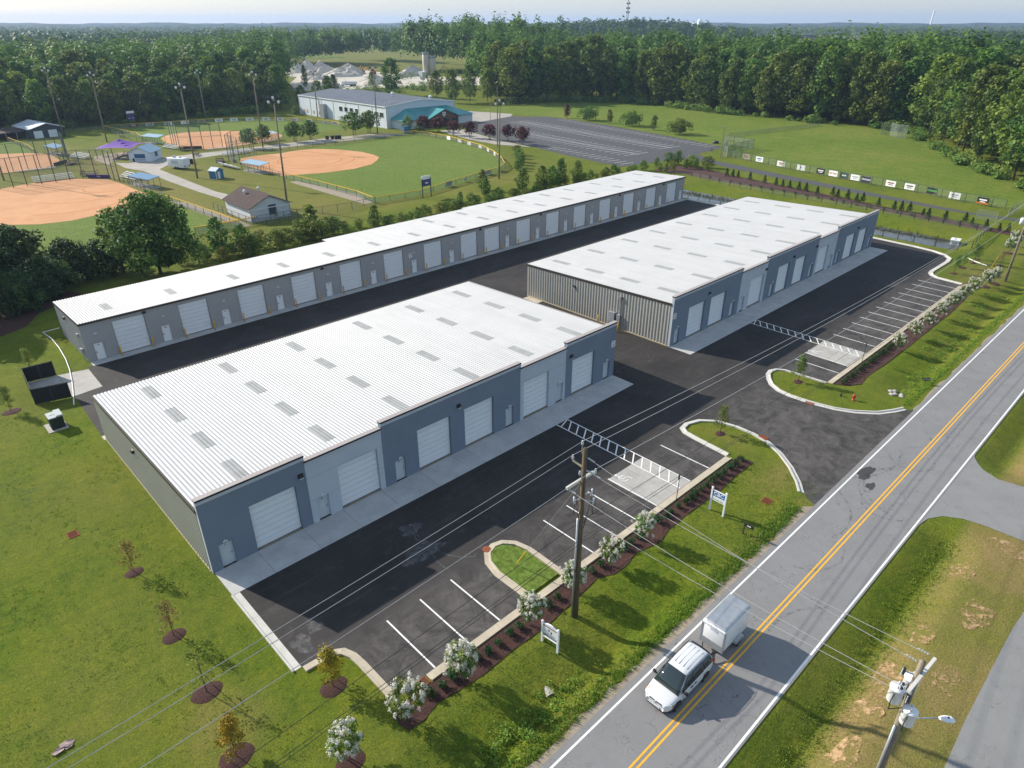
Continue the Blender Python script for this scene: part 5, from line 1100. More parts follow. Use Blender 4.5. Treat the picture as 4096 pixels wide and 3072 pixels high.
for s_ in (-1, 1):
    def sw(x0, x1, z0, z1, xt0, xt1):
        y_ = lambda z: s_ * (0.915 + (0.685 - 0.915) * (z - 0.97) / 0.72)
        qd = [(x0, y_(z0), z0), (x1, y_(z0), z0), (xt1, y_(z1), z1), (xt0, y_(z1), z1)]
        pane('side_window', qd if s_ < 0 else [qd[1], qd[0], qd[3], qd[2]], 0.035)
    sw(0.0, 1.16, 1.02, 1.63, 0.0, 0.40); sw(-1.14, -0.04, 1.02, 1.65, -1.12, -0.04); sw(-2.16, -1.18, 1.05, 1.63, -1.94, -1.16)
    for x in (0.0, -1.15, 1.0): MB().box(x - 0.008, x + 0.008, s_ * 0.975, s_ * 0.982, 0.36, 0.93).build('door_seam', 'black', body)
    for x in (0.18, -0.22): MB().box(x - 0.10, x + 0.10, s_ * 0.972, s_ * 1.0, 0.84, 0.89).build('door_handle', 'black', van)
    mr_ = MB().obox((0.98, s_ * 1.10, 1.06), (0.16, 0.24, 0.17), Matrix.Rotation(s_ * 0.25, 3, 'Z')).build('wing_mirror', 'black', van); smooth_obj(mr_, 0.04)
    MB().beam((0.98, s_ * 0.90, 1.0), (0.98, s_ * 1.02, 1.04), 0.06, 0.06).build('mirror_stalk', 'black', van)
    for x in (1.50, -1.42):
        MB().tube((x, s_ * 0.70, 0.345), (x, s_ * 0.973, 0.345), 0.395, n=24).build('wheel_arch', 'black', body)
        wheel(van, (x, s_ * 0.872, 0.325), 0.325, 0.21, s_)
    hl = MB().add([(2.12, s_ * 0.84, 0.58), (2.34, s_ * 0.55, 0.55), (2.30, s_ * 0.56, 0.72), (2.02, s_ * 0.83, 0.77), (1.93, s_ * 0.90, 0.66)], [(0, 1, 2, 3, 4) if s_ < 0 else (4, 3, 2, 1, 0)]).build('headlight', 'lamp_glass', van)
    so = hl.modifiers.new('thick', 'SOLIDIFY'); so.thickness = 0.09; so.offset = 0
    MB().box(1.90, 2.02, s_ * 0.885, s_ * 0.925, 0.60, 0.70).build('indicator', 'amber', van)
    MB().box(-2.42, -2.26, s_ * 0.80, s_ * 0.93, 0.72, 1.02).build('tail_light', 'tail_red', van)
gr = MB().box(2.28, 2.385, -0.42, 0.42, 0.55, 0.70).build('grille', 'black', van); MB().box(2.37, 2.41, -0.42, 0.42, 0.615, 0.645).build('cross_bar', 'car_paint', gr); MB().box(2.37, 2.415, -0.035, 0.035, 0.54, 0.71).build('cross_bar', 'car_paint', gr); MB().obox((2.418, 0, 0.632), (0.012, 0.09, 0.10)).build('emblem', 'alloy', gr)
smooth_obj(MB().add([(2.02, -0.90, 0.18), (2.40, -0.55, 0.18), (2.40, 0.55, 0.18), (2.02, 0.90, 0.18), (2.02, -0.90, 0.31), (2.40, -0.55, 0.31), (2.40, 0.55, 0.31), (2.02, 0.90, 0.31)], [(0, 1, 2, 3), (7, 6, 5, 4), (0, 4, 5, 1), (1, 5, 6, 2), (2, 6, 7, 3), (0, 3, 7, 4)]).build('bumper', 'black', van), 0.04)
pl = MB().box(2.432, 2.445, -0.02, 0.32, 0.36, 0.50).build('licence_plate', 'print_white', van); MB().box(2.445, 2.449, 0.03, 0.27, 0.41, 0.45).build('plate_print', 'print_blue', pl)
for y in (-0.4, 0.25): MB().beam((1.33, y, 1.05), (1.18, y + 0.45, 1.17), 0.02, 0.02).build('wiper', 'black', van)
# trailer
tr = empty('cargo_trailer', (31.45, 13.22, ROAD_Z), R(180), 'white enclosed cargo trailer with silver roof behind the van', 'trailer')
TX, TY = 1.53, 0.78
bx = MB(); bx.box(-TX, TX, -TY, TY, 0.46, 2.26); smooth_obj(bx.build('box', 'white_metal', tr), 0.03)
rf = smooth_obj(MB().add([(-TX - 0.01, -TY - 0.015, 2.24), (TX + 0.01, -TY - 0.015, 2.24), (TX + 0.01, TY + 0.015, 2.24), (-TX - 0.01, TY + 0.015, 2.24), (-TX, -TY + 0.12, 2.36), (TX - 0.12, -TY + 0.12, 2.36), (TX - 0.12, TY - 0.12, 2.36), (-TX, TY - 0.12, 2.36)], [(3, 2, 1, 0), (4, 5, 6, 7), (0, 1, 5, 4), (1, 2, 6, 5), (2, 3, 7, 6), (3, 0, 4, 7)]).build('roof', 'galv', tr), 0.05)
MB().box(-TX + 0.1, TX - 0.25, -TY + 0.2, TY - 0.2, 2.361, 2.366).build('roof_skin', 'galv', rf)
for x in (-0.6, 0.25): MB().box(x - 0.01, x + 0.01, -TY + 0.16, TY - 0.16, 2.366, 2.372).build('roof_seam', 'grey_metal', rf)
fr_ = MB().box(TX + 0.001, TX + 0.02, -TY, TY, 0.46, 0.98).build('stone_guard', 'grey_metal', tr)
for y in (-TY, TY): MB().box(TX - 0.06, TX + 0.025, y - 0.05, y + 0.05, 0.46, 2.22).build('corner_trim', 'galv', tr)
smooth_obj(MB().box(TX - 0.05, TX + 0.05, -TY - 0.02, TY + 0.02, 2.06, 2.27).build('nose_cap', 'white_metal', tr), 0.05, 0, 3)
o = MB().lathe([(0.20, 0), (0.26, 0.002), (0.26, 0.006), (0.20, 0.008)], (TX + 0.004, 0, 1.90), 20, axis='x').build('logo_oval', 'print_blue', tr); o.scale = (1, 1.05, 0.42); o.location = (0, 0.05, 1.10)
o = MB().lathe([(0.01, 0.008), (0.225, 0.009), (0.225, 0.011), (0.01, 0.012)], (TX + 0.004, 0, 1.90), 20, axis='x').build('logo_field', 'white_metal', tr); o.scale = (1, 1.05, 0.42); o.location = (0, 0.05, 1.10)
MB().box(TX + 0.016, TX + 0.02, -0.12, 0.22, 1.885, 1.915).build('logo_print', 'print_blue', tr)
for y in (-0.16, 0.0, 0.16): MB().box(TX + 0.05, TX + 0.06, y - 0.03, y + 0.03, 2.16, 2.19).build('marker_lamp', 'amber', tr)
for x in (-TX + 0.03, TX - 0.03):
    for s_ in (-1, 1): MB().box(x - 0.03, x + 0.03, s_ * (TY + 0.01), s_ * (TY + 0.02), 2.12, 2.17).build('marker_lamp', 'amber', tr)
for s_ in (-1, 1):
    wheel(tr, (-0.25, s_ * 0.93, 0.30), 0.30, 0.18, s_)
    ap = [(-0.72, 0.46), (-0.66, 0.62), (-0.45, 0.70), (-0.05, 0.70), (0.16, 0.62), (0.22, 0.46)]; vs = []
    for x, z in ap: vs += [(x, s_ * TY, z), (x, s_ * (TY + 0.27), z)]
    o = MB().add(vs, [(2 * i, 2 * i + 1, 2 * i + 3, 2 * i + 2) for i in range(5)] + [(1, 3, 5, 7, 9, 11)]).build('fender', 'galv', tr); so = o.modifiers.new('thick', 'SOLIDIFY'); so.thickness = 0.02
MB().beam((TX, 0.55, 0.42), (TX + 1.0, 0.04, 0.42), 0.06, 0.09).build('drawbar', 'black', tr); MB().beam((TX, -0.55, 0.42), (TX + 1.0, -0.04, 0.42), 0.06, 0.09).build('drawbar', 'black', tr)
MB().tube((TX + 0.75, 0, 0.02), (TX + 0.75, 0, 0.8), 0.035).build('jack', 'black', tr); MB().beam((TX + 0.9, 0, 0.42), (TX + 1.25, 0, 0.42), 0.09, 0.08).build('coupler', 'black', tr)
MB().box(-TX - 0.03, -TX - 0.001, -TY + 0.03, TY - 0.03, 0.5, 2.2).build('rear_door', 'white_metal', tr)
# ================================================================ PLANTS
def leaf_cloud(seed, clumps, leaf, shell=0.55, up=0.25, tone_var=0.35, aspect=0.62):
    """Leaf-sized quads filling a list of clumps (cx, cy, cz, rx, ry, rz, n). Returns V, F, tone."""
    g = np.random.default_rng(seed); Vs = []; Ts = []
    for (cx, cy, cz, rx, ry, rz, n) in clumps:
        d = g.normal(size=(n, 3)); d /= np.linalg.norm(d, axis=1)[:, None]
        rad = shell + (1 - shell) * g.random(n) ** 0.6
        rad *= 1 + 0.22 * np.sin(d[:, 0] * 5 + cx * 3) * np.cos(d[:, 2] * 5 + cy * 2)
        p = d * rad[:, None] * np.array([rx, ry, rz]) + np.array([cx, cy, cz])
        nr = d * 0.8 + g.normal(size=(n, 3)) * 0.55 + np.array([0, 0, up]); nr /= np.linalg.norm(nr, axis=1)[:, None]
        a = np.cross(nr, g.normal(size=(n, 3))); a /= np.linalg.norm(a, axis=1)[:, None]; b_ = np.cross(nr, a)
        s = leaf * (0.6 + 0.8 * g.random(n))[:, None]
        k = (0.25 * g.normal(size=n))[:, None] * s
        q = np.stack([p - a * s, p - b_ * s * aspect + nr * k, p + a * s, p + b_ * s * aspect + nr * k], 1)
        Vs.append(q.reshape(-1, 3))
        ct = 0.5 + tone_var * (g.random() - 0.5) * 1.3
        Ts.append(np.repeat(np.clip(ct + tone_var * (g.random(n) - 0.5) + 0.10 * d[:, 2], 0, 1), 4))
    V = np.concatenate(Vs); T_ = np.concatenate(Ts)
    return V, np.arange(len(V)).reshape(-1, 4), T_
def crown_mesh(name, seed, clumps, leaf, mat, **kw):
    V, F_, T_ = leaf_cloud(seed, clumps, leaf, **kw); return np_mesh(name, V, F_, mat, T_)
def trunk_mesh(name, h, r, limbs, seed=0, mat='bark', stems=1, spread=0.0):
    mb = MB(); q = random.Random(seed)
    for s in range(stems):
        a = 2 * math.pi * s / max(1, stems); bx, by = (0.05 * math.cos(a), 0.05 * math.sin(a)) if stems > 1 else (0, 0)
        tx, ty = spread * math.cos(a), spread * math.sin(a)
        mb.path([(bx, by, -0.15), (bx + tx * 0.3 + q.uniform(-r, r), by + ty * 0.3 + q.uniform(-r, r), h * 0.4), (tx + q.uniform(-r, r), ty + q.uniform(-r, r), h)], [r, r * 0.75, r * 0.35], 6)
    for (lx, ly, lz, r2) in limbs:
        z0 = min(h * 0.9, lz * q.uniform(0.45, 0.65)); mb.path([(0, 0, z0), (lx * 0.5, ly * 0.5, z0 + (lz - z0) * 0.65), (lx, ly, lz)], [r2, r2 * 0.7, r2 * 0.3], 5)
    return mb.mesh(name, mat, True)
def broad_clumps(seed, h, rad, base, n, per, squash=1.0, lump=0.33):
    """Clumps on an uneven egg: more, bigger lumps low and wide, smaller at the top."""
    g = np.random.default_rng(seed); out = []
    ph = g.random(4) * 6.28
    for i in range(n):
        t = (i + 0.5) / n; z = base + (h - base) * (0.04 + 0.93 * t)
        env = math.sin(math.pi * (0.16 + 0.80 * t)) ** 0.75 * squash
        a = i * 2.39996 + g.random() * 0.9
        rr = rad * env * (0.45 + 0.5 * g.random()) * (1 + 0.25 * math.sin(2 * a + ph[0]) + 0.15 * math.sin(3 * a + ph[1] + 4 * t))
        s = rad * lump * (0.75 + 0.6 * g.random()) * (0.65 + 0.5 * env)
        out.append((rr * math.cos(a), rr * math.sin(a), z, s, s, s * (0.75 + 0.3 * g.random()), per))
    return out
def plant(name, loc, crown, trunk, label, cat, group=None, rz=0.0, sc=1.0, extra=None, cname='crown', z=None):
    zz = float(gz(loc[0], loc[1])) if z is None else z
    r = empty(name, (loc[0], loc[1], zz), rz, label, cat, group); r.scale = (sc,) * 3 if not isinstance(sc, (tuple, list)) else sc
    if crown is not None: use(cname, crown, r)
    if trunk is not None: use('trunk', trunk, r)
    for nm, me in (extra or []): use(nm, me, r)
    return r
PR2 = random.Random(11)

# --- white crape myrtles along the bays
MY = []
for k in range(4):
    g = np.random.default_rng(100 + k); cl = []; fl = []
    for i in range(16):
        a = i * 2.4; t = i / 15; z = 1.05 + 1.45 * t * (0.8 + 0.3 * g.random()); rr = (0.78 - 0.3 * abs(t - 0.45)) * (0.5 + 0.6 * g.random())
        cl.append((rr * math.cos(a), rr * math.sin(a), z, 0.30, 0.30, 0.28, 60)); 
        for j in range(4):
            b_ = a + g.normal() * 0.7; q_ = rr * (1.05 + 0.35 * g.random()); fl.append((q_ * math.cos(b_), q_ * math.sin(b_), z + 0.22 * g.random(), 0.13, 0.13, 0.20, 70))
    for j in range(14): b_ = g.random() * 6.28; q_ = 0.4 * g.random(); fl.append((q_ * math.cos(b_), q_ * math.sin(b_), 2.35 + 0.45 * g.random(), 0.12, 0.12, 0.20, 70))
    V1, F1, T1 = leaf_cloud(k, fl, 0.030, shell=0.2, tone_var=0.2)
    MY.append((crown_mesh('crown', k, cl, 0.085, 'leaf_oak'), np_mesh('blossoms', V1, F1, 'blossom'), trunk_mesh('trunk', 1.5, 0.028, [(0.4, 0.1, 1.9, 0.02), (-0.3, 0.3, 1.8, 0.02), (0.1, -0.4, 2.0, 0.02)], k, 'bark_pale', 4, 0.28)))
MYL = ['blooming white myrtle standing alone on the near lawn', 'white myrtle at the tip of the mulch bed, nearest of its row', 'ragged white myrtle beside the rusty bay drain', 'round white myrtle behind the maroon-banded sign', 'white myrtle half hidden behind the brown utility pole', 'small white myrtle two bays past the utility pole', 'round white myrtle at the end of the near myrtle row',
       'first white myrtle of the far row, next to the low hedge', 'second white myrtle of the far row', 'third white myrtle of the far row', 'fourth white myrtle of the far row', 'fifth white myrtle of the far row', 'sixth white myrtle of the far row', 'seventh white myrtle of the far row', 'eighth white myrtle, past the far row of bays', 'ninth white myrtle, in its own mulch ring past the bays', 'white myrtle behind the far utility pole', 'farthest white myrtle behind the far utility pole']
for i, (x, y, h) in enumerate([(9.56, 22.78, 2.75), (13.4, 22.5, 2.95), (17.3, 22.4, 3.1), (23.25, 22.5, 2.7), (27.53, 22.6, 2.6), (31.43, 22.45, 2.5), (35.46, 22.5, 2.6), (85.48, 21.9, 2.4), (90.74, 21.95, 2.45), (95.27, 21.8, 2.4), (100.24, 21.8, 2.6), (105.27, 21.85, 2.6), (109.64, 21.8, 2.5), (113.8, 21.8, 2.6), (118.87, 21.46, 2.6), (121.58, 21.01, 2.5), (141.03, 23.64, 2.8), (146.39, 24.22, 2.8)]):
    c, f_, t = MY[i % 4]; plant('crape_myrtle', (x, y), c, t, MYL[i], 'myrtle', 'white flowering myrtles', PR2.uniform(0, 6.28), h / 2.75, [('blossoms', f_)])
def mulch_ring(x, y, r, seed, label):
    n = 20; q9 = random.Random(seed); pts = [(r * (1 + q9.uniform(-0.06, 0.06)) * math.cos(6.2832 * i / n), r * 0.8 * (1 + q9.uniform(-0.06, 0.06)) * math.sin(6.2832 * i / n)) for i in range(n)]; z = float(gz(x, y))
    vs = [(a, b_, 0.01) for a, b_ in pts] + [(a * 0.6, b_ * 0.6, 0.10) for a, b_ in pts] + [(0, 0, 0.07)]
    o = MB().add(vs, [(i, (i + 1) % n, n + (i + 1) % n, n + i) for i in range(n)] + [(n + i, n + (i + 1) % n, 2 * n) for i in range(n)]).build('mulch_ring', 'mulch', None, True); o.location = (x, y, z); o['kind'] = 'structure'; o['label'] = label
for i, (x, y) in enumerate([(9.56, 22.6), (118.9, 21.4), (121.6, 20.9), (141, 23.6), (146.4, 24.2)]): mulch_ring(x, y, 0.85, 80 + i, 'dark mulch ring under a white myrtle')
# --- staked saplings
SAP = {}
for k, (mat, n, dens) in enumerate([('leaf_young', 15, 60), ('leaf_brown', 13, 46), ('leaf_yellow', 18, 95), ('leaf_young', 9, 22), ('leaf_young', 16, 75)]):
    g = np.random.default_rng(300 + k); cl = []
    for i in range(n):
        t = i / n; a = i * 2.4 + g.random(); rr = (0.62 * (1 - 0.75 * t)) * (0.5 + 0.6 * g.random()); cl.append((rr * math.cos(a), rr * math.sin(a), 1.0 + 2.1 * t, 0.36, 0.36, 0.30, dens))
    SAP[k] = (crown_mesh('crown', 30 + k, cl, 0.062, mat, shell=0.2), trunk_mesh('trunk', 3.0, 0.030, [(c[0], c[1], c[2], 0.012) for c in cl[::2]], k, 'bark'))
SL = [(4.7, 79.01, 4, 3.1, 'leafy green sapling by the bin enclosure'), (5.98, 45.84, 1, 3.1, 'brown-leaved sapling beside the ribbed side wall'), (5.9, 37.91, 1, 3.3, 'sparse pale brown sapling in a grassy mulch ring on the lawn'), (5.74, 32.25, 3, 3.5, 'nearly bare thin sapling in an oval mulch ring'), (5.27, 27.14, 2, 3.3, 'bright yellow sapling at the bottom of the lawn'), (11.37, 27.38, 2, 3.5, 'yellow-green sapling in the grass corner beside the kerb'),
      (53.37, 26.66, 0, 3.3, 'yellow-green sapling on the near entrance island'), (69.18, 26.5, 4, 3.3, 'slim green sapling on the far entrance island'), (122.33, 26.67, 4, 3.2, 'staked green sapling nearest the far corner kerb'), (126.53, 26.64, 0, 2.6, 'small staked sapling, second from the far corner kerb'), (130.46, 26.22, 4, 3.4, 'taller green sapling beside the white ground pipe'), (133.11, 26.27, 0, 2.8, 'light green sapling behind the white ground pipe'), (132.31, 22.77, 1, 2.6, 'brownish sapling beside the yellow guy guard'), (8.43, 88.5, 4, 2.8, 'young yellow-green sapling behind the bin enclosure')]
for i, (x, y, k, h, l) in enumerate(SL):
    r = plant('sapling', (x, y), SAP[k][0], SAP[k][1], l, 'sapling', 'staked saplings', PR2.uniform(0, 6.28), h / 3.2)
    if k != 4 or i > 6: MB().tube((0.45, 0.1, 0), (0.12, 0.03, 1.3), 0.02).build('stake', 'bark_pale', r)
    mulch_ring(x, y, [0.9, 0.65, 0.75, 0.9, 0.95, 0.85, 0.55, 0.6, 0.7, 0.7, 0.6, 0.6, 0.7, 0.5][i], 90 + i, 'round dark mulch ring under a sapling')
# --- low clipped shrubs in the beds
SHR = []
for k in range(4):
    g = np.random.default_rng(400 + k); cl = [((g.random() - 0.5) * 0.42, (g.random() - 0.5) * 0.42, 0.16 + 0.34 * g.random(), 0.2, 0.2, 0.19, 42) for _ in range(9)]
    SHR.append(crown_mesh('foliage', 400 + k, cl, 0.055, 'leaf_shrub'))
st_me = trunk_mesh('stem', 0.35, 0.02, [(0.15, 0.05, 0.4, 0.012), (-0.12, 0.1, 0.38, 0.012)], 1)
SX = [15.14, 16.08, 16.95, 18.82, 19.71, 20.67, 21.67, 22.48, 25.33, 26.25, 29.87, 30.89, 33.65, 34.33, 35.4, 38.02, 39.08, 39.69, 40.67, 41.63, 42.51, 43.27, 44.14, 45.0, 45.98, 46.86, 47.73, 48.61, 49.61, 50.67]
def nth(i):
    w = ['first', 'second', 'third', 'fourth', 'fifth', 'sixth', 'seventh', 'eighth', 'ninth', 'tenth', 'eleventh', 'twelfth', 'thirteenth', 'fourteenth', 'fifteenth', 'sixteenth', 'seventeenth', 'eighteenth', 'nineteenth', 'twentieth', 'twenty-first', 'twenty-second', 'twenty-third', 'twenty-fourth', 'twenty-fifth', 'twenty-sixth', 'twenty-seventh', 'twenty-eighth', 'twenty-ninth', 'thirtieth', 'thirty-first', 'thirty-second', 'thirty-third', 'thirty-fourth', 'thirty-fifth', 'thirty-sixth', 'thirty-seventh', 'thirty-eighth', 'thirty-ninth', 'fortieth']
    return w[i] if i < len(w) else 'last'
for i, x in enumerate(SX):
    r = plant('shrub', (x, 22.88), SHR[i % 4], None, f'{nth(i)} small dark shrub along the near mulch bed, counted from its near tip', 'shrub', 'low shrubs in the near mulch bed', PR2.uniform(0, 6.28), PR2.uniform(0.8, 1.15), [('stem', st_me)], 'foliage', 0.05)
for i in range(22):
    x = 72.2 + i * 0.74; r = plant('shrub', (x, 22.9), SHR[(i + 1) % 4], None, f'{nth(i)} low shrub of the far mulch bed, counted from the entrance', 'shrub', 'low shrubs in the far mulch bed', PR2.uniform(0, 6.28), PR2.uniform(0.75, 1.0), [('stem', st_me)], 'foliage', 0.05)
# --- ditch weeds and tall verge grass: uncountable
def tuft_mesh(name, pts, mat, hgt, blades, seed, width=0.02, lean=0.5):
    g = np.random.default_rng(seed); n = len(pts) * blades
    P = np.repeat(np.asarray(pts, float), blades, 0) + np.concatenate([g.normal(size=(n, 2)) * 0.10, np.zeros((n, 1))], 1)
    h = hgt * (0.45 + 0.8 * g.random(n)); a = g.random(n) * 6.283
    dx = np.stack([np.cos(a), np.sin(a), np.zeros(n)], 1) * width * (0.7 + 0.6 * g.random(n))[:, None]
    b_ = g.random(n) * 6.283; l = lean * h * g.random(n); tip = P + np.stack([np.cos(b_) * l, np.sin(b_) * l, h], 1)
    mid = P + np.stack([np.cos(b_) * l * 0.35, np.sin(b_) * l * 0.35, h * 0.6], 1)
    V = np.stack([P - dx, P + dx, mid + dx * 0.8, tip, mid - dx * 0.8], 1).reshape(-1, 3); F_ = np.arange(len(V)).reshape(-1, 5)
    t = np.repeat(g.random(n), 5); return np_mesh(name, V, F_, mat, t)
g = np.random.default_rng(77); pts = []
for _ in range(3600):
    x = g.uniform(5, 48) if g.random() < 0.55 else g.uniform(72, 150); y = 16.05 + abs(g.normal()) * 0.5 * (1 if x < 60 else 0.8); pts.append((x, y, float(gz(x, y))))
for _ in range(900): x = g.uniform(5, 48); y = 15.75 + g.random() * 0.35; pts.append((x, y, 0))
o = bpy.data.objects.new('verge_grass', tuft_mesh('verge_grass', pts, 'leaf_weed', 0.20, 5, 1)); link(o); tag(o, 'unmown green grass fringing the sandy road shoulder', 'grass', kind='stuff')
pts = []
for _ in range(3600):
    x = g.uniform(-20, 53); y = 6.2 + g.normal() * 0.55; pts.append((x, y, float(gz(x, y))))
o = bpy.data.objects.new('ditch_grass', tuft_mesh('ditch_grass', pts, 'leaf_weed', 0.16, 4, 2)); link(o); tag(o, 'longer grass in the ditch past the road', 'grass', kind='stuff')
cl = []
for _ in range(150):
    if g.random() < 0.5: x, y = g.normal(18.2, 2.6), g.normal(17.6, 0.55)
    elif g.random() < 0.6: x, y = g.uniform(86, 118), g.normal(19.6, 0.7)
    else: x, y = g.uniform(74, 100), g.normal(17.8, 0.35)
    s = g.uniform(0.18, 0.42); cl.append((x, y, float(gz(x, y)) + s * 0.5, s * 1.2, s * 1.2, s, 70))
o = bpy.data.objects.new('ditch_weeds', crown_mesh('ditch_weeds', 5, cl, 0.06, 'leaf_weed')); link(o); tag(o, 'bright leafy weeds crowding the ditch', 'weeds', kind='stuff')
o = bpy.data.objects.new('pond_reeds', tuft_mesh('pond_reeds', [(x, y, float(gz(x, y))) for x, y in [(143.6 + g.normal() * 0.9, g.uniform(34, 92)) for _ in range(2600)] + [(138.4 + g.normal() * 0.2, g.uniform(34, 92)) for _ in range(300)]], 'reed', 0.55, 5, 3, 0.03, 0.6)); link(o); tag(o, 'reeds and long grass along the pond edge', 'reeds', kind='stuff')
# clover tufts and weeds in the near lawn
pts = []
for _ in range(6500):
    x, y = g.uniform(-8, 9.7), g.uniform(24, 82); 
    if math.sin(x * 0.9 + y * 0.3) + math.sin(y * 0.7 - x * 0.4) + g.normal() * 0.9 > 0.5: pts.append((x, y, 0.0))
o = bpy.data.objects.new('lawn_tufts', tuft_mesh('lawn_tufts', pts, 'leaf_weed', 0.085, 5, 4, 0.018, 0.9)); link(o); tag(o, 'uneven grass tufts all over the near lawn', 'grass', kind='stuff')
pts = [(g.uniform(12, 52), g.uniform(15.9, 21.8)) for _ in range(2600)]; pts = [(x, y, float(gz(x, y))) for x, y in pts]
o = bpy.data.objects.new('verge_tufts', tuft_mesh('verge_tufts', pts, 'leaf_weed', 0.07, 5, 6, 0.018, 0.9)); link(o); tag(o, 'mown grass tufts on the verge between bays and road', 'grass', kind='stuff')

# --- young evergreens in the far mulch bed
EV = []
for k in range(4):
    g2 = np.random.default_rng(500 + k); cl = []
    for i in range(15): t = i / 15; a = i * 2.4; rr = 0.34 * (1 - t) * (0.6 + 0.6 * g2.random()); cl.append((rr * math.cos(a), rr * math.sin(a), 0.25 + 1.35 * t, 0.24 * (1.1 - 0.6 * t), 0.24 * (1.1 - 0.6 * t), 0.2, 34))
    EV.append(crown_mesh('crown', 500 + k, cl, 0.075, 'leaf_dark'))
ev_t = trunk_mesh('trunk', 1.2, 0.03, [], 2)
EVP = [(161.04, 66.82), (162.2, 63.72), (161.56, 62.27), (161.9, 60.2), (160.63, 57.69), (160.9, 56.48), (159.68, 52.65), (158.92, 49.1), (158.93, 47.71), (159.5, 46.26), (158.09, 43.12), (157.34, 41.88), (157.6, 38.81), (157.9, 35.36), (156.71, 33.8), (156.6, 31.33), (155.77, 28.91), (156.4, 27.58), (155.69, 25.12), (165.2, 92.62), (165.6, 91.09), (165.9, 89.77), (165.0, 85.96), (164.3, 81.59), (163.9, 78.41), (163.6, 76.51), (163.2, 74.54), (162.9, 72.11), (162.6, 70.2)]
EVP.sort(key=lambda p: p[1])
for i, (x, y) in enumerate(EVP):
    plant('young_evergreen', (x, y), EV[i % 4], ev_t, f'{nth(i)} young evergreen along the lane bed, counted from the road end', 'evergreen', 'young evergreens in the lane bed', PR2.uniform(0, 6.28), PR2.uniform(0.95, 1.35))
for i in range(24):
    x, y = 155.3 + 0.062 * (i * 3.0) + PR2.uniform(-0.4, 0.4), 30 + i * 2.9
    if y < 96: plant('shrub', (x, y), SHR[i % 4], None, f'{nth(i)} low shrub between the lane evergreens, counted from the road end', 'shrub', 'low shrubs in the lane bed', PR2.uniform(0, 6.28), PR2.uniform(0.8, 1.2), [('stem', st_me)], 'foliage', 0.04)
# --- bushy trees: generic bush meshes used by size
BU = []
for k in range(6):
    cl = broad_clumps(600 + k, 1.0, 0.42, 0.12, 26, 34, 1.0, 0.36); BU.append(crown_mesh('crown', 600 + k, cl, 0.042, ['leaf_hedge', 'leaf_oak', 'leaf_young'][k % 3]))
CE = []
for k in range(4):
    cl = broad_clumps(620 + k, 1.0, 0.25, 0.06, 30, 36, 1.0, 0.40); CE.append(crown_mesh('crown', 620 + k, cl, 0.034, 'leaf_oak' if k % 2 else 'leaf_forest'))
bu_t = trunk_mesh('trunk', 0.6, 0.018, [(0.15, 0.05, 0.6, 0.01), (-0.14, 0.1, 0.55, 0.01), (0.02, -0.16, 0.6, 0.01)], 3)
for i, (x, y, h, w_, l) in enumerate([(168.35, 112.8, 3.2, 1.2, 'tall bush at the far corner of the mulch bed'), (170.2, 111.0, 3.6, 1.0, 'tallest dark bush at the bend of the lane'), (170.06, 106.36, 3.1, 1.4, 'wide yellow-green bush beside the lane bend'), (171.8, 102.35, 3.0, 1.5, 'broad rounded bush where the lane bends'), (155.65, 112.1, 2.6, 1.3, 'rounded bush behind the end of the long roof'), (161.6, 112.0, 2.8, 0.7, 'narrow bush nearest the old car park'), (158.2, 108.5, 2.2, 0.8, 'small bush at the head of the mulch bed'), (158.1, 106.4, 2.4, 0.7, 'slim bush in the mulch bed head, lower one'), (160.8, 106.0, 2.6, 0.8, 'slim bush in the middle of the mulch bed head'), (166.0, 105.5, 2.6, 0.8, 'slim evergreen bush nearest the lane bend'), (168.0, 103.6, 2.6, 0.8, 'slim evergreen bush below the broad bush'), (168.0, 100.3, 2.2, 0.9, 'low bush at the end of the bush group')]):
    plant('bush', (x, y), BU[i % 6], bu_t, l, 'bush', 'bushes round the lane bend', PR2.uniform(0, 6.28), (h * w_, h * w_, h))
# --- belt of trees and scrub behind the long rear building
TL = [(58.2, 113.5, 6.4, 0, 'tall narrow tree left of the scrub behind the rear building'), (72.3, 114.5, 4.0, 1, 'small yellowish tree rising from the scrub behind the rear roof'), (41.9, 115.6, 6.7, 2, 'pointed green tree by the ball field fence, next to the oak'), (45.5, 114.5, 5.2, 3, 'second pointed tree by the ball field fence'), (109.0, 124.0, 4.6, 0, 'rounded young tree beside the dark scoreboard'), (114.1, 115.9, 5.4, 1, 'dense young tree behind the rear roof, first of three'), (119.2, 114.3, 5.6, 2, 'tall young tree behind the rear roof, middle of three'), (123.0, 115.0, 5.0, 3, 'slim young tree behind the rear roof near the widest one'), (126.2, 114.8, 6.2, 0, 'broad young tree behind the rear roof'), (130.0, 113.0, 5.6, 1, 'young tree behind the far end of the rear roof'), (96.1, 117.0, 2.6, 2, 'small young tree alone in the scrub'), (104.0, 117.5, 4.4, 3, 'young tree in the scrub below the scoreboard')]
for i, (x, y, h, k, l) in enumerate(TL): plant('young_tree', (x, y), CE[k], bu_t, l, 'tree', 'young trees behind the rear building', PR2.uniform(0, 6.28), (h * PR2.uniform(0.9, 1.1),) * 2 + (h,))
hedge = []
xx = 36.0
while xx < 152:
    h = PR2.uniform(1.4, 2.9) * (1.25 if xx < 64 else 0.85 if xx < 110 else 0.9); hedge.append((xx, 112.6 + PR2.uniform(-1.8, 1.8) + (1.6 if xx < 70 else 1.0), h)); xx += PR2.uniform(1.0, 1.9)
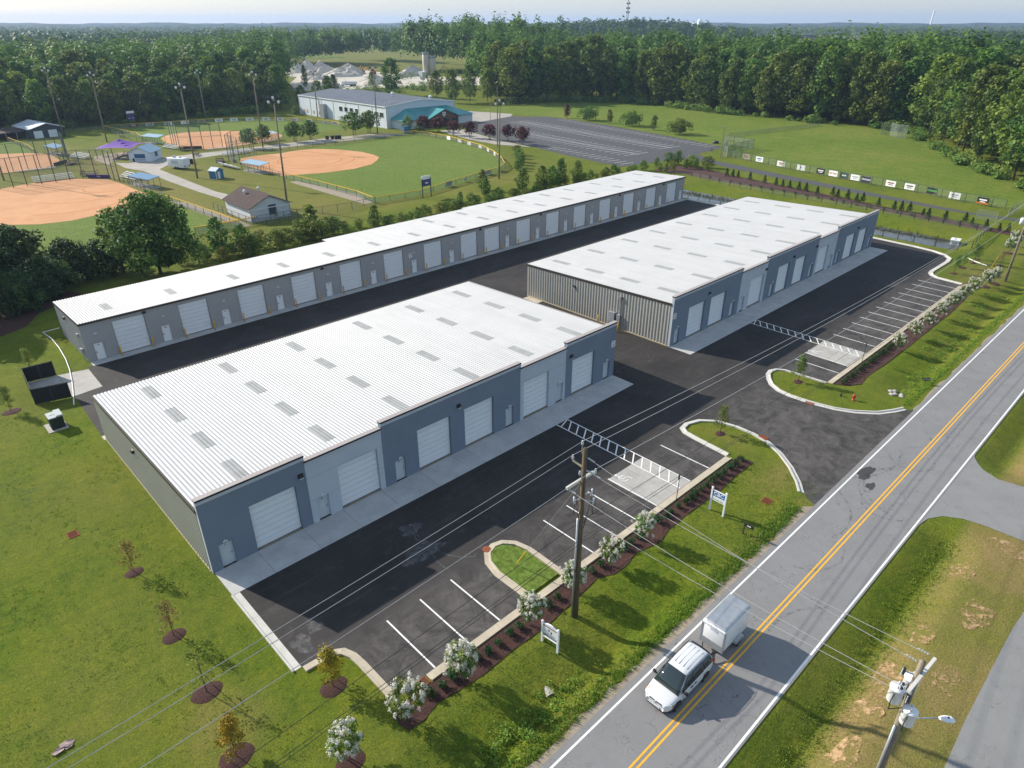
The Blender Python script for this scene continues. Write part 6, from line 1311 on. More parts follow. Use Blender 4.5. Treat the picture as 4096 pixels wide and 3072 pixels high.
for i, (x, y, h) in enumerate(hedge):
    sect = 'between the oak and the white brick hut' if x < 58 else 'between the brick hut and the scoreboard' if x < 98 else 'between the scoreboard and the far roof end'
    plant('scrub_bush', (x, y), BU[i % 6], bu_t, f'scrubby bush behind the rear roof {sect}', 'bush', f'scrub {sect}', PR2.uniform(0, 6.28), (h * 1.25, h * 1.25, h))
# --- big trees at the left
def big_tree(seed, h, rad, base, mat, leaf, n=60, per=150, lump=0.30, tv=0.6):
    cl = broad_clumps(seed, h, rad, base, n, per, 1.0, lump); c = crown_mesh('crown', seed, cl, leaf, mat, aspect=0.7, tone_var=tv, up=0.5)
    t = trunk_mesh('trunk', h * 0.7, h * 0.022, [(q_[0] * 0.8, q_[1] * 0.8, q_[2], h * 0.010) for q_ in cl[::6]], seed); return c, t
ok = big_tree(700, 12.4, 5.6, 1.2, 'leaf_oak', 0.22, 130, 110, 0.215); plant('oak_tree', (31.5, 113.5), ok[0], ok[1], 'large round leafy tree between the rear roof and the clay infield', 'tree')
d1 = big_tree(701, 13.5, 5.2, 0.4, 'leaf_dark', 0.25, 110, 90, 0.23); d2 = big_tree(702, 11.0, 4.6, 0.3, 'leaf_dark', 0.24, 95, 85, 0.25); d3 = big_tree(703, 7.2, 4.4, 0.2, 'leaf_dark', 0.2, 80, 85, 0.26)
for i, (x, y, k, s, l) in enumerate([(8.0, 118.5, d1, 1.0, 'tall dark tree at the picture edge beyond the near lawn'), (14.8, 122.5, d2, 0.8, 'dark tree second from the picture edge'), (3.0, 112.5, d2, 1.05, 'dark tree cut by the picture edge above the mulch'), (20.5, 119.5, d3, 0.85, 'low spreading dark tree with layered branches'), (24.8, 118.8, d3, 0.75, 'low dark tree leaning against the oak'), (12.0, 110.5, d3, 0.75, 'low dark tree nearest the long building end'), (2.5, 104.0, d3, 0.7, 'low dark tree at the edge of the mulched shade'), (-3.0, 119.0, d1, 0.95, 'dark tree outermost at the picture edge'), (27.5, 118.2, CE and (CE[0], bu_t), 10.0, 'slender pointed tree rising above the dark trees'), (16.0, 113.5, d3, 0.8, 'low dark tree in the middle of the shaded clump')]):
    plant('dark_tree' if k[0] not in CE else 'pointed_tree', (x, y), k[0], k[1], l, 'tree', 'dark trees beyond the near lawn', PR2.uniform(0, 6.28), s)
sh_m = MB().sheet([(-8, 98), (6, 101), (11, 103.5), (13.2, 107.5), (20, 112), (12, 128), (-15, 125)], 0.02).build('leaf_litter', 'mulch'); sh_m['kind'] = 'structure'
# ================================================================ BALL PARK
struct('outfield', MB().sheet([(82.6, 130.3), (94.2, 129.2), (104, 131.6), (116, 134.7), (126, 137), (131.7, 140.7), (137, 147.7), (143, 157.8), (147.5, 168), (149.3, 175.8), (151.7, 188.7), (152.2, 200.8), (150.9, 207.6), (122.5, 207.8), (84, 207.5), (81.5, 168)], 0.02), 'grass_outfield', 'smooth green outfield of the near ball field')
struct('outfield', MB().sheet([(77, 262), (78.5, 271), (75.8, 298), (86.5, 296.4), (97, 293.4), (108.3, 291.7), (119.8, 288), (127.7, 283), (132.8, 278), (138.7, 270), (142, 259.6), (144, 248), (141.6, 239), (120, 233), (82, 229)], 0.02), 'grass_outfield', 'smooth green outfield of the far ball field')
struct('outfield', MB().sheet([(50.2, 164), (52.3, 131.6), (20, 131), (-20, 150), (-20, 205), (48, 200)], 0.02), 'grass_outfield', 'green outfield hidden behind the big trees')
struct('outfield', MB().sheet([(43.5, 229), (44.2, 255), (44.9, 266), (43.8, 288), (30, 300), (0, 300), (0, 235)], 0.02), 'grass_outfield', 'green outfield at the picture edge')
for poly, l in (([(112.99, 174.5), (116.2, 178.3), (117.4, 183), (117.6, 190), (114.5, 199), (110, 205), (104.5, 206.2), (98, 204.5), (91, 206), (86, 204.6), (83.2, 200), (81.6, 190), (81.8, 178), (82.6, 172.2), (86, 170.9), (92.5, 168.3), (101, 167.7), (108.3, 170.2)], 'orange clay infield of the near ball field'),
                ([(82.7, 260), (85.5, 265.2), (89.3, 268.6), (94.5, 269.6), (101.7, 267.2), (109, 261.5), (114.3, 254.8), (116.9, 249), (117.7, 243), (116, 237.5), (111.3, 232.3), (102, 229), (92, 226.5), (85, 227.8), (80.6, 232.3), (80.8, 249.5)], 'orange clay infield of the far ball field'),
                ([(10, 205), (26, 204), (30.8, 206), (37.3, 207.4), (42.3, 205.6), (48.3, 198.9), (49.2, 190), (49.4, 178), (49.9, 169), (45.1, 165.8), (40.5, 163), (36.2, 161.3), (30.3, 159.6), (24.9, 160.9), (18, 166.5), (10, 180)], 'large orange clay infield with drag rings'),
                ([(20, 262), (36.6, 262), (42.5, 258.5), (45.7, 255), (47.2, 248), (46.9, 237.7), (43.3, 228.7), (38, 226.6), (30, 226.3), (18, 228)], 'orange clay infield at the picture edge')):
    struct('infield', MB().sheet(poly, 0.036), 'clay', l)
flat('clay_dark', (0.42, 0.17, 0.06), 0.95)
for cx, cy, r, a0, a1 in ((38, 185, 9, 200, 330), (34, 180, 13, 230, 320), (45, 188, 5, 150, 300), (99, 188, 9, 0, 340), (99, 188, 12.5, 180, 330), (96, 246, 9, 30, 300)): struct('drag_ring', arc_strip(cx, cy, r, a0, a1, 0.55, 0.040, 30), 'clay_dark')
struct('footpath', MB().sheet([(57, 222), (59.6, 219.2), (71.7, 221.9), (98.4, 221.3), (126, 222.1), (145.4, 219), (149.7, 211), (126.9, 212.3), (107.8, 213.9), (95.4, 214.9), (87.6, 215), (69.5, 212.2), (62.6, 203.5), (62.3, 180), (62.3, 166), (63.4, 158.8), (62, 150), (59, 150), (60, 158.5), (59.2, 168.3), (58.6, 185), (58.6, 203.8), (56.5, 212)], 0.028), 'path_concrete', 'pale concrete path through the ball park')
struct('dirt_yard', MB().sheet([(54.8, 220), (57.5, 226), (66, 226), (69, 241), (56, 238), (54, 232)], 0.024), 'sand', 'sandy ground under the purple canopy')
struct('warm_up_strip', MB().sheet([(82.6, 131), (84.6, 140), (83.6, 152), (81.9, 164), (80.0, 164), (80.2, 150), (80.6, 131)], 0.024), 'sand')
struct('warm_up_strip', MB().sheet([(52.4, 131.2), (54.8, 131.2), (54.4, 146), (53.2, 160), (50.6, 163.5), (51.3, 150)], 0.024), 'sand')

def fence(name, pts, h, label, rail='fence_green', mesh='chain_link', step=3.0, post='fence_green', group=None, mid=False, pr=0.05, cap=0.05):
    root = empty(name, (0, 0, 0), 0, label, 'fence', group)
    post_me = MB().tube((0, 0, 0), (0, 0, h), pr, n=6).mesh('post', post)
    fab = MB()
    for i, (a, b_) in enumerate(zip(pts, pts[1:])):
        d = Vector(b_) - Vector(a); L = d.length; n = max(1, round(L / step))
        for k in range(n): q = Vector(a) + d * k / n; use('post', post_me, root, (q.x, q.y, float(gz(q.x, q.y))))
        za, zb = float(gz(*a)), float(gz(*b_))
        MB().beam((a[0], a[1], za + h), (b_[0], b_[1], zb + h), cap * (2.2 if rail == 'rail_yellow' else 1), cap * (2.6 if rail == 'rail_yellow' else 1)).build('top_rail', rail, root)
        if mid: MB().beam((a[0], a[1], za + h * 0.5), (b_[0], b_[1], zb + h * 0.5), cap, cap).build('mid_rail', post, root)
        fab.add([(a[0], a[1], za + 0.05), (b_[0], b_[1], zb + 0.05), (b_[0], b_[1], zb + h), (a[0], a[1], za + h)], [(0, 1, 2, 3)])
    use('post', post_me, root, (pts[-1][0], pts[-1][1], float(gz(*pts[-1]))))
    if mesh: fab.build('mesh', mesh, root)
    return root
fence('outfield_fence', [(118.7, 206.9), (122.5, 208), (150.9, 207.9), (152.3, 200.9), (151.7, 188.7), (149.3, 175.8), (147.5, 168.1), (143, 157.8), (137, 147.7), (131.7, 140.7), (126.2, 137), (116.2, 134.9), (103.8, 131.7), (94.2, 129), (82.5, 130.1), (83.4, 138.6), (82.7, 154.5), (81.8, 164.9), (81.4, 168.2)], 1.35, 'yellow-capped outfield fence round the near ball field', 'rail_yellow', 'chain_link_dense', 4.0)
fence('outfield_fence', [(76.9, 260.1), (78.5, 271.3), (75.4, 298.3), (86.5, 296.4), (96.9, 293.3), (108.3, 291.8), (119.8, 288.2), (127.7, 283.1), (132.8, 278.3), (138.7, 270.1), (142, 259.6), (144, 248.3), (141.6, 239.3)], 1.4, 'yellow-capped outfield fence round the far ball field', 'rail_yellow', 'chain_link_dense', 5.0)
fence('outfield_fence', [(50.2, 164), (51.4, 150), (52.4, 131.2), (44.3, 132.1), (56, 131.8)], 1.4, 'yellow-capped fence behind the large clay infield', 'rail_yellow', 'chain_link_dense', 3.5)
fence('outfield_fence', [(43.8, 288.2), (44.9, 266.1), (44.2, 255.1)], 1.4, 'yellow-capped fence at the edge of the picture', 'rail_yellow', 'chain_link_dense', 5.0)
fence('perimeter_fence', [(56.2, 131.4), (64.5, 131.0), (69.5, 129.5), (76, 128.6), (82.5, 129.6)], 1.6, 'green chain-link fence from the brick hut to the outfield', 'fence_green', 'chain_link', 3.0)
fence('yard_fence', [(55.2, 150), (54.9, 140), (55.3, 131.4), (59.5, 128.6), (64.5, 130.6)], 1.3, 'chain-link fence round the white brick hut', 'fence_green', 'chain_link', 2.5)
fence('side_fence', [(62, 300), (70, 298), (75.4, 298.3), (74.5, 284), (73.8, 270), (74.5, 258)], 1.5, 'chain-link fence beside the dark shed lawn', 'fence_green', 'chain_link', 5.0)
fence('dugout_fence', [(81.4, 168.2), (81.0, 178.5), (81.2, 186), (81.3, 194.7)], 1.4, 'green fence before the near dugout', 'fence_green', 'chain_link', 3.0)
fence('infield_fence', [(87, 206.5), (95, 208.6), (104, 209.6), (112, 209.3), (118.7, 206.9)], 1.4, 'chain-link fence between the path and the near infield', 'fence_green', 'chain_link', 3.0)
fence('infield_fence', [(49.9, 194.4), (50.3, 186), (50.6, 178.2), (51.2, 172), (50.2, 164)], 1.5, 'chain-link fence along the bench side of the large infield', 'fence_green', 'chain_link', 3.0)
fence('infield_fence', [(92, 228), (101, 229.5), (111, 232.7), (118, 236)], 1.4, 'chain-link fence along the far infield', 'fence_green', 'chain_link', 3.5)
def backstop(pts, h, label): return fence('backstop', pts, h, label, 'fence_green', 'chain_link', 3.6, group='tall backstops', mid=True, pr=0.09, cap=0.07)
backstop([(26, 203.3), (31.7, 203.5), (37.9, 203.6), (44.3, 204.7), (49.1, 200.1), (49.8, 194.4)], 6.9, 'tall green backstop behind the large clay infield')
backstop([(80.8, 244.5), (79.2, 233.4), (84.9, 229.2), (90.4, 227.6)], 7.2, 'tall green backstop of the far ball field')
backstop([(30, 227.6), (36.9, 227.8), (42.7, 228), (48.2, 233.5), (49.6, 243)], 7.0, 'tall green backstop near the purple canopy')
backstop([(81.3, 194.7), (81.3, 202.2), (85.5, 208), (92, 208.6)], 7.2, 'tall green backstop of the near ball field')
for pts, l in (([(45.2, 203.9), (49.2, 199.7)], 'purple padded panel under the backstop of the large infield'), ([(81.5, 199.5), (83.2, 204.6)], 'purple padded panel under the near backstop'), ([(79.9, 232.6), (84.6, 229.6)], 'dark padded panel under the far backstop'), ([(43.2, 228.3), (47.4, 232.4)], 'dark padded panel under the picture-edge backstop')):
    o = MB().beam((*pts[0], 0.45), (*pts[1], 0.45), 0.12, 0.85).build('backstop_pad', 'purple_pad' if 'purple' in l else 'dark_metal'); tag(o, l, 'pad', 'backstop pads')
    if 'large' in l: d = Vector(pts[1]) - Vector(pts[0]); text('PCJL', 0.5, ((pts[0][0] + pts[1][0]) / 2 - 0.08, (pts[0][1] + pts[1][1]) / 2 - 0.08, 0.45), (R(90), 0, math.atan2(d.y, d.x)), 'print_white', o)
# light poles
LPM = {}
def light_pole(x, y, h, label, lamps=6, lean=(0.02, -0.01)):
    r = empty('floodlight_pole', (x, y, 0), 0, label, 'light pole', 'floodlight poles of the ball park')
    tip = Vector((lean[0] * h, lean[1] * h, h)); MB().tube((0, 0, -0.2), tip, 0.22, 0.13, 10).build('pole', 'pole_wood_grey', r, True)
    for j in range(2): MB().beam(tip + Vector((-1.3, 0.9, -0.3 - 0.8 * j)), tip + Vector((1.3, -0.9, -0.3 - 0.8 * j)), 0.12, 0.12).build('lamp_bar', 'dark_metal', r)
    for k in range(lamps):
        t = (k % (lamps // 2) + 0.5) / (lamps // 2) * 2 - 1; z = -0.2 - 0.8 * (k // (lamps // 2)); c = tip + Vector((1.2 * t, -0.83 * t, z))
        MB().lathe([(0.10, 0.0), (0.30, 0.32), (0.32, 0.36), (0.0, 0.36)], c + Vector((-0.1, -0.25, -0.1)), 10, axis='y').build('floodlight', 'white_metal' if k % 2 else 'dark_metal', r)
for x, y, h, l in ((60, 289, 22.0, 'floodlight pole beside the dark shed'), (67, 264.4, 21.4, 'floodlight pole behind the purple canopy'), (65.35, 184.6, 22.4, 'floodlight pole by the diagonal path'), (113.2, 297, 18.8, 'floodlight pole behind the far outfield fence'), (99.5, 218.6, 22.2, 'floodlight pole beside the park trees on the path'), (66.7, 139.3, 22.2, 'floodlight pole beside the white brick hut'), (152.4, 277.6, 17.6, 'floodlight pole in front of the long blue-white wall'), (143.9, 220.5, 21.6, 'floodlight pole beside the gym corner trees'), (120.5, 130.9, 18.8, 'floodlight pole at the near outfield fence corner'), (29.0, 215.3, 22, 'floodlight pole cut off by the picture edge')):
    light_pole(x, y, h, l)
r = empty('timber_pole', (154.1, 168, 0), 0, 'plain tall timber pole by the near outfield fence', 'pole'); MB().tube((0, 0, -0.2), (0.2, 0, 18), 0.2, 0.12, 10).build('pole', 'pole_wood_grey', r); MB().beam((-0.5, 0.4, 15.0), (0.9, -0.4, 15.0), 0.1, 0.1).build('crossarm', 'dark_metal', r)
r = empty('street_lamp', (189, 209.9, 0), 0, 'slim double-headed lamp at the gym car park', 'street lamp'); MB().tube((0, 0, 0), (0, 0, 10.4), 0.1, 0.07).build('pole', 'wood_pale', r)
for s_ in (-1, 1): MB().beam((0, 0, 10.3), (s_ * 0.9, -s_ * 0.8, 10.5), 0.08, 0.08).build('arm', 'dark_metal', r); MB().obox((s_ * 1.0, -s_ * 0.9, 10.5), (0.5, 0.35, 0.14)).build('lamp_head', 'dark_metal', r)
r = empty('timber_pole', (187.9, 108.2, 0), 0, 'timber pole beside the batting cage with a lamp arm', 'pole'); MB().tube((0, 0, -0.2), (0.3, 0.1, 8.6), 0.13, 0.09, 8).build('pole', 'pole_wood_grey', r); MB().beam((0.3, 0.1, 8.3), (-0.9, 1.2, 8.6), 0.06, 0.06).build('arm', 'galv', r)
# buildings of the park
def gable(name, loc, rz, w, d, h, pk, wall, roof, label, cat='building', over=0.35, group=None):
    """w along local x (gable faces +-x ... ridge runs along y)."""
    r = empty(name, loc, rz, label, cat, group)
    wl_ = MB(); a, b_ = w / 2, d / 2
    wl_.add([(-a, -b_, 0), (a, -b_, 0), (a, b_, 0), (-a, b_, 0), (-a, -b_, h), (a, -b_, h), (a, b_, h), (-a, b_, h), (0, -b_, pk), (0, b_, pk)], [(0, 1, 5, 8, 4), (1, 2, 6, 5), (2, 3, 7, 9, 6), (3, 0, 4, 7)])
    wl_.build('wall', wall, r); sl = (pk - h) / a; o_ = over
    for s_ in (-1, 1):
        x1, z1 = s_ * (a + o_), h - sl * o_ + 0.02
        q = MB().add([(0, -b_ - o_, pk + 0.02), (x1, -b_ - o_, z1), (x1, b_ + o_, z1), (0, b_ + o_, pk + 0.02), (0, -b_ - o_, pk + 0.14), (x1, -b_ - o_, z1 + 0.12), (x1, b_ + o_, z1 + 0.12), (0, b_ + o_, pk + 0.14)], [(0, 1, 2, 3), (7, 6, 5, 4), (0, 4, 5, 1), (1, 5, 6, 2), (2, 6, 7, 3), (3, 7, 4, 0)])
        q.build('roof', roof, r)
    return r
# white brick hut
h = gable('brick_hut', (60.0, 138.9, 0), 0, 8.4, 11.6, 2.8, 4.7, 'white_brick', 'shingle', 'white brick hut with brown shingle roof beside the ball field', over=0.5)
MB().box(-0.3, 1.2, -5.98, -5.81, 1.0, 2.9).build('vent_hood', 'shed_wall', h); MB().box(0.9, 1.2, -6.3, -5.81, 0.5, 1.6).build('vent_box', 'galv', h)
for x, y, z in ((-1.6, 1.5, 4.1), (2.2, 3.2, 3.9)): MB().tube((x, y, z - 0.3), (x, y, z + 0.5), 0.16).build('vent_pipe', 'white_metal', h); MB().lathe([(0.0, 0), (0.3, 0.0), (0.32, 0.25), (0.2, 0.45), (0, 0.5)], (x, y, z + 0.4), 12).build('vent_cap', 'white_metal', h)
MB().box(-4.8, 4.8, -6.34, -6.32, 2.45, 2.6).build('fascia', 'white_metal', h); MB().tube((4.2, -5.86, 0), (4.2, -5.86, 2.7), 0.05).build('downpipe', 'galv', h); MB().tube((-4.25, -5.86, 0), (-4.25, -5.86, 2.7), 0.05).build('downpipe', 'galv', h)
b_ = gable('concession_hut', (65.3, 221.8, 0), R(-42), 6.2, 7.0, 2.5, 3.9, 'gym_wall', 'blue_roof', 'small white concession hut with pale blue roof', over=0.4)
MB().box(-1.5, 1.5, -3.56, -3.505, 0.95, 2.1).build('shutter', 'blue_dark', b_); MB().box(3.105, 3.16, -0.7, 0.9, 0.95, 2.2).build('shutter', 'blue_dark', b_); MB().box(-1.4, 1.4, -3.54, -3.504, 0.35, 0.7).build('notice', 'print_grey', b_)
o = MB().lathe([(0.28, 0), (0.33, 0.8), (0.36, 0.84), (0.0, 0.9)], n=12).build('waste_bin', 'black'); o.location = (61.6, 220.6, 0.03); tag(o, 'black bin at the corner of the concession hut', 'bin')
b_ = gable('dark_shed', (55.1, 298.0, 0), R(6), 10.6, 16, 3.0, 4.5, 'shed_wall', 'shed_roof', 'dark shed with pale metal roof and two white doors', over=0.4)
for x in (-2.9, 1.6): MB().box(x - 1.35, x + 1.35, -8.06, -8.005, 0.05, 2.4).build('door', 'door_white', b_)
l_ = empty('lean_to', (45.5, 296, 0), R(6), 'open-sided brown lean-to beside the dark shed', 'shelter'); MB().add([(-5, -4, 2.2), (4.4, -4, 2.2), (4.4, 6, 2.9), (-5, 6, 2.9), (-5, -4, 2.35), (4.4, -4, 2.35), (4.4, 6, 3.05), (-5, 6, 3.05)], [(3, 2, 1, 0), (4, 5, 6, 7), (0, 1, 5, 4), (1, 2, 6, 5), (2, 3, 7, 6), (3, 0, 4, 7)]).build('roof', 'wood_dark', l_)
for x in (-4.8, -1.8, 1.3, 4.2): MB().box(x - 0.08, x + 0.08, -3.9, -3.74, 0, 2.2).build('post', 'wood_pale', l_)
MB().box(-4.8, 4.2, 5.7, 5.8, 0, 2.8).build('back_wall', 'wood_dark', l_)
b_ = gable('garden_shed', (69.0, 181.2, 0), R(25), 2.6, 2.3, 1.95, 2.6, 'blue_shed', 'shed_roof', 'small blue garden shed with white trim on the park lawn', over=0.15)
MB().box(-0.75, -0.05, -1.2, -1.155, 0.05, 1.75).build('door', 'door_white', b_); MB().box(0.0, 0.05, -1.2, -1.155, 0.05, 1.75).build('trim', 'white_metal', b_)
for s_ in (-1, 1): MB().box(s_ * 1.3 - 0.06, s_ * 1.3 + 0.06, -1.21, -1.12, 0, 1.9).build('corner_trim', 'white_metal', b_)
# white food trailer
t = empty('food_trailer', (67.1, 201.0, 0), R(-64), 'white food trailer with roof vents parked by the path', 'trailer')
smooth_obj(MB().box(-2.7, 2.7, -1.25, 1.25, 0.45, 2.85).build('box', 'white_metal', t), 0.08); MB().box(-1.3, 0.9, -1.27, -1.252, 1.35, 2.3).build('hatch', 'door_grey', t); MB().box(2.702, 2.72, -0.9, 0.9, 1.3, 2.5).build('panel', 'door_white', t)
for y in (-0.85, 0.85): MB().box(2.702, 2.74, y - 0.25, y + 0.25, 0.75, 1.0).build('tail_lamp', 'black', t)
for x in (-0.3, 0.45):
    for s_ in (-1, 1): wheel(t, (x, s_ * 1.15, 0.36), 0.36, 0.22, s_)
MB().box(-1.6, -0.9, -0.4, 0.3, 2.86, 3.3).build('roof_vent', 'galv', t); MB().box(0.2, 0.7, 0.2, 0.6, 2.86, 3.0).build('roof_vent', 'black', t)
o = MB().box(-1.6, 1.6, -0.6, 0.6, 0, 1.2).build('smoker', 'black'); o.location = (71.5, 207.5, 0.03); o.rotation_euler = (0, 0, R(-60)); tag(o, 'black smoker trailer behind the food trailer', 'smoker')
# purple canopy
c = empty('shade_canopy', (62.3, 233.2, 0), R(-38), 'purple pointed fabric shade canopy on green posts', 'canopy')
vs = []; n = 8
for i in range(n + 1):
    for j in range(n + 1):
        u, v = i / n * 2 - 1, j / n * 2 - 1; m_ = max(abs(u), abs(v)); z = 2.75 + 2.0 * (1 - m_) ** 1.25 - 0.30 * (1 - m_) * 0; edge = 0.35 * m_ ** 4 * (1 - min(abs(u), abs(v)) ** 2)
        vs.append((u * 5.2 * (1 - edge * 0.25 * (abs(u) >= abs(v))), v * 5.2 * (1 - edge * 0.25 * (abs(v) > abs(u))), z + edge * 0.9))
MB().add(vs, [(i * (n + 1) + j, (i + 1) * (n + 1) + j, (i + 1) * (n + 1) + j + 1, i * (n + 1) + j + 1) for i in range(n) for j in range(n)]).build('fabric', 'purple_cloth', c)
for u in (-1, 1):
    for v in (-1, 1): MB().tube((u * 5.0, v * 5.0, 0), (u * 5.0, v * 5.0, 2.8), 0.1).build('post', 'fence_green', c)
def picnic(x, y, rz, label, mat='wood_pale'):
    r = empty('picnic_table', (x, y, 0.03), rz, label, 'table', 'picnic tables of the ball park')
    for k in range(4): MB().box(-0.9, 0.9, -0.36 + k * 0.19, -0.36 + k * 0.19 + 0.17, 0.72, 0.76).build('plank', mat, r)
    for s_ in (-1, 1):
        MB().box(-0.9, 0.9, s_ * 0.72 - 0.13, s_ * 0.72 + 0.13, 0.42, 0.46).build('bench', mat, r); MB().beam((s_ * 0.65, -0.8, 0), (s_ * 0.65, 0.25, 0.72), 0.05, 0.09).build('leg', 'wood_dark', r); MB().beam((s_ * 0.65, 0.8, 0), (s_ * 0.65, -0.25, 0.72), 0.05, 0.09).build('leg', 'wood_dark', r); MB().box(s_ * 0.65 - 0.03, s_ * 0.65 + 0.03, -0.8, 0.8, 0.36, 0.42).build('brace', 'wood_dark', r)
for i, (x, y) in enumerate([(58.2, 234.8), (59.9, 231.7), (60.4, 228.6), (64, 235), (64.2, 231.8), (60.7, 225.2), (74.2, 271.7), (77.6, 216.3), (78.6, 218.3)]):
    picnic(x, y, R(-30 + 25 * (i % 3)), ['pale picnic table at the far post of the purple canopy', 'pale picnic table in the middle under the canopy', 'picnic table under the near tip of the canopy', 'pale picnic table at the back right under the canopy', 'picnic table at the right under the canopy', 'picnic table just outside the canopy shade', 'dark picnic table by the far field fence', 'dark picnic table on the path past the trailer', 'second dark picnic table on the path'][i], 'wood_pale' if i < 6 else 'wood_dark')
def bleacher(x, y, rz, L, rows, label):
    r = empty('bleacher', (x, y, 0), rz, label, 'bleacher', 'aluminium bleachers')
    for k in range(rows): MB().box(-L / 2, L / 2, k * 0.6, k * 0.6 + 0.28, 0.38 + k * 0.28, 0.43 + k * 0.28).build('bench', 'white_metal', r); MB().box(-L / 2, L / 2, k * 0.6 + 0.30, k * 0.6 + 0.52, 0.15 + k * 0.28, 0.19 + k * 0.28).build('foot_board', 'galv', r)
    for t in (-0.45, -0.15, 0.15, 0.45):
        MB().beam((L * t, 0, 0.36), (L * t, rows * 0.6, 0.36 + rows * 0.28), 0.05, 0.06).build('frame', 'galv', r); MB().box(L * t - 0.03, L * t + 0.03, rows * 0.6 - 0.3, rows * 0.6 - 0.22, 0, 0.3 + rows * 0.27).build('leg', 'galv', r)
bleacher(38.2, 206.0, R(0), 9, 4, 'white bleacher behind the large infield backstop'); bleacher(51.9, 195.5, R(-80), 8, 4, 'white bleacher beside the blue dugout roof'); bleacher(38.4, 224.6, R(0), 9, 1, 'long low bench at the picture-edge field'); bleacher(77.0, 237, R(-80), 8, 3, 'bleacher in front of the far backstop'); bleacher(78.2, 193.5, R(95), 9, 3, 'white bleacher beside the near dugout'); bleacher(51.2, 237.5, R(-75), 8, 4, 'white bleacher by the picture-edge backstop'); bleacher(88.4, 225.3, R(0), 8, 1, 'long grey bench beside the far infield'); bleacher(88.0, 211.3, R(8), 9, 3, 'grey bleacher between the path and near backstop')
def dugout(x, y, rz, L, label, roof='blue_roof'):
    r = empty('dugout', (x, y, 0), rz, label, 'dugout', 'roofed dugouts')
    MB().add([(-L / 2, -1.5, 2.15), (L / 2, -1.5, 2.15), (L / 2, 1.5, 2.6), (-L / 2, 1.5, 2.6), (-L / 2, -1.5, 2.25), (L / 2, -1.5, 2.25), (L / 2, 1.5, 2.7), (-L / 2, 1.5, 2.7)], [(3, 2, 1, 0), (4, 5, 6, 7), (0, 1, 5, 4), (1, 2, 6, 5), (2, 3, 7, 6), (3, 0, 4, 7)]).build('roof', roof, r)
    for t in (-0.48, -0.16, 0.16, 0.48):
        for s_ in (-1.4, 1.4): MB().tube((L * t, s_, 0), (L * t, s_, 2.16 if s_ < 0 else 2.6), 0.05).build('post', 'fence_green', r)
    MB().box(-L / 2 + 0.3, L / 2 - 0.3, -0.9, -0.5, 0.42, 0.48).build('bench', 'galv', r); MB().add([(-L / 2, -1.42, 0), (L / 2, -1.42, 0), (L / 2, -1.42, 2.1), (-L / 2, -1.42, 2.1)], [(0, 1, 2, 3)]).build('mesh', 'chain_link_dense', r); MB().box(-L / 2, L / 2, -1.5, 1.5, 0.0, 0.035).build('slab', 'path_concrete', r)
dugout(77.6, 251.5, R(-70), 8, 'pale blue roofed dugout of the far ball field'); dugout(52.4, 183.5, R(-78), 9, 'blue roofed dugout of the large infield', 'blue_shed'); dugout(80.0, 182.2, R(-80), 8.5, 'pale blue roofed dugout of the near ball field'); dugout(48.8, 250, R(-80), 8, 'blue roofed dugout by the picture-edge field', 'blue_shed'); dugout(106.5, 230.8, R(12), 8, 'white roofed dugout behind the park trees', 'shed_roof')
def deck(x, y, rz, label):
    r = empty('scorer_deck', (x, y, 0), rz, label, 'deck', 'scorer decks behind the backstops'); MB().box(-1.8, 1.8, -1, 1, 0.35, 0.45).build('floor', 'wood_dark', r)
    for a, b2 in (((-1.8, -1), (1.8, -1)), ((1.8, -1), (1.8, 1)), ((-1.8, 1), (-1.8, -1))):
        for z in (0.75, 1.2): MB().beam((*a, z), (*b2, z), 0.06, 0.1).build('rail', 'wood_dark', r)
        MB().box(a[0] - 0.06, a[0] + 0.06, a[1] - 0.06, a[1] + 0.06, 0, 1.3).build('post', 'wood_dark', r)
deck(46.6, 207.3, R(-40), 'timber scorer deck behind the purple pad'); deck(79.0, 203.0, R(70), 'timber scorer deck behind the near backstop'); deck(80.0, 229.0, R(-35), 'timber scorer deck behind the far backstop'); deck(47.5, 228.5, R(40), 'timber scorer deck near the picture-edge backstop')
flat('board_purple', (0.045, 0.03, 0.13))
for x, y, rz, z0, z1, w_, l, top in ((94.5, 126.8, R(186), 2.6, 4.0, 2.6, 'dark purple scoreboard backing onto the rear building', True), (86.4, 299.9, R(10), 2.4, 4.7, 2.9, 'purple and white scoreboard behind the far fence', False)):
    r = empty('scoreboard', (x, y, 0), rz, l, 'scoreboard')
    for s_ in (-1, 1): MB().box(s_ * w_ / 2 - 0.08, s_ * w_ / 2 + 0.08, -0.08, 0.08, 0, z1 + 0.3).build('post', 'dark_metal', r)
    f = MB().box(-w_ / 2, w_ / 2, -0.2, -0.081, z0, z1).build('face', 'board_purple', r); MB().box(-w_ / 2, w_ / 2, -0.25, -0.082, z1 + 0.002, z1 + 0.8).build('header', 'white_metal', r)
    for dx in (-0.7, 0.7): MB().box(dx - 0.35, dx + 0.35, -0.212, -0.201, z0 + 0.4, z0 + 0.75).build('digit_panel', 'print_grey', f)
    b2 = MB().box(-w_ / 2, w_ / 2, 0.081, 0.12, z0, z1).build('back', 'board_purple', r); MB().box(-0.45, 0.45, 0.121, 0.13, z0 + 0.55, z0 + 0.8).build('print', 'print_white', b2)
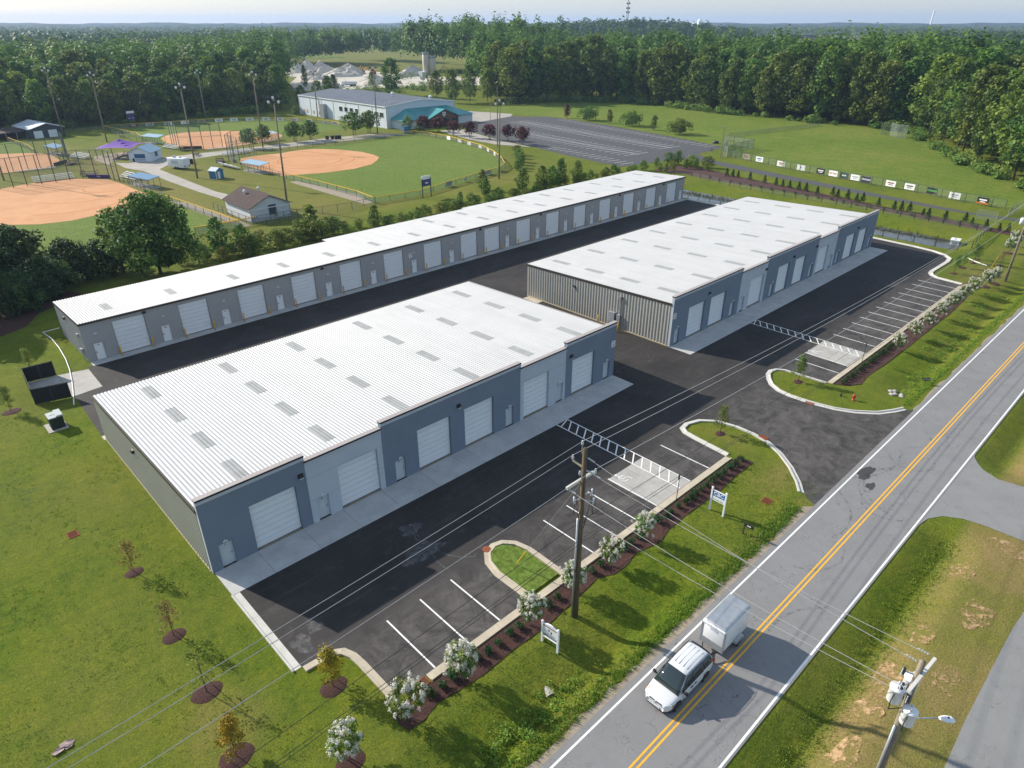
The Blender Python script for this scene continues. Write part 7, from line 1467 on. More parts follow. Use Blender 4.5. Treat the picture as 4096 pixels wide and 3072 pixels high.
# banners hung on the fences
BN = [('print_white', 'maroon', ''), ('print_white', 'print_blue', ''), ('navy', 'print_white', ''), ('print_white', 'rust', ''), ('print_white', 'sign_blue', ''), ('print_white', 'print_grey', '')]
def banner(x, y, rz, w_, h_, z, base, ink, words, label, group, stripe=None):
    r = empty('fence_banner', (x, y, z), rz, label, 'banner', group); p_ = MB().box(-w_ / 2, w_ / 2, -0.03, 0.0, -h_ / 2, h_ / 2).build('sheet', base, r)
    if words:
        ln = words.split('|')
        for k, t_ in enumerate(ln): text(t_, h_ * (0.42 if k == 0 and len(ln) > 1 else 0.34 if len(ln) > 1 else 0.4), (0, -0.034, h_ * (0.14 - 0.36 * k if len(ln) > 1 else 0)), '-y', ink, p_, squeeze=min(1.0, w_ * 0.9 / (0.56 * h_ * 0.4 * max(1, len(t_)))), bold=0.01)
    else:
        MB().box(-w_ * 0.32, w_ * 0.32, -0.036, -0.031, h_ * 0.02, h_ * 0.22).build('print', ink, p_); MB().box(-w_ * 0.22, w_ * 0.22, -0.036, -0.031, -h_ * 0.25, -h_ * 0.12).build('print', ink, p_)
    if stripe: MB().box(-w_ / 2, w_ / 2, -0.037, -0.031, -h_ / 2, -h_ * 0.28).build('stripe', stripe, p_)
f2 = [(85.7, 297.0), (91.0, 295.5), (97.1, 293.6), (103.1, 292.6), (109.1, 291.4), (115.3, 289.6), (120.6, 287.7), (125.6, 284.4), (130.6, 280.4), (134.5, 275.9), (138.1, 270.9), (140.6, 263.5), (142.9, 255.3), (143.8, 250.2)]
f2l = [('rust', 'print_white', '', 'red banner under the far scoreboard'), ('print_white', 'maroon', '', 'white banner with dark red emblem, first right of the red one'), ('print_white', 'rust', '', 'white banner with brown shape on the far fence'), ('print_white', 'rail_yellow', '', 'white banner with small yellow emblem on the far fence'), ('wood_pale', 'rust', '', 'tan banner on the far fence'), ('print_white', 'fence_green', '', 'white banner with thin green mark on the far fence'), ('print_white', 'teal_roof', '', 'white banner with teal letters on the far fence'), ('print_white', 'maroon', '', 'white banner with red script on the far fence'), ('print_white', 'print_black', '', 'white field-name banner by the flood pole'), ('print_white', 'maroon', '', 'white banner with round red mark on the far fence'), ('print_white', 'red_paint', '', 'white banner with red roof mark by the gym wall'), ('print_white', 'sign_blue', '', 'white banner with blue print by the gym wall'), ('print_white', 'print_grey', '', 'white banner below the gym duct'), ('print_white', 'print_black', '', 'white banner at the end of the far fence')]
for i, ((x, y), (ba, ink, w_, l)) in enumerate(zip(f2, f2l)):
    a, b2 = f2[max(0, i - 1)], f2[min(len(f2) - 1, i + 1)]; rz = math.atan2(b2[1] - a[1], b2[0] - a[0]); banner(x - 0.12 * math.sin(-rz) * -1, y - 0.2, rz, 2.9, 1.15, 0.72, ba, ink, w_, l, 'banners on the far outfield fence')
f1 = [(151.5, 189.6), (150.6, 182.8), (149.3, 176.4), (147.7, 169.2), (145.2, 162.7), (142.1, 156.4), (139.1, 151.2), (127.2, 137.6), (121.9, 136.4), (111.7, 133.7), (105.3, 132.0)]
f1l = ['green and white banner nearest the red trees', 'white banner with red print, second from the red trees', 'white banner with blue round mark on the near fence', 'pale banner with small tan print on the near fence', 'white banner with bold print on the near fence', 'narrow white banner seen at a slant on the near fence', 'white banner at the turn of the near outfield fence', 'dark banner seen from behind at the fence turn', 'pale blue banner back beside the flood pole', 'small white lettered plate on the near fence', 'large grey-blue banner back beside the scoreboard']
for i, (x, y) in enumerate(f1):
    a, b2 = f1[max(0, i - 1)], f1[min(len(f1) - 1, i + 1)]; rz = math.atan2(b2[1] - a[1], b2[0] - a[0]) + math.pi
    ba, ink = [('print_white', 'fence_green'), ('print_white', 'maroon'), ('print_white', 'sign_blue'), ('print_white', 'wood_pale'), ('print_white', 'navy'), ('print_white', 'print_grey'), ('print_white', 'print_black'), ('navy', 'navy'), ('print_grey', 'print_white'), ('print_white', 'fence_green'), ('print_grey', 'print_grey')][i]
    nx, ny = -math.sin(rz), math.cos(rz); o_ = -0.12 if i < 7 else 0.12; banner(x + nx * o_, y + ny * o_, rz if i < 7 else rz + math.pi, 2.3 if i != 9 else 1.2, 1.15 if i != 9 else 0.7, 0.75, ba, ink, '', f1l[i], 'banners on the near outfield fence')
# ================================================================ GYM, CAR PARK, RIGHT FIELD
gy = empty('gym_building', (0, 0, 0), 0, 'large pale blue metal gym with dark roof and teal-roofed brick entrance', 'building')
X0, X1, Y0, Y1, EH, PK = 153.0, 185.5, 227.6, 293.2, 7.6, 9.15; XM = (X0 + X1) / 2
MB().add([(X0, Y0, 0), (X1, Y0, 0), (X1, Y1, 0), (X0, Y1, 0), (X0, Y0, EH), (X1, Y0, EH), (X1, Y1, EH), (X0, Y1, EH), (XM, Y0, PK), (XM, Y1, PK)], [(0, 1, 5, 8, 4), (1, 2, 6, 5), (2, 3, 7, 9, 6), (3, 0, 4, 7)]).build('wall', 'gym_wall', gy)
for xa, xb in ((X0 - 0.25, XM), (X1 + 0.25, XM)):
    za, zb = EH + 0.03, PK + 0.06; MB().add([(xa, Y0 - 0.2, za), (xb, Y0 - 0.2, zb), (xb, Y1 + 0.2, zb), (xa, Y1 + 0.2, za), (xa, Y0 - 0.2, za - 0.05), (xb, Y0 - 0.2, zb - 0.05), (xb, Y1 + 0.2, zb - 0.05), (xa, Y1 + 0.2, za - 0.05)], [(0, 1, 2, 3), (7, 6, 5, 4), (0, 4, 5, 1), (1, 5, 6, 2), (2, 6, 7, 3), (3, 7, 4, 0)]).build('roof', 'gym_roof', gy)
    MB().beam((xa, Y0 - 0.22, za - 0.1), (xb, Y0 - 0.22, zb - 0.1), 0.12, 0.35).build('rake_trim', 'white_metal', gy)
MB().box(X0 - 0.32, X0 - 0.252, Y0, Y1, EH - 0.25, EH + 0.08).build('eave_trim', 'white_metal', gy)
for y in np.linspace(Y0 + 0.05, Y1 - 0.05, 8): MB().box(X0 - 0.12, X0 - 0.002, y - 0.12, y + 0.12, 0, EH - 0.25).build('wall_rib', 'white_metal', gy)
for y in (230.6, 234.0, 247.6, 251.5, 255.4, 259.3): w = MB().box(X0 - 0.10, X0 - 0.003, y - 1.2, y + 1.2, 3.7, 5.5).build('window', 'white_metal', gy); MB().box(X0 - 0.13, X0 - 0.101, y - 1.08, y + 1.08, 3.8, 5.4).build('pane', 'glass_dark', w)
for y in (276.5, 281.5, 287.0, 289.6): MB().box(X0 - 0.08, X0 - 0.003, y - 0.6, y + 0.6, 0.9, 2.2).build('panel', 'wood_pale', gy)
d = MB().box(X0 - 1.6, X0 - 0.15, 270.5, 273.5, 0, 5.6).build('duct', 'galv', gy); MB().box(X0 - 0.05, X0 - 0.004, 263.0, 264.1, 0, 2.2).build('door', 'door_white', gy)
for x, y in ((XM, 246), (XM + 8, 232)): MB().lathe([(0.35, 0), (0.35, 0.6), (0.7, 0.7), (0.7, 1.1), (0.3, 1.5), (0, 1.5)], (x, y, PK - abs(x - XM) * 0.095), 10).build('roof_vent', 'white_metal', gy)
for x, y in ((160, 240), (158, 256), (164, 262), (158, 232)): MB().tube((x, y, 7.5), (x, y, 9.2), 0.12).build('vent_pipe', 'white_metal', gy)
MB().box(X1 + 0.002, X1 + 0.2, Y0, Y0 + 7, 0, 7.0).build('side_panel', 'sign_blue', gy)
AX0, AX1, AY = 155.2, 189.0, 220.6
MB().box(AX0, AX1, AY, Y0 - 0.02, 0, 3.25).build('annex_wall', 'gym_wall', gy)
tv = [(AX0 - 0.8, AY - 0.8, 3.2), (AX1 + 0.8, AY - 0.8, 3.2), (AX1 + 0.8, Y0 - 0.03, 3.2), (AX0 - 0.8, Y0 - 0.03, 3.2), (AX0 + 6.5, Y0 - 0.03, 6.3), (AX1 - 7.5, Y0 - 0.03, 6.3)]
MB().add(tv, [(0, 1, 5, 4), (1, 2, 5), (3, 0, 4), (3, 2, 1, 0), (2, 3, 4, 5)]).build('annex_roof', 'teal_roof', gy)
def seams(n=26):
    mb = MB()
    for k in range(n):
        t = (k + 0.5) / n; a = Vector(tv[0]).lerp(Vector(tv[1]), t); b_ = Vector(tv[4]).lerp(Vector(tv[5]), max(0, min(1, (a.x - tv[4][0]) / (tv[5][0] - tv[4][0]))))
        if tv[4][0] < a.x < tv[5][0]: b_ = Vector((a.x, b_.y, b_.z)); mb.beam(a + Vector((0, 0, 0.03)), b_ + Vector((0, 0, 0.03)), 0.06, 0.08)
    return mb
seams().build('roof_seam', 'teal_roof', gy)
GX0, GX1, GY = 165.5, 179.5, 217.8; GM = (GX0 + GX1) / 2
MB().add([(GX0, GY, 0), (GX1, GY, 0), (GX1, GY, 3.3), (GM, GY, 6.0), (GX0, GY, 3.3), (GX0, AY, 0), (GX1, AY, 0), (GX1, AY, 3.3), (GM, AY, 6.0), (GX0, AY, 3.3)], [(0, 1, 2, 3, 4), (1, 6, 7, 2), (5, 0, 4, 9), (5, 9, 8, 7, 6)]).build('entrance_wall', 'brick', gy)
for s_ in (-1, 1):
    xe = GM + s_ * 7.8; q = MB().add([(GM, GY - 0.5, 6.1), (xe, GY - 0.5, 3.1), (xe, AY + 2, 3.1), (GM, AY + 5.5, 6.1), (GM, GY - 0.5, 6.25), (xe, GY - 0.5, 3.25), (xe, AY + 2, 3.25), (GM, AY + 5.5, 6.25)], [(0, 1, 2, 3), (7, 6, 5, 4), (0, 4, 5, 1), (1, 5, 6, 2), (2, 6, 7, 3), (3, 7, 4, 0)]); q.build('entrance_roof', 'teal_roof', gy)
dr = MB(); n = 12; dr.add([(GM + 2.6 * math.cos(math.pi * k / n), GY - 0.02, 1.4 + 1.6 * math.sin(math.pi * k / n)) for k in range(n + 1)] + [(GM - 2.6, GY - 0.02, 0), (GM + 2.6, GY - 0.02, 0)], [tuple(range(n + 2, -1, -1))]); dr.build('arched_opening', 'black', gy)
em = MB().add([(GM - 0.8, GY - 0.06, 5.2), (GM + 0.8, GY - 0.06, 5.2), (GM + 0.75, GY - 0.06, 4.2), (GM, GY - 0.06, 3.4), (GM - 0.75, GY - 0.06, 4.2)], [(4, 3, 2, 1, 0)]).build('crest', 'print_white', gy); MB().box(GM - 0.1, GM + 0.1, GY - 0.08, GY - 0.061, 3.7, 5.1).build('crest_mark', 'sign_blue', em); MB().box(GM - 0.55, GM + 0.55, GY - 0.085, GY - 0.062, 4.55, 4.75).build('crest_mark', 'sign_blue', em)
MB().box(GX1 - 3.2, GX1 - 0.6, GY - 0.04, GY - 0.002, 1.2, 2.8).build('window', 'glass_dark', gy)
park = [(213, 223), (223.2, 210.3), (222.5, 196), (219.2, 172), (212.6, 141.3), (206.2, 118), (198, 116.8), (190, 116.9), (186.6, 113.4), (182.7, 106.5), (181, 98), (178.6, 88.1), (172.8, 60), (169.1, 43), (168.2, 36), (169.4, 27.8), (170, -30), (166.5, -30), (166.9, 27.3), (166.5, 42), (169.2, 60.5), (173, 84.3), (175.5, 96), (178, 105.8), (181, 112), (178, 115.5), (155.6, 119.5), (158.2, 140.6), (162.3, 160.2), (164.5, 175), (168, 190), (172.5, 205), (178, 215), (184, 217.2), (188.3, 217.8)]
pk_o = struct('old_car_park', MB().sheet(park, 0.02), 'old_lot', 'faded dark car park and lane beyond the buildings')
struct('gym_forecourt', MB().sheet([(189.5, 218.5), (206, 216), (213, 223.4), (219, 228.8), (212, 250.3), (188, 262), (187, 230)], 0.016), 'path_concrete', 'pale forecourt beside the gym')
struct('park_kerb', MB().box(0, 0, 0, 0, 0, 0), 'path_concrete').data = MB().prism([(161.3, 160), (163.5, 175), (167, 190.4), (171.5, 205.6), (164, 209.5), (160.5, 199), (157.8, 186), (157, 172)], -0.05, 0.10).mesh('park_kerb', 'path_concrete')
def bays(a, b_, l0, l1, name='bay_lines'):
    A_, B_ = Vector(a), Vector(b_); d = (B_ - A_).normalized(); n = Vector((-d.y, d.x)); L = (B_ - A_).length; mb = MB(); z = 0.032; w = 0.095
    def ln(p, q):
        e = (q - p).normalized(); m_ = Vector((-e.y, e.x)) * w; mb.sheet([(p.x + m_.x, p.y + m_.y), (q.x + m_.x, q.y + m_.y), (q.x - m_.x, q.y - m_.y), (p.x - m_.x, p.y - m_.y)], z)
    if l0 and l1: ln(A_, B_)
    k = 0.0
    while k < L: p = A_ + d * k; ln(p - n * l0, p + n * l1); k += 2.75
    o = mb.build(name, 'old_line', pk_o); o['kind'] = 'stuff'
bays((181.7, 184), (175.2, 128), 5.2, 5.2); bays((203.2, 208.5), (192.5, 128.5), 5.2, 5.2); bays((222, 200), (206.5, 121), 4.8, 0.0); bays((164.5, 160), (158.5, 121), 0.0, 4.8)
bigf = struct('playing_field', MB().sheet([(178.9, 28), (180.8, 52), (184.5, 74), (187.5, 90), (190.5, 106), (206.8, 116.5), (213.5, 141), (220, 172), (224, 208), (219.3, 228), (214, 252), (246, 257), (275, 246), (291, 222), (293, 200), (286, 173), (285.5, 145), (285, 98), (284, 86), (256.6, 70), (225, 51.5), (205, 36), (200, 20)], 0.012), 'grass_field', 'open mown playing field bounded by the woods')
rf = [(191.5, 108.8), (190.2, 104.6), (189.3, 99), (187.7, 93), (185.3, 85.4), (183.4, 73.8), (181.2, 62.5), (180.9, 55), (179.6, 48.5), (177.7, 43.7), (177.1, 38.2), (176.6, 33)]
fence('field_fence', rf, 2.0, 'green chain-link field fence hung with sponsor banners', 'fence_green', 'chain_link', 3.0)
fence('field_fence', [(226.3, 128.2), (239.3, 125.4), (248, 124.8), (262.8, 121.3), (278.4, 119.9)], 1.3, 'low chain-link fence crossing the far playing field', 'galv', 'chain_link_dense', 4.0, 'galv')
fence('batting_cage', [(192.8, 110.3), (190.2, 107.3), (197.1, 109), (208.9, 109.4), (210.5, 120.6), (201, 114), (192.8, 110.3)], 3.0, 'tall green batting cage beside the old car park', 'fence_green', 'chain_link_dense', 3.5, mid=True)
fence('backstop', [(269.8, 94.2), (270.8, 91.4), (267, 87.5), (266.5, 84.5)], 4.2, 'small galvanised backstop on the far playing field', 'galv', 'chain_link_dense', 3.0, 'galv', mid=True)
fence('gate', [(162.9, 34.7), (162.8, 31.2)], 2.0, 'chain-link gate panel beside the lane', 'galv', 'chain_link_dense', 3.5, 'galv'); fence('gate', [(169.7, 30.8), (176.3, 30.5)], 2.0, 'chain-link gate across the lane end', 'galv', 'chain_link_dense', 3.5, 'galv')
fence('pond_fence', [(155.8, 102.3), (158.2, 98.5), (157.2, 92.8), (155.4, 86), (154.8, 80), (154.6, 66), (154.4, 53), (153.8, 46), (153.9, 38), (153.5, 32), (153.2, 30.2)], 1.25, 'black rail fence between the pond bank and mulch bed', 'black', 'chain_link', 3.0, 'black', pr=0.06)
fence('pond_fence', [(153.2, 30.2), (140.2, 29.1)], 1.25, 'black fence closing the end of the pond', 'black', 'chain_link_dense', 3.0, 'black'); fence('pond_fence', [(140.2, 29.1), (137.6, 30.6), (137.4, 37.8), (137.6, 46), (138.0, 60), (138.2, 78), (138.3, 92), (143, 98), (155.8, 102.3)], 1.25, 'black rail fence along the kerb side of the pond', 'black', 'chain_link', 3.0, 'black', pr=0.06)
rb = [(189.8, 101.0, 'wood_pale', 'rust', '', 'tan banner nearest the batting cage'), (188.6, 96.2, 'print_white', 'sign_blue', '', 'white banner with small blue square on the field fence'), (186.5, 88.7, 'print_white', 'rust', '', 'white banner with orange mark, third on the field fence'), (185.0, 82.3, 'print_white', 'sign_blue', 'W', 'white banner with blue W oval'), (184.0, 76.5, 'print_black', 'print_white', '', 'black photo banner on the field fence'), (183.3, 72.9, 'print_white', 'red_paint', 'FIRST BANK', 'white banner reading FIRST BANK in red'), (182.8, 69.9, 'fence_green', 'print_white', 'BAM', 'dark green banner reading BAM with coloured swoosh'), (182.2, 66.9, 'print_white', 'print_grey', '', 'plain white banner between the BAM and bank banners'), (181.6, 64.0, 'navy', 'print_white', 'TRUE BANK', 'navy banner with white bank lettering'), (181.0, 58.0, 'print_white', 'rust', '', 'white banner with tan script on the field fence'), (180.6, 53.6, 'print_white', 'print_black', '', 'white banner with round black emblem'), (179.6, 48.4, 'print_black', 'leaf_weed', 'YOUNGS', 'black banner with bright green lettering'), (177.9, 43.2, 'print_white', 'print_grey', '', 'white banner with grey script near the gate'), (177.0, 37.4, 'print_black', 'print_white', '', 'black and white banner with orange stripe, last before the gate')]
flat('lime', (0.15, 0.6, 0.12))
for i, (x, y, ba, ink, wd, l) in enumerate(rb):
    banner(x - 0.14, y, R(-90) - 0.16, 2.4, 1.35, 1.05, ba, 'lime' if ink == 'leaf_weed' else ink, wd, l, 'sponsor banners on the field fence', 'orange_paint' if 'orange stripe' in l else None)
s = empty('warning_sign', (185.8, 110.1, 0), R(-40), 'small diamond warning sign at the lane bend', 'sign'); MB().tube((0, 0, 0), (0, 0, 2.2), 0.04).build('post', 'galv', s); MB().obox((0, -0.05, 2.3), (0.65, 0.03, 0.65), Matrix.Rotation(R(45), 3, 'Y')).build('plate', 'brown_cloth', s)
o = MB().lathe([(0.5, 0), (1.0, 0.05), (1.05, 0.4), (0.9, 0.7), (0.4, 0.72)], n=14).build('roller', 'black'); o.location = (211, 124, 0); tag(o, 'black rubber drum on the grass by the car park', 'drum')
# ornamental trees
def orn(name, x, y, h, w_, me, tr, label, group, cat='tree'): plant(name, (x, y), me, tr, label, cat, group, PR2.uniform(0, 6.28), (w_, w_, h))
vase = trunk_mesh('trunk', 0.5, 0.022, [(0.22, 0.05, 0.62, 0.012), (-0.2, 0.12, 0.6, 0.012), (0.02, -0.22, 0.64, 0.012), (-0.1, -0.15, 0.7, 0.012)], 5, 'bark_pale', 3, 0.1)
RD = [crown_mesh('crown', 800 + k, broad_clumps(800 + k, 1.0, 0.46, 0.36, 26, 40, 1.0, 0.34), 0.045, 'leaf_red') for k in range(2)]
PKT = [crown_mesh('crown', 810 + k, broad_clumps(810 + k, 1.0, 0.46, 0.32, 30, 44, 1.0, 0.34), 0.045, 'leaf_oak') for k in range(2)]
PKB = []
for k in range(2): V1, F1, T1 = leaf_cloud(820 + k, [(c[0] * 1.15, c[1] * 1.15, c[2] + 0.03, 0.05, 0.05, 0.05, 8) for c in broad_clumps(810 + k, 1.0, 0.46, 0.45, 30, 8)], 0.02); PKB.append(np_mesh('blossoms', V1, F1, 'blossom'))
COLM = [crown_mesh('crown', 830 + k, broad_clumps(830 + k, 1.0, 0.20, 0.14, 26, 34, 1.0, 0.42), 0.035, ['leaf_red', 'leaf_hedge'][k]) for k in range(2)]
DOME = [crown_mesh('crown', 840 + k, broad_clumps(840 + k, 1.0, 0.82, 0.22, 34, 46, 1.0, 0.30), 0.055, 'leaf_oak') for k in range(2)]
for i, (x, y, h) in enumerate([(158.6, 212.5, 5.2), (161.6, 207.6, 4.8), (160, 197.2, 4.6), (159.8, 188, 5.2), (162, 180.5, 4.9), (165.7, 175.2, 4.8), (163.1, 165.9, 5.3)]):
    orn('red_tree', x, y, h, h, RD[i % 2], vase, f'{nth(i)} dark red tree along the car park kerb, counted from the gym', 'dark red trees by the car park')
for i, (x, y, h) in enumerate([(112.7, 222.4, 6.0), (118.5, 222.2, 6.0), (134.8, 221.3, 7.4), (141.8, 222.5, 7.2), (95.8, 219.8, 5.6), (103.8, 226.5, 5.6)]):
    r = plant('park_tree', (x, y), PKT[i % 2], vase, ['round park tree beside the waste bins, left one', 'round park tree beside the waste bins, right one', 'large park tree before the gym wall, left one', 'large park tree before the gym wall, right one', 'bushy park tree next to the near backstop', 'bushy park tree before the white dugout roof'][i], 'tree', 'flowering trees on the park path', PR2.uniform(0, 6.28), h, [('blossoms', PKB[i % 2])])
for i, (x, y, h, k) in enumerate([(225.4, 202.8, 5.4, 0), (226, 191.8, 4.7, 2), (225.2, 180.1, 5.2, 1), (225.1, 169.4, 4.8, 2), (221.7, 156.4, 5.2, 1), (219.7, 144.1, 4.8, 2)]):
    orn('park_tree', x, y, h, h * (1.0 if k == 2 else 1.05), COLM[k] if k < 2 else DOME[i % 2], vase, ['reddish column tree farthest along the car park', 'domed tree second along the car park edge', 'narrow column tree third along the car park edge', 'domed tree fourth along the car park edge', 'narrow column tree fifth along the car park edge', 'wide domed tree nearest along the car park edge'][i], 'trees along the car park edge')
for i, (x, y, h) in enumerate([(148.2, 152.9, 2.8), (144.5, 148.5, 2.6), (141, 143.8, 2.8), (137.8, 140.8, 2.5), (134.5, 138, 2.6), (131.8, 135.8, 2.4)]):
    plant('round_shrub', (x, y), BU[i % 6], bu_t, f'{nth(i)} rounded shrub behind the outfield fence, from the car park', 'shrub', 'shrubs behind the near outfield', PR2.uniform(0, 6.28), (h * 1.2, h * 1.2, h))
plant('bush', (154.5, 216.5), BU[1], bu_t, 'tall dark green bush left of the brick entrance', 'bush', None, 0, (5.0, 5.0, 5.2)); plant('bush', (158.0, 214.5), BU[4], bu_t, 'dark bush in front of the brick entrance', 'bush', None, 1, (4.2, 4.2, 3.2)); plant('bush', (149, 290), BU[3], bu_t, 'bush at the corner of the gym wall', 'bush', None, 1, (5, 5, 3.5))
for i, (x, y) in enumerate([(123.0, 219.5), (124.6, 218.8), (125.8, 218.2), (126.8, 217.9), (150.5, 213.2), (151.6, 213.6), (152.6, 214.2)]):
    o = MB().box(-0.45, 0.45, -0.45, 0.45, 0, 1.15 if i < 4 else 2.3).build('waste_bin' if i < 4 else 'portable_toilet', 'black' if i < 4 else 'blue_shed'); o.location = (x, y, 0.03); tag(o, f'{nth(i)} black bin in the row on the park path' if i < 4 else f'{["left", "middle", "right"][i - 4]} blue portable toilet beside the gym', 'bin' if i < 4 else 'toilet', 'park bins' if i < 4 else 'portable toilets')

# ================================================================ WOODS
FT = []
for k in range(7):
    H_ = 1.0; cl = broad_clumps(900 + k, 1.0, 0.255 if k < 5 else 0.20, 0.14 if k < 5 else 0.05, 84, 34, 1.0, 0.25)
    c = crown_mesh('crown', 900 + k, cl, 0.0185, 'leaf_forest', aspect=0.75, tone_var=0.6, up=0.45); t = trunk_mesh('trunk', 0.75, 0.011, [(q[0] * 0.8, q[1] * 0.8, q[2], 0.005) for q in cl[::10]], k); FT.append((c, t))
def wood_tree(x, y, h, k, label, group, w_=None): plant('forest_tree', (x, y), FT[k][0], FT[k][1], label, 'tree', group, PR2.uniform(0, 6.28), ((w_ or h), (w_ or h), h), z=0)
rw = random.Random(21); mass = []
def in_view(x, y, pad=2.0):
    a = math.degrees(math.atan2(x, y)); return 6.8 - pad < a < 80.6 + pad
def sec_l(x): return 'behind the dark shed' if x < 62 else 'behind the far scoreboard' if x < 92 else 'behind the far outfield fence' if x < 122 else 'towards the gym corner'
def sec_r(y): return 'behind the forecourt lawn' if y > 225 else 'behind the farthest car park trees' if y > 185 else 'behind the nearest domed tree' if y > 140 else 'behind the low field fence' if y > 105 else 'behind the small field backstop'
# left wood
pos_l = []
yy = 313.0
while yy < 470:
    xx = -40 + rw.uniform(0, 5)
    while xx < 152 + (yy - 313) * 0.58:
        x, y = xx + rw.uniform(-2.2, 2.2), yy + rw.uniform(-2.4, 2.4); h = (15.5 + 6.5 * min(1, (yy - 313) / 60)) * rw.uniform(0.82, 1.16) + rw.choice((0, 0, 1.5, 3))
        if in_view(x, y): pos_l.append((x, y, h))
        xx += 8.3
    yy += 7.8
for i, (x, y, h) in enumerate(pos_l):
    if i < 120: wood_tree(x, y, h, rw.randrange(7), ('dense green tree at the front of the wood ' if y < 327 else 'tall tree rising inside the wood ') + sec_l(x), ('front of the wood ' if y < 327 else 'inside the wood ') + sec_l(x), h * rw.uniform(0.95, 1.2))
    else: mass.append((x, y, h, 0))
# right wood: along its bent edge
edge = [(246, 262), (275, 249), (293, 226), (296, 200), (290, 172), (289, 145), (289, 98), (288, 88), (262, 72), (231, 53), (210, 38), (196, 22)]
cand = []
for i in range(len(edge) - 1):
    a, b_ = Vector(edge[i]), Vector(edge[i + 1]); d = (b_ - a); L = d.length; d.normalize(); n = Vector((-d.y, d.x))
    if n.dot(Vector((1, 0.25))) < 0: n = -n
    for row in range(9):
        s_ = rw.uniform(0, 5)
        while s_ < L: p = a + d * s_ + n * (2 + row * 8.2) + Vector((rw.uniform(-2, 2), rw.uniform(-2, 2))); cand.append((row, p.x, p.y)); s_ += 8.6
cand.sort(); nr_ = 0
for row, x, y in cand:
    if not in_view(x, y, 4): continue
    near = y < 75; h = (rw.uniform(18.5, 25.5) if row < 2 else rw.uniform(21, 29)) + rw.choice((0, 0, 0, 2.5)) - (2 if 150 < y < 200 else 0)
    if nr_ < 135 and row < 4:
        wood_tree(x, y, h, rw.randrange(7), ('tall vine-hung tree on the near right edge of the wood' if near else 'tree at the wood edge ' + sec_r(y)) if row < 2 else 'tall tree inside the wood ' + ('at the right edge' if near else sec_r(y)), ('near right edge of the wood' if near else 'wood edge ' + sec_r(y)) if row < 2 else 'inside the wood ' + ('at the right edge' if near else sec_r(y)), h * rw.uniform(0.95, 1.2)); nr_ += 1
    else: mass.append((x, y, h, 0))
# trees between the gym and the quarry and round the quarry
for i, (x, y, h, w_, l) in enumerate([(231, 336, 18.5, 22, 'broad round tree right behind the gym roof'), (238, 306, 13.5, 15, 'tree beside the concrete plant legs'), (228, 281, 15.5, 15, 'dark tree behind the gym corner, left one'), (236, 277, 17.5, 16, 'tall bright tree behind the gym corner'), (246, 275, 15, 16, 'dark tree behind the gym forecourt'), (220, 411, 13, 9, 'slim tree at the edge of the quarry yard'), (213, 372, 9, 10, 'small tree left of the quarry road'), (250, 384, 9, 9, 'light green tree before the quarry heap'), (256, 378, 7, 9, 'low bush before the quarry heap'), (254, 268, 14, 14, 'dark tree at the edge of the forecourt lawn'), (264, 268, 15, 15, 'dark tree hiding the mixer trucks, left one'), (272, 266, 12, 14, 'dark tree hiding the mixer trucks, right one'), (205, 352, 11, 12, 'dark tree at the wood corner, upper one'), (188, 330, 12, 13, 'dark tree at the wood corner, middle one'), (176, 318, 11, 12, 'dark tree at the wood corner, lower one'), (164, 312, 10, 12, 'dark tree touching the gym corner')]):
    plant('tree', (x, y), FT[i % 7][0], FT[i % 7][1], l, 'tree', 'trees behind the gym', rw.uniform(0, 6), (w_, w_, h), z=0)
bush_l = []
for _ in range(170):
    i = rw.randrange(len(edge) - 1); t = rw.random(); a, b_ = Vector(edge[i]), Vector(edge[i + 1]); p = a.lerp(b_, t); p += Vector((-3 + rw.uniform(-3, 2), -0.5)) if p.y > 90 else Vector((-3, 3)) * rw.uniform(0.3, 1.4); bush_l.append((p.x, p.y, rw.uniform(1.2, 3.8)))
for _ in range(60): bush_l.append((rw.uniform(30, 150), rw.uniform(307, 312), rw.uniform(1.5, 4)))
for _ in range(70): bush_l.append((rw.uniform(205, 300), rw.uniform(345, 372), rw.uniform(1.5, 4.5)))
for _ in range(60): bush_l.append((rw.uniform(300, 420), rw.uniform(400, 470), rw.uniform(2, 5)))
cl = [(x, y, h * 0.45, h * 0.75, h * 0.75, h * 0.55, 110) for x, y, h in bush_l]
o = bpy.data.objects.new('undergrowth', crown_mesh('undergrowth', 77, cl, 0.34, 'leaf_young')); link(o); tag(o, 'tangled undergrowth along the wood edges', 'undergrowth', kind='stuff')
# more woods farther back (mass)
def scatter(x0, x1, y0, y1, sp, hmin, hmax, lod, keep=None):
    y = y0
    while y < y1:
        x = x0 + rw.uniform(0, sp)
        while x < x1:
            px, py = x + rw.uniform(-sp, sp) * 0.4, y + rw.uniform(-sp, sp) * 0.4
            if in_view(px, py, 3) and (keep is None or keep(px, py)): mass.append((px, py, rw.uniform(hmin, hmax), lod))
            x += sp
        y += sp
scatter(330, 440, 395, 520, 9, 27, 38, 0, lambda x, y: x > 355 + (y - 395) * 0.05)      # tall trees right of the plant
scatter(350, 420, 90, 395, 10, 22, 30, 0)                                               # back of the right wood
scatter(290, 460, 610, 690, 9, 20, 30, 0, lambda x, y: not (395 < x < 425))              # belt behind the quarry
scatter(200, 300, 560, 640, 10, 16, 26, 0)
clear = [(754, 1013, 130), (435, 800, 60), (1287, 690, 150), (1250, 536, 130), (900, 1180, 100), (1600, 760, 90), (470, 960, 90), (1780, 1150, 90), (1500, 640, 150)]
def open_(x, y): return all((x - a) ** 2 + (y - b_) ** 2 > r * r for a, b_, r in clear)
def patch(x, y): return math.sin(x * 0.0043 + 1.1) + math.sin(y * 0.0051 + 0.4 + x * 0.0012) > -0.55
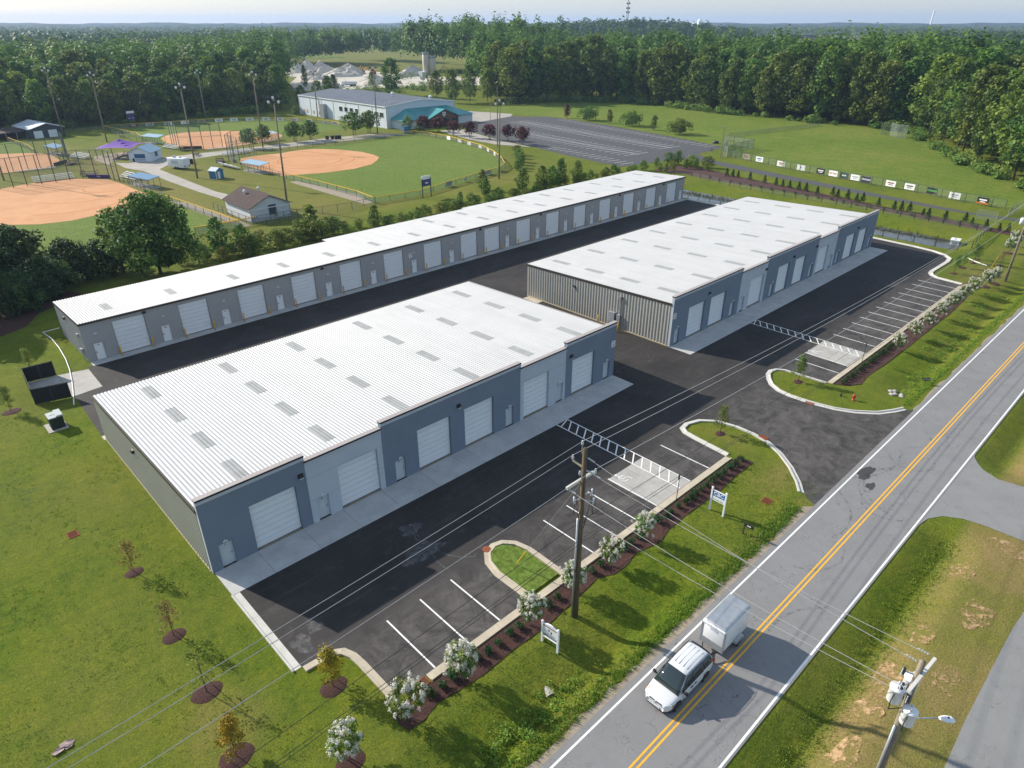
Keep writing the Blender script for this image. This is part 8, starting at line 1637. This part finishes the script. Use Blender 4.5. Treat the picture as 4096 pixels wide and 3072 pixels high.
scatter(60, 1150, 480, 1100, 15, 14, 25, 1, lambda x, y: open_(x, y) and x * x + y * y > 500 ** 2 and patch(x, y) and not (190 < x < 440 and 330 < y < 690))
scatter(440, 1500, 80, 480, 16, 14, 24, 1, lambda x, y: open_(x, y) and patch(x, y))
scatter(100, 3200, 150, 3200, 34, 14, 24, 2, lambda x, y: x * x + y * y > 1150 ** 2 and (x * x + y * y) < 3000 ** 2 and open_(x, y) and patch(x, y))
# a low wooded rise under the mast
for _ in range(420):
    a, r2 = rw.uniform(0, 6.28), 260 * math.sqrt(rw.random()); x, y = 1010 + r2 * math.cos(a), 790 + r2 * 0.75 * math.sin(a); mass.append((x, y, rw.uniform(18, 23) + 17 * (1 - (r2 / 260) ** 2), 1))
g = np.random.default_rng(5); Vs = []; Ts = []
for lod, n_, leafk, wk in ((0, 420, 0.028, 0.20), (1, 90, 0.065, 0.27), (2, 40, 0.11, 0.55)):
    A_ = np.array([m_[:3] for m_ in mass if m_[3] == lod]); M_ = len(A_)
    if not M_: continue
    d = g.normal(size=(M_, n_, 3)); d /= np.linalg.norm(d, axis=2)[..., None]; d[..., 2] = np.where(d[..., 2] < -0.5, -d[..., 2], d[..., 2])
    lump = 1 + 0.30 * np.sin(d[..., 0] * 6 + A_[:, None, 0]) * np.cos(d[..., 1] * 5 + A_[:, None, 1]) + 0.2 * np.sin(d[..., 2] * 9 + A_[:, None, 0] * 2)
    rad = (0.7 + 0.3 * g.random((M_, n_))) * lump
    h = A_[:, None, 2]; p = np.stack([A_[:, None, 0] + d[..., 0] * rad * h * wk, A_[:, None, 1] + d[..., 1] * rad * h * wk, h * 0.60 + d[..., 2] * rad * h * 0.42], -1)
    nr = d + g.normal(size=d.shape) * 0.45 + np.array([0, 0, 0.4]); nr /= np.linalg.norm(nr, axis=2)[..., None]
    a = np.cross(nr, g.normal(size=d.shape)); a /= np.linalg.norm(a, axis=2)[..., None]; b_ = np.cross(nr, a)
    s_ = (h * leafk * (0.7 + 0.6 * g.random((M_, n_))))[..., None]
    q = np.stack([p - a * s_, p - b_ * s_ * 0.75, p + a * s_, p + b_ * s_ * 0.75], 2); Vs.append(q.reshape(-1, 3))
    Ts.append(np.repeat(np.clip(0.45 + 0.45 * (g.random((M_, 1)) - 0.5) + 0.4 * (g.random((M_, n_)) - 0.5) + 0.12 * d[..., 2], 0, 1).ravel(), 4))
    o = bpy.data.objects.new('far_woods', np_mesh('far_woods', Vs[-1], np.arange(len(Vs[-1])).reshape(-1, 4), 'leaf_forest' if lod == 0 else 'leaf_far', Ts[-1])); link(o); tag(o, ['mass of trees filling the woods behind their front rows', 'distant woodland beyond the quarry and fields', 'farthest wooded horizon'][lod], 'woods', kind='stuff')
# far hills closing the horizon
for (r0, zt, ph) in ((3300, 24, 0.0), (4600, 30, 2.0)):
    vs = []; n = 260
    for i in range(n + 1):
        a = R(-2 + 92 * i / n); z = zt + 2.2 * math.sin(a * 37 + ph) + 1.4 * math.sin(a * 91 + ph) + 0.9 * math.sin(a * 211 + ph) + 0.6 * rw.random()
        for rr, zz in ((r0 - 160, 0), (r0, z), (r0 + 500, z - 2), (r0 + 900, 0)): vs.append((rr * math.sin(a), rr * math.cos(a), zz))
    o = MB().add(vs, [(i * 4 + k, i * 4 + k + 1, i * 4 + 5 + k, i * 4 + 4 + k) for i in range(n) for k in range(3)]).build('wooded_ridge', 'leaf_far'); o['kind'] = 'structure'; o['label'] = 'low wooded ridge along the horizon'
# ================================================================ QUARRY AND FAR THINGS
struct('quarry_yard', MB().sheet([(205, 395), (240, 380), (290, 372), (330, 330), (370, 330), (372, 400), (340, 430), (330, 470), (345, 560), (310, 600), (262, 560), (262, 500), (230, 450)], 0.05), 'gravel_yard', 'pale dusty quarry yard')
def pile(x, y, r, h, seed, label, conical=False, mat='gravel_pile'):
    q = random.Random(seed); n = 26; rings = 7; vs = []
    for i in range(rings):
        t = i / (rings - 1)
        for k in range(n):
            a = 2 * math.pi * k / n; wv = 0 if conical else 0.16 * math.sin(2 * a + seed) + 0.1 * math.sin(5 * a + seed * 2); rr = r * (1 - t) * (1 + wv) + 0.05; z = h * (t ** (1.0 if conical else 0.75)) * (1 + (0 if conical else 0.12 * q.uniform(-1, 1))); vs.append((rr * math.cos(a) * (1 if conical else 1.7), rr * math.sin(a), z))
    o = MB().add(vs, [(i * n + k, i * n + (k + 1) % n, (i + 1) * n + (k + 1) % n, (i + 1) * n + k) for i in range(rings - 1) for k in range(n)]).build('gravel_heap', mat, None, conical); o.location = (x, y, 0); tag(o, label, 'heap', 'gravel heaps of the quarry')
for i, (x, y, r, h, c_, l) in enumerate([(286, 545, 10, 8.0, True, 'left of the three pointed gravel cones'), (297, 548, 11, 9.2, True, 'middle and tallest of the gravel cones'), (307, 545, 10, 8.4, True, 'right of the three pointed gravel cones'), (283, 500, 9, 8.2, False, 'tall rubble heap in front of the cones'), (290, 484, 10, 6.0, False, 'wide broken-stone heap in the quarry'), (305, 500, 9, 7.5, False, 'reddish rubble heap beside the excavators'), (268, 410, 9, 5.5, False, 'grey sand heap behind the gym roof'), (232, 400, 8, 4.5, True, 'small cone by the quarry gate'), (330, 452, 8, 7.0, False, 'gravel heap behind the round tree'), (262, 470, 7, 3.5, False, 'low spread of stone at the yard edge')]): pile(x, y, r, h, i, l, c_)
sl = empty('concrete_plant', (276, 361, 0), 0, 'tall beige concrete silos on a steel frame', 'silo')
for dx, dy, r2, z1 in ((-1.6, 0.8, 2.0, 18.5), (1.8, -0.8, 2.3, 16.5)): MB().lathe([(0.4, 5.0), (r2, 8.0), (r2, z1 - 0.6), (r2 * 0.8, z1), (0, z1)], (dx, dy, 0), 16).build('silo', 'silo', sl, True); MB().lathe([(r2 + 0.15, z1), (r2 + 0.15, z1 + 1.0), (r2 + 0.05, z1 + 1.0), (r2 + 0.05, z1)], (dx, dy, 0), 12).build('railing', 'galv', sl)
for x in (-3, 0, 3):
    for y in (-2.4, 2.4): MB().box(x - 0.15, x + 0.15, y - 0.15, y + 0.15, 0, 8.5).build('leg', 'silo', sl)
for z in (2.5, 5.5): MB().beam((-3, -2.4, z - 2), (3, -2.4, z + 1), 0.15, 0.2).build('brace', 'galv', sl)
MB().add([(-7, -2, 9), (-3.4, -2, 9), (-3.4, 2, 9), (-7, 2, 9), (-6, -1, 4.5), (-4.4, -1, 4.5), (-4.4, 1, 4.5), (-6, 1, 4.5)], [(0, 1, 2, 3), (7, 6, 5, 4), (0, 4, 5, 1), (1, 5, 6, 2), (2, 6, 7, 3), (3, 7, 4, 0)]).build('hopper', 'white_metal', sl); MB().beam((-6, 2, 8), (-26, 22, 1.5), 1.0, 0.7).build('conveyor', 'silo', sl)
def truck(x, y, rz, label, kind, group):
    t = empty('mixer_truck' if kind else 'dump_truck', (x, y, 0), rz, label, 'truck', group)
    MB().box(2.2, 4.0, -1.2, 1.2, 0.9, 3.0).build('cab', 'white_metal', t); MB().box(4.0, 5.2, -1.0, 1.0, 0.9, 2.0).build('bonnet', 'white_metal', t); MB().box(3.9, 4.03, -1.0, 1.0, 2.05, 2.85).build('windscreen', 'car_glass', t); MB().box(-4.5, 5.0, -0.6, 0.6, 0.6, 0.95).build('chassis', 'dark_metal', t)
    if kind: o = MB().lathe([(0.4, -3.2), (1.1, -2.2), (1.45, -0.6), (1.4, 0.9), (0.9, 2.4), (0.3, 2.6)], (0, 0, 0), 14, axis='x').build('drum', 'white_metal', t, True); o.location = (-0.8, 0, 2.4); o.rotation_euler = (0, R(10), 0)
    else: MB().add([(-4.6, -1.25, 1.0), (2.0, -1.25, 1.0), (2.0, 1.25, 1.0), (-4.6, 1.25, 1.0), (-4.9, -1.3, 2.6), (2.1, -1.3, 2.9), (2.1, 1.3, 2.9), (-4.9, 1.3, 2.6)], [(0, 1, 2, 3), (7, 6, 5, 4), (0, 4, 5, 1), (1, 5, 6, 2), (2, 6, 7, 3), (3, 7, 4, 0)]).build('bed', 'white_metal', t); MB().tube((2.1, 1.1, 1), (2.1, 1.1, 3.8), 0.1).build('exhaust', 'rust', t)
    for wx in (-3.6, -2.4, -1.2, 4.2):
        for s_ in (-1, 1): MB().lathe([(0.2, -0.15), (0.5, -0.13), (0.5, 0.13), (0.2, 0.15)], (wx, s_ * 1.05, 0.5), 12, axis='y').build('wheel', 'tyre', t)
truck(246, 404, R(165), 'white dump truck on the quarry road', 0, None)
for i, (x, y) in enumerate([(337, 377), (343, 371), (335, 352), (331, 345), (327, 340), (330, 331), (326, 327)]): truck(x, y, R(150 + 10 * (i % 3)), f'{nth(i)} white mixer truck of the parked row, from the plant', 1, 'parked mixer trucks')
for i, (x, y, rz, l) in enumerate([(315, 502, 30, 'orange excavator with raised arm in the quarry'), (320, 489, 160, 'second orange excavator beside the crusher')]):
    e = empty('excavator', (x, y, 0), R(rz), l, 'excavator'); MB().box(-2, 2, -1.5, -0.8, 0, 1.0).build('track', 'tyre', e); MB().box(-2, 2, 0.8, 1.5, 0, 1.0).build('track', 'tyre', e); MB().box(-2.2, 1.4, -1.4, 1.4, 1.05, 2.6).build('body', 'orange_paint', e); MB().box(0.2, 1.6, 0.2, 1.35, 2.6, 3.6).build('cab', 'car_glass', e); MB().beam((1.2, -0.4, 2.2), (4.5, -0.4, 5.0), 0.5, 0.7).build('boom', 'orange_paint', e); MB().beam((4.5, -0.4, 5.0), (6.8, -0.4, 2.2), 0.4, 0.5).build('arm', 'orange_paint', e); MB().box(6.2, 7.4, -1.0, 0.2, 1.2, 2.3).build('bucket', 'dark_metal', e)
# far fields and buildings
for poly, l in ((blob(754, 1013, 125, 95, 1, 20), 'far green field before the pale house row'), (blob(435, 860, 40, 110, 2, 20), 'far meadow behind the quarry trees'), (blob(1287, 690, 150, 110, 3, 20), 'far crop field above the right wood'), (blob(1250, 536, 110, 90, 4, 20), 'pale yellow far field above the right wood'), (blob(1500, 640, 140, 120, 5, 20), 'green far field behind the yellow one')): struct('far_field', MB().sheet(poly, 0.3), 'crop_field', l)
for i, (x, y, rz, w_, d_, h_, pk, wall, roof, l) in enumerate([(880, 1190, -35, 46, 16, 6, 11, 'gym_wall', 'gym_roof', 'long pale house row far behind the silos'), (925, 1150, -35, 40, 16, 6, 10, 'gym_wall', 'gym_roof', 'second pale house far behind the silos'), (1600, 756, -60, 50, 20, 8, 12, 'wood_dark', 'gym_roof', 'long dark barn among the far fields'), (1640, 700, -60, 30, 16, 6, 9, 'gym_wall', 'shed_roof', 'pale shed beside the dark far barn'), (1800, 1150, -55, 60, 30, 9, 11, 'print_white', 'print_white', 'low white factory hall on the horizon'), (2040, 1115, -55, 30, 18, 9, 14, 'print_white', 'shingle', 'white farm building near the horizon'), (2120, 1080, -55, 26, 18, 8, 12, 'brick', 'shingle', 'red brick house near the horizon'), (2700, 800, -60, 60, 30, 14, 17, 'rail_yellow', 'rail_yellow', 'yellow building on the far right horizon')]):
    gable('far_house', (x, y, 0), R(rz), w_, d_, h_, pk, wall, roof, l, 'building', 0.6)
fp = empty('far_factory', (1790, 1165, 0), 0, 'cluster of white factory towers on the horizon', 'factory')
for dx, dy, r2, z in ((0, 0, 7, 34), (16, -8, 6, 42), (-14, 8, 9, 20), (-26, 16, 10, 15), (30, -14, 9, 14)): MB().lathe([(r2, 0), (r2, z - 3), (r2 * 0.5, z), (0, z)], (dx, dy, 0), 12).build('tower', 'print_white', fp)
ms = empty('phone_mast', (1050, 815, 0), 0, 'lattice phone mast rising above the wooded hill', 'mast'); MZ = 71
for k in range(3):
    a = 2 * math.pi * k / 3; MB().tube((2.6 * math.cos(a), 2.6 * math.sin(a), 0), (0.8 * math.cos(a), 0.8 * math.sin(a), MZ), 0.35, 0.25, 6).build('leg', 'dark_metal', ms)
for z in np.arange(32, MZ, 5): rr = 2.6 - 1.8 * z / MZ; MB().lathe([(rr, 0), (rr + 0.25, 0.15), (rr, 0.3)], (0, 0, z), 3).build('ring', 'dark_metal', ms)
for z in (MZ - 1, MZ - 8, MZ - 15, MZ - 21):
    for k in range(6): a = k * math.pi / 3; MB().obox((2.6 * math.cos(a), 2.6 * math.sin(a), z), (0.9, 0.9, 2.6), Matrix.Rotation(a, 3, 'Z')).build('antenna', 'dark_metal', ms)
ms = empty('water_tower', (3900, 1256, 0), 0, 'slim pale tower leaning out of the far right horizon', 'tower'); MB().tube((0, 0, 0), (14, 0, 78), 4, 3, 10).build('shaft', 'print_white', ms); MB().lathe([(1, -3), (5, 0), (5, 3), (1, 5)], (14, 0, 78), 12).build('tank', 'print_white', ms)
# ================================================================ HAZE
flat('haze_air', (0.7, 0.8, 0.9)); hm = MATS['haze_air']; nt = hm.node_tree
nt.nodes.remove(nt.nodes['Principled BSDF']); pv = nt.nodes.new('ShaderNodeVolumePrincipled'); pv.inputs['Color'].default_value = (0.50, 0.68, 0.98, 1); pv.inputs['Density'].default_value = 0.00012; pv.inputs['Anisotropy'].default_value = 0.2
nt.links.new(pv.outputs[0], nt.nodes['Material Output'].inputs['Volume'])
hz = MB().box(-9500, 9500, -9500, 9500, -3, 96).build('haze', 'haze_air'); hz['kind'] = 'stuff'; hz['label'] = 'thin blue summer haze'

if 0: print('TRIS', sum(len(m.polygons) * 2 for m in bpy.data.meshes))
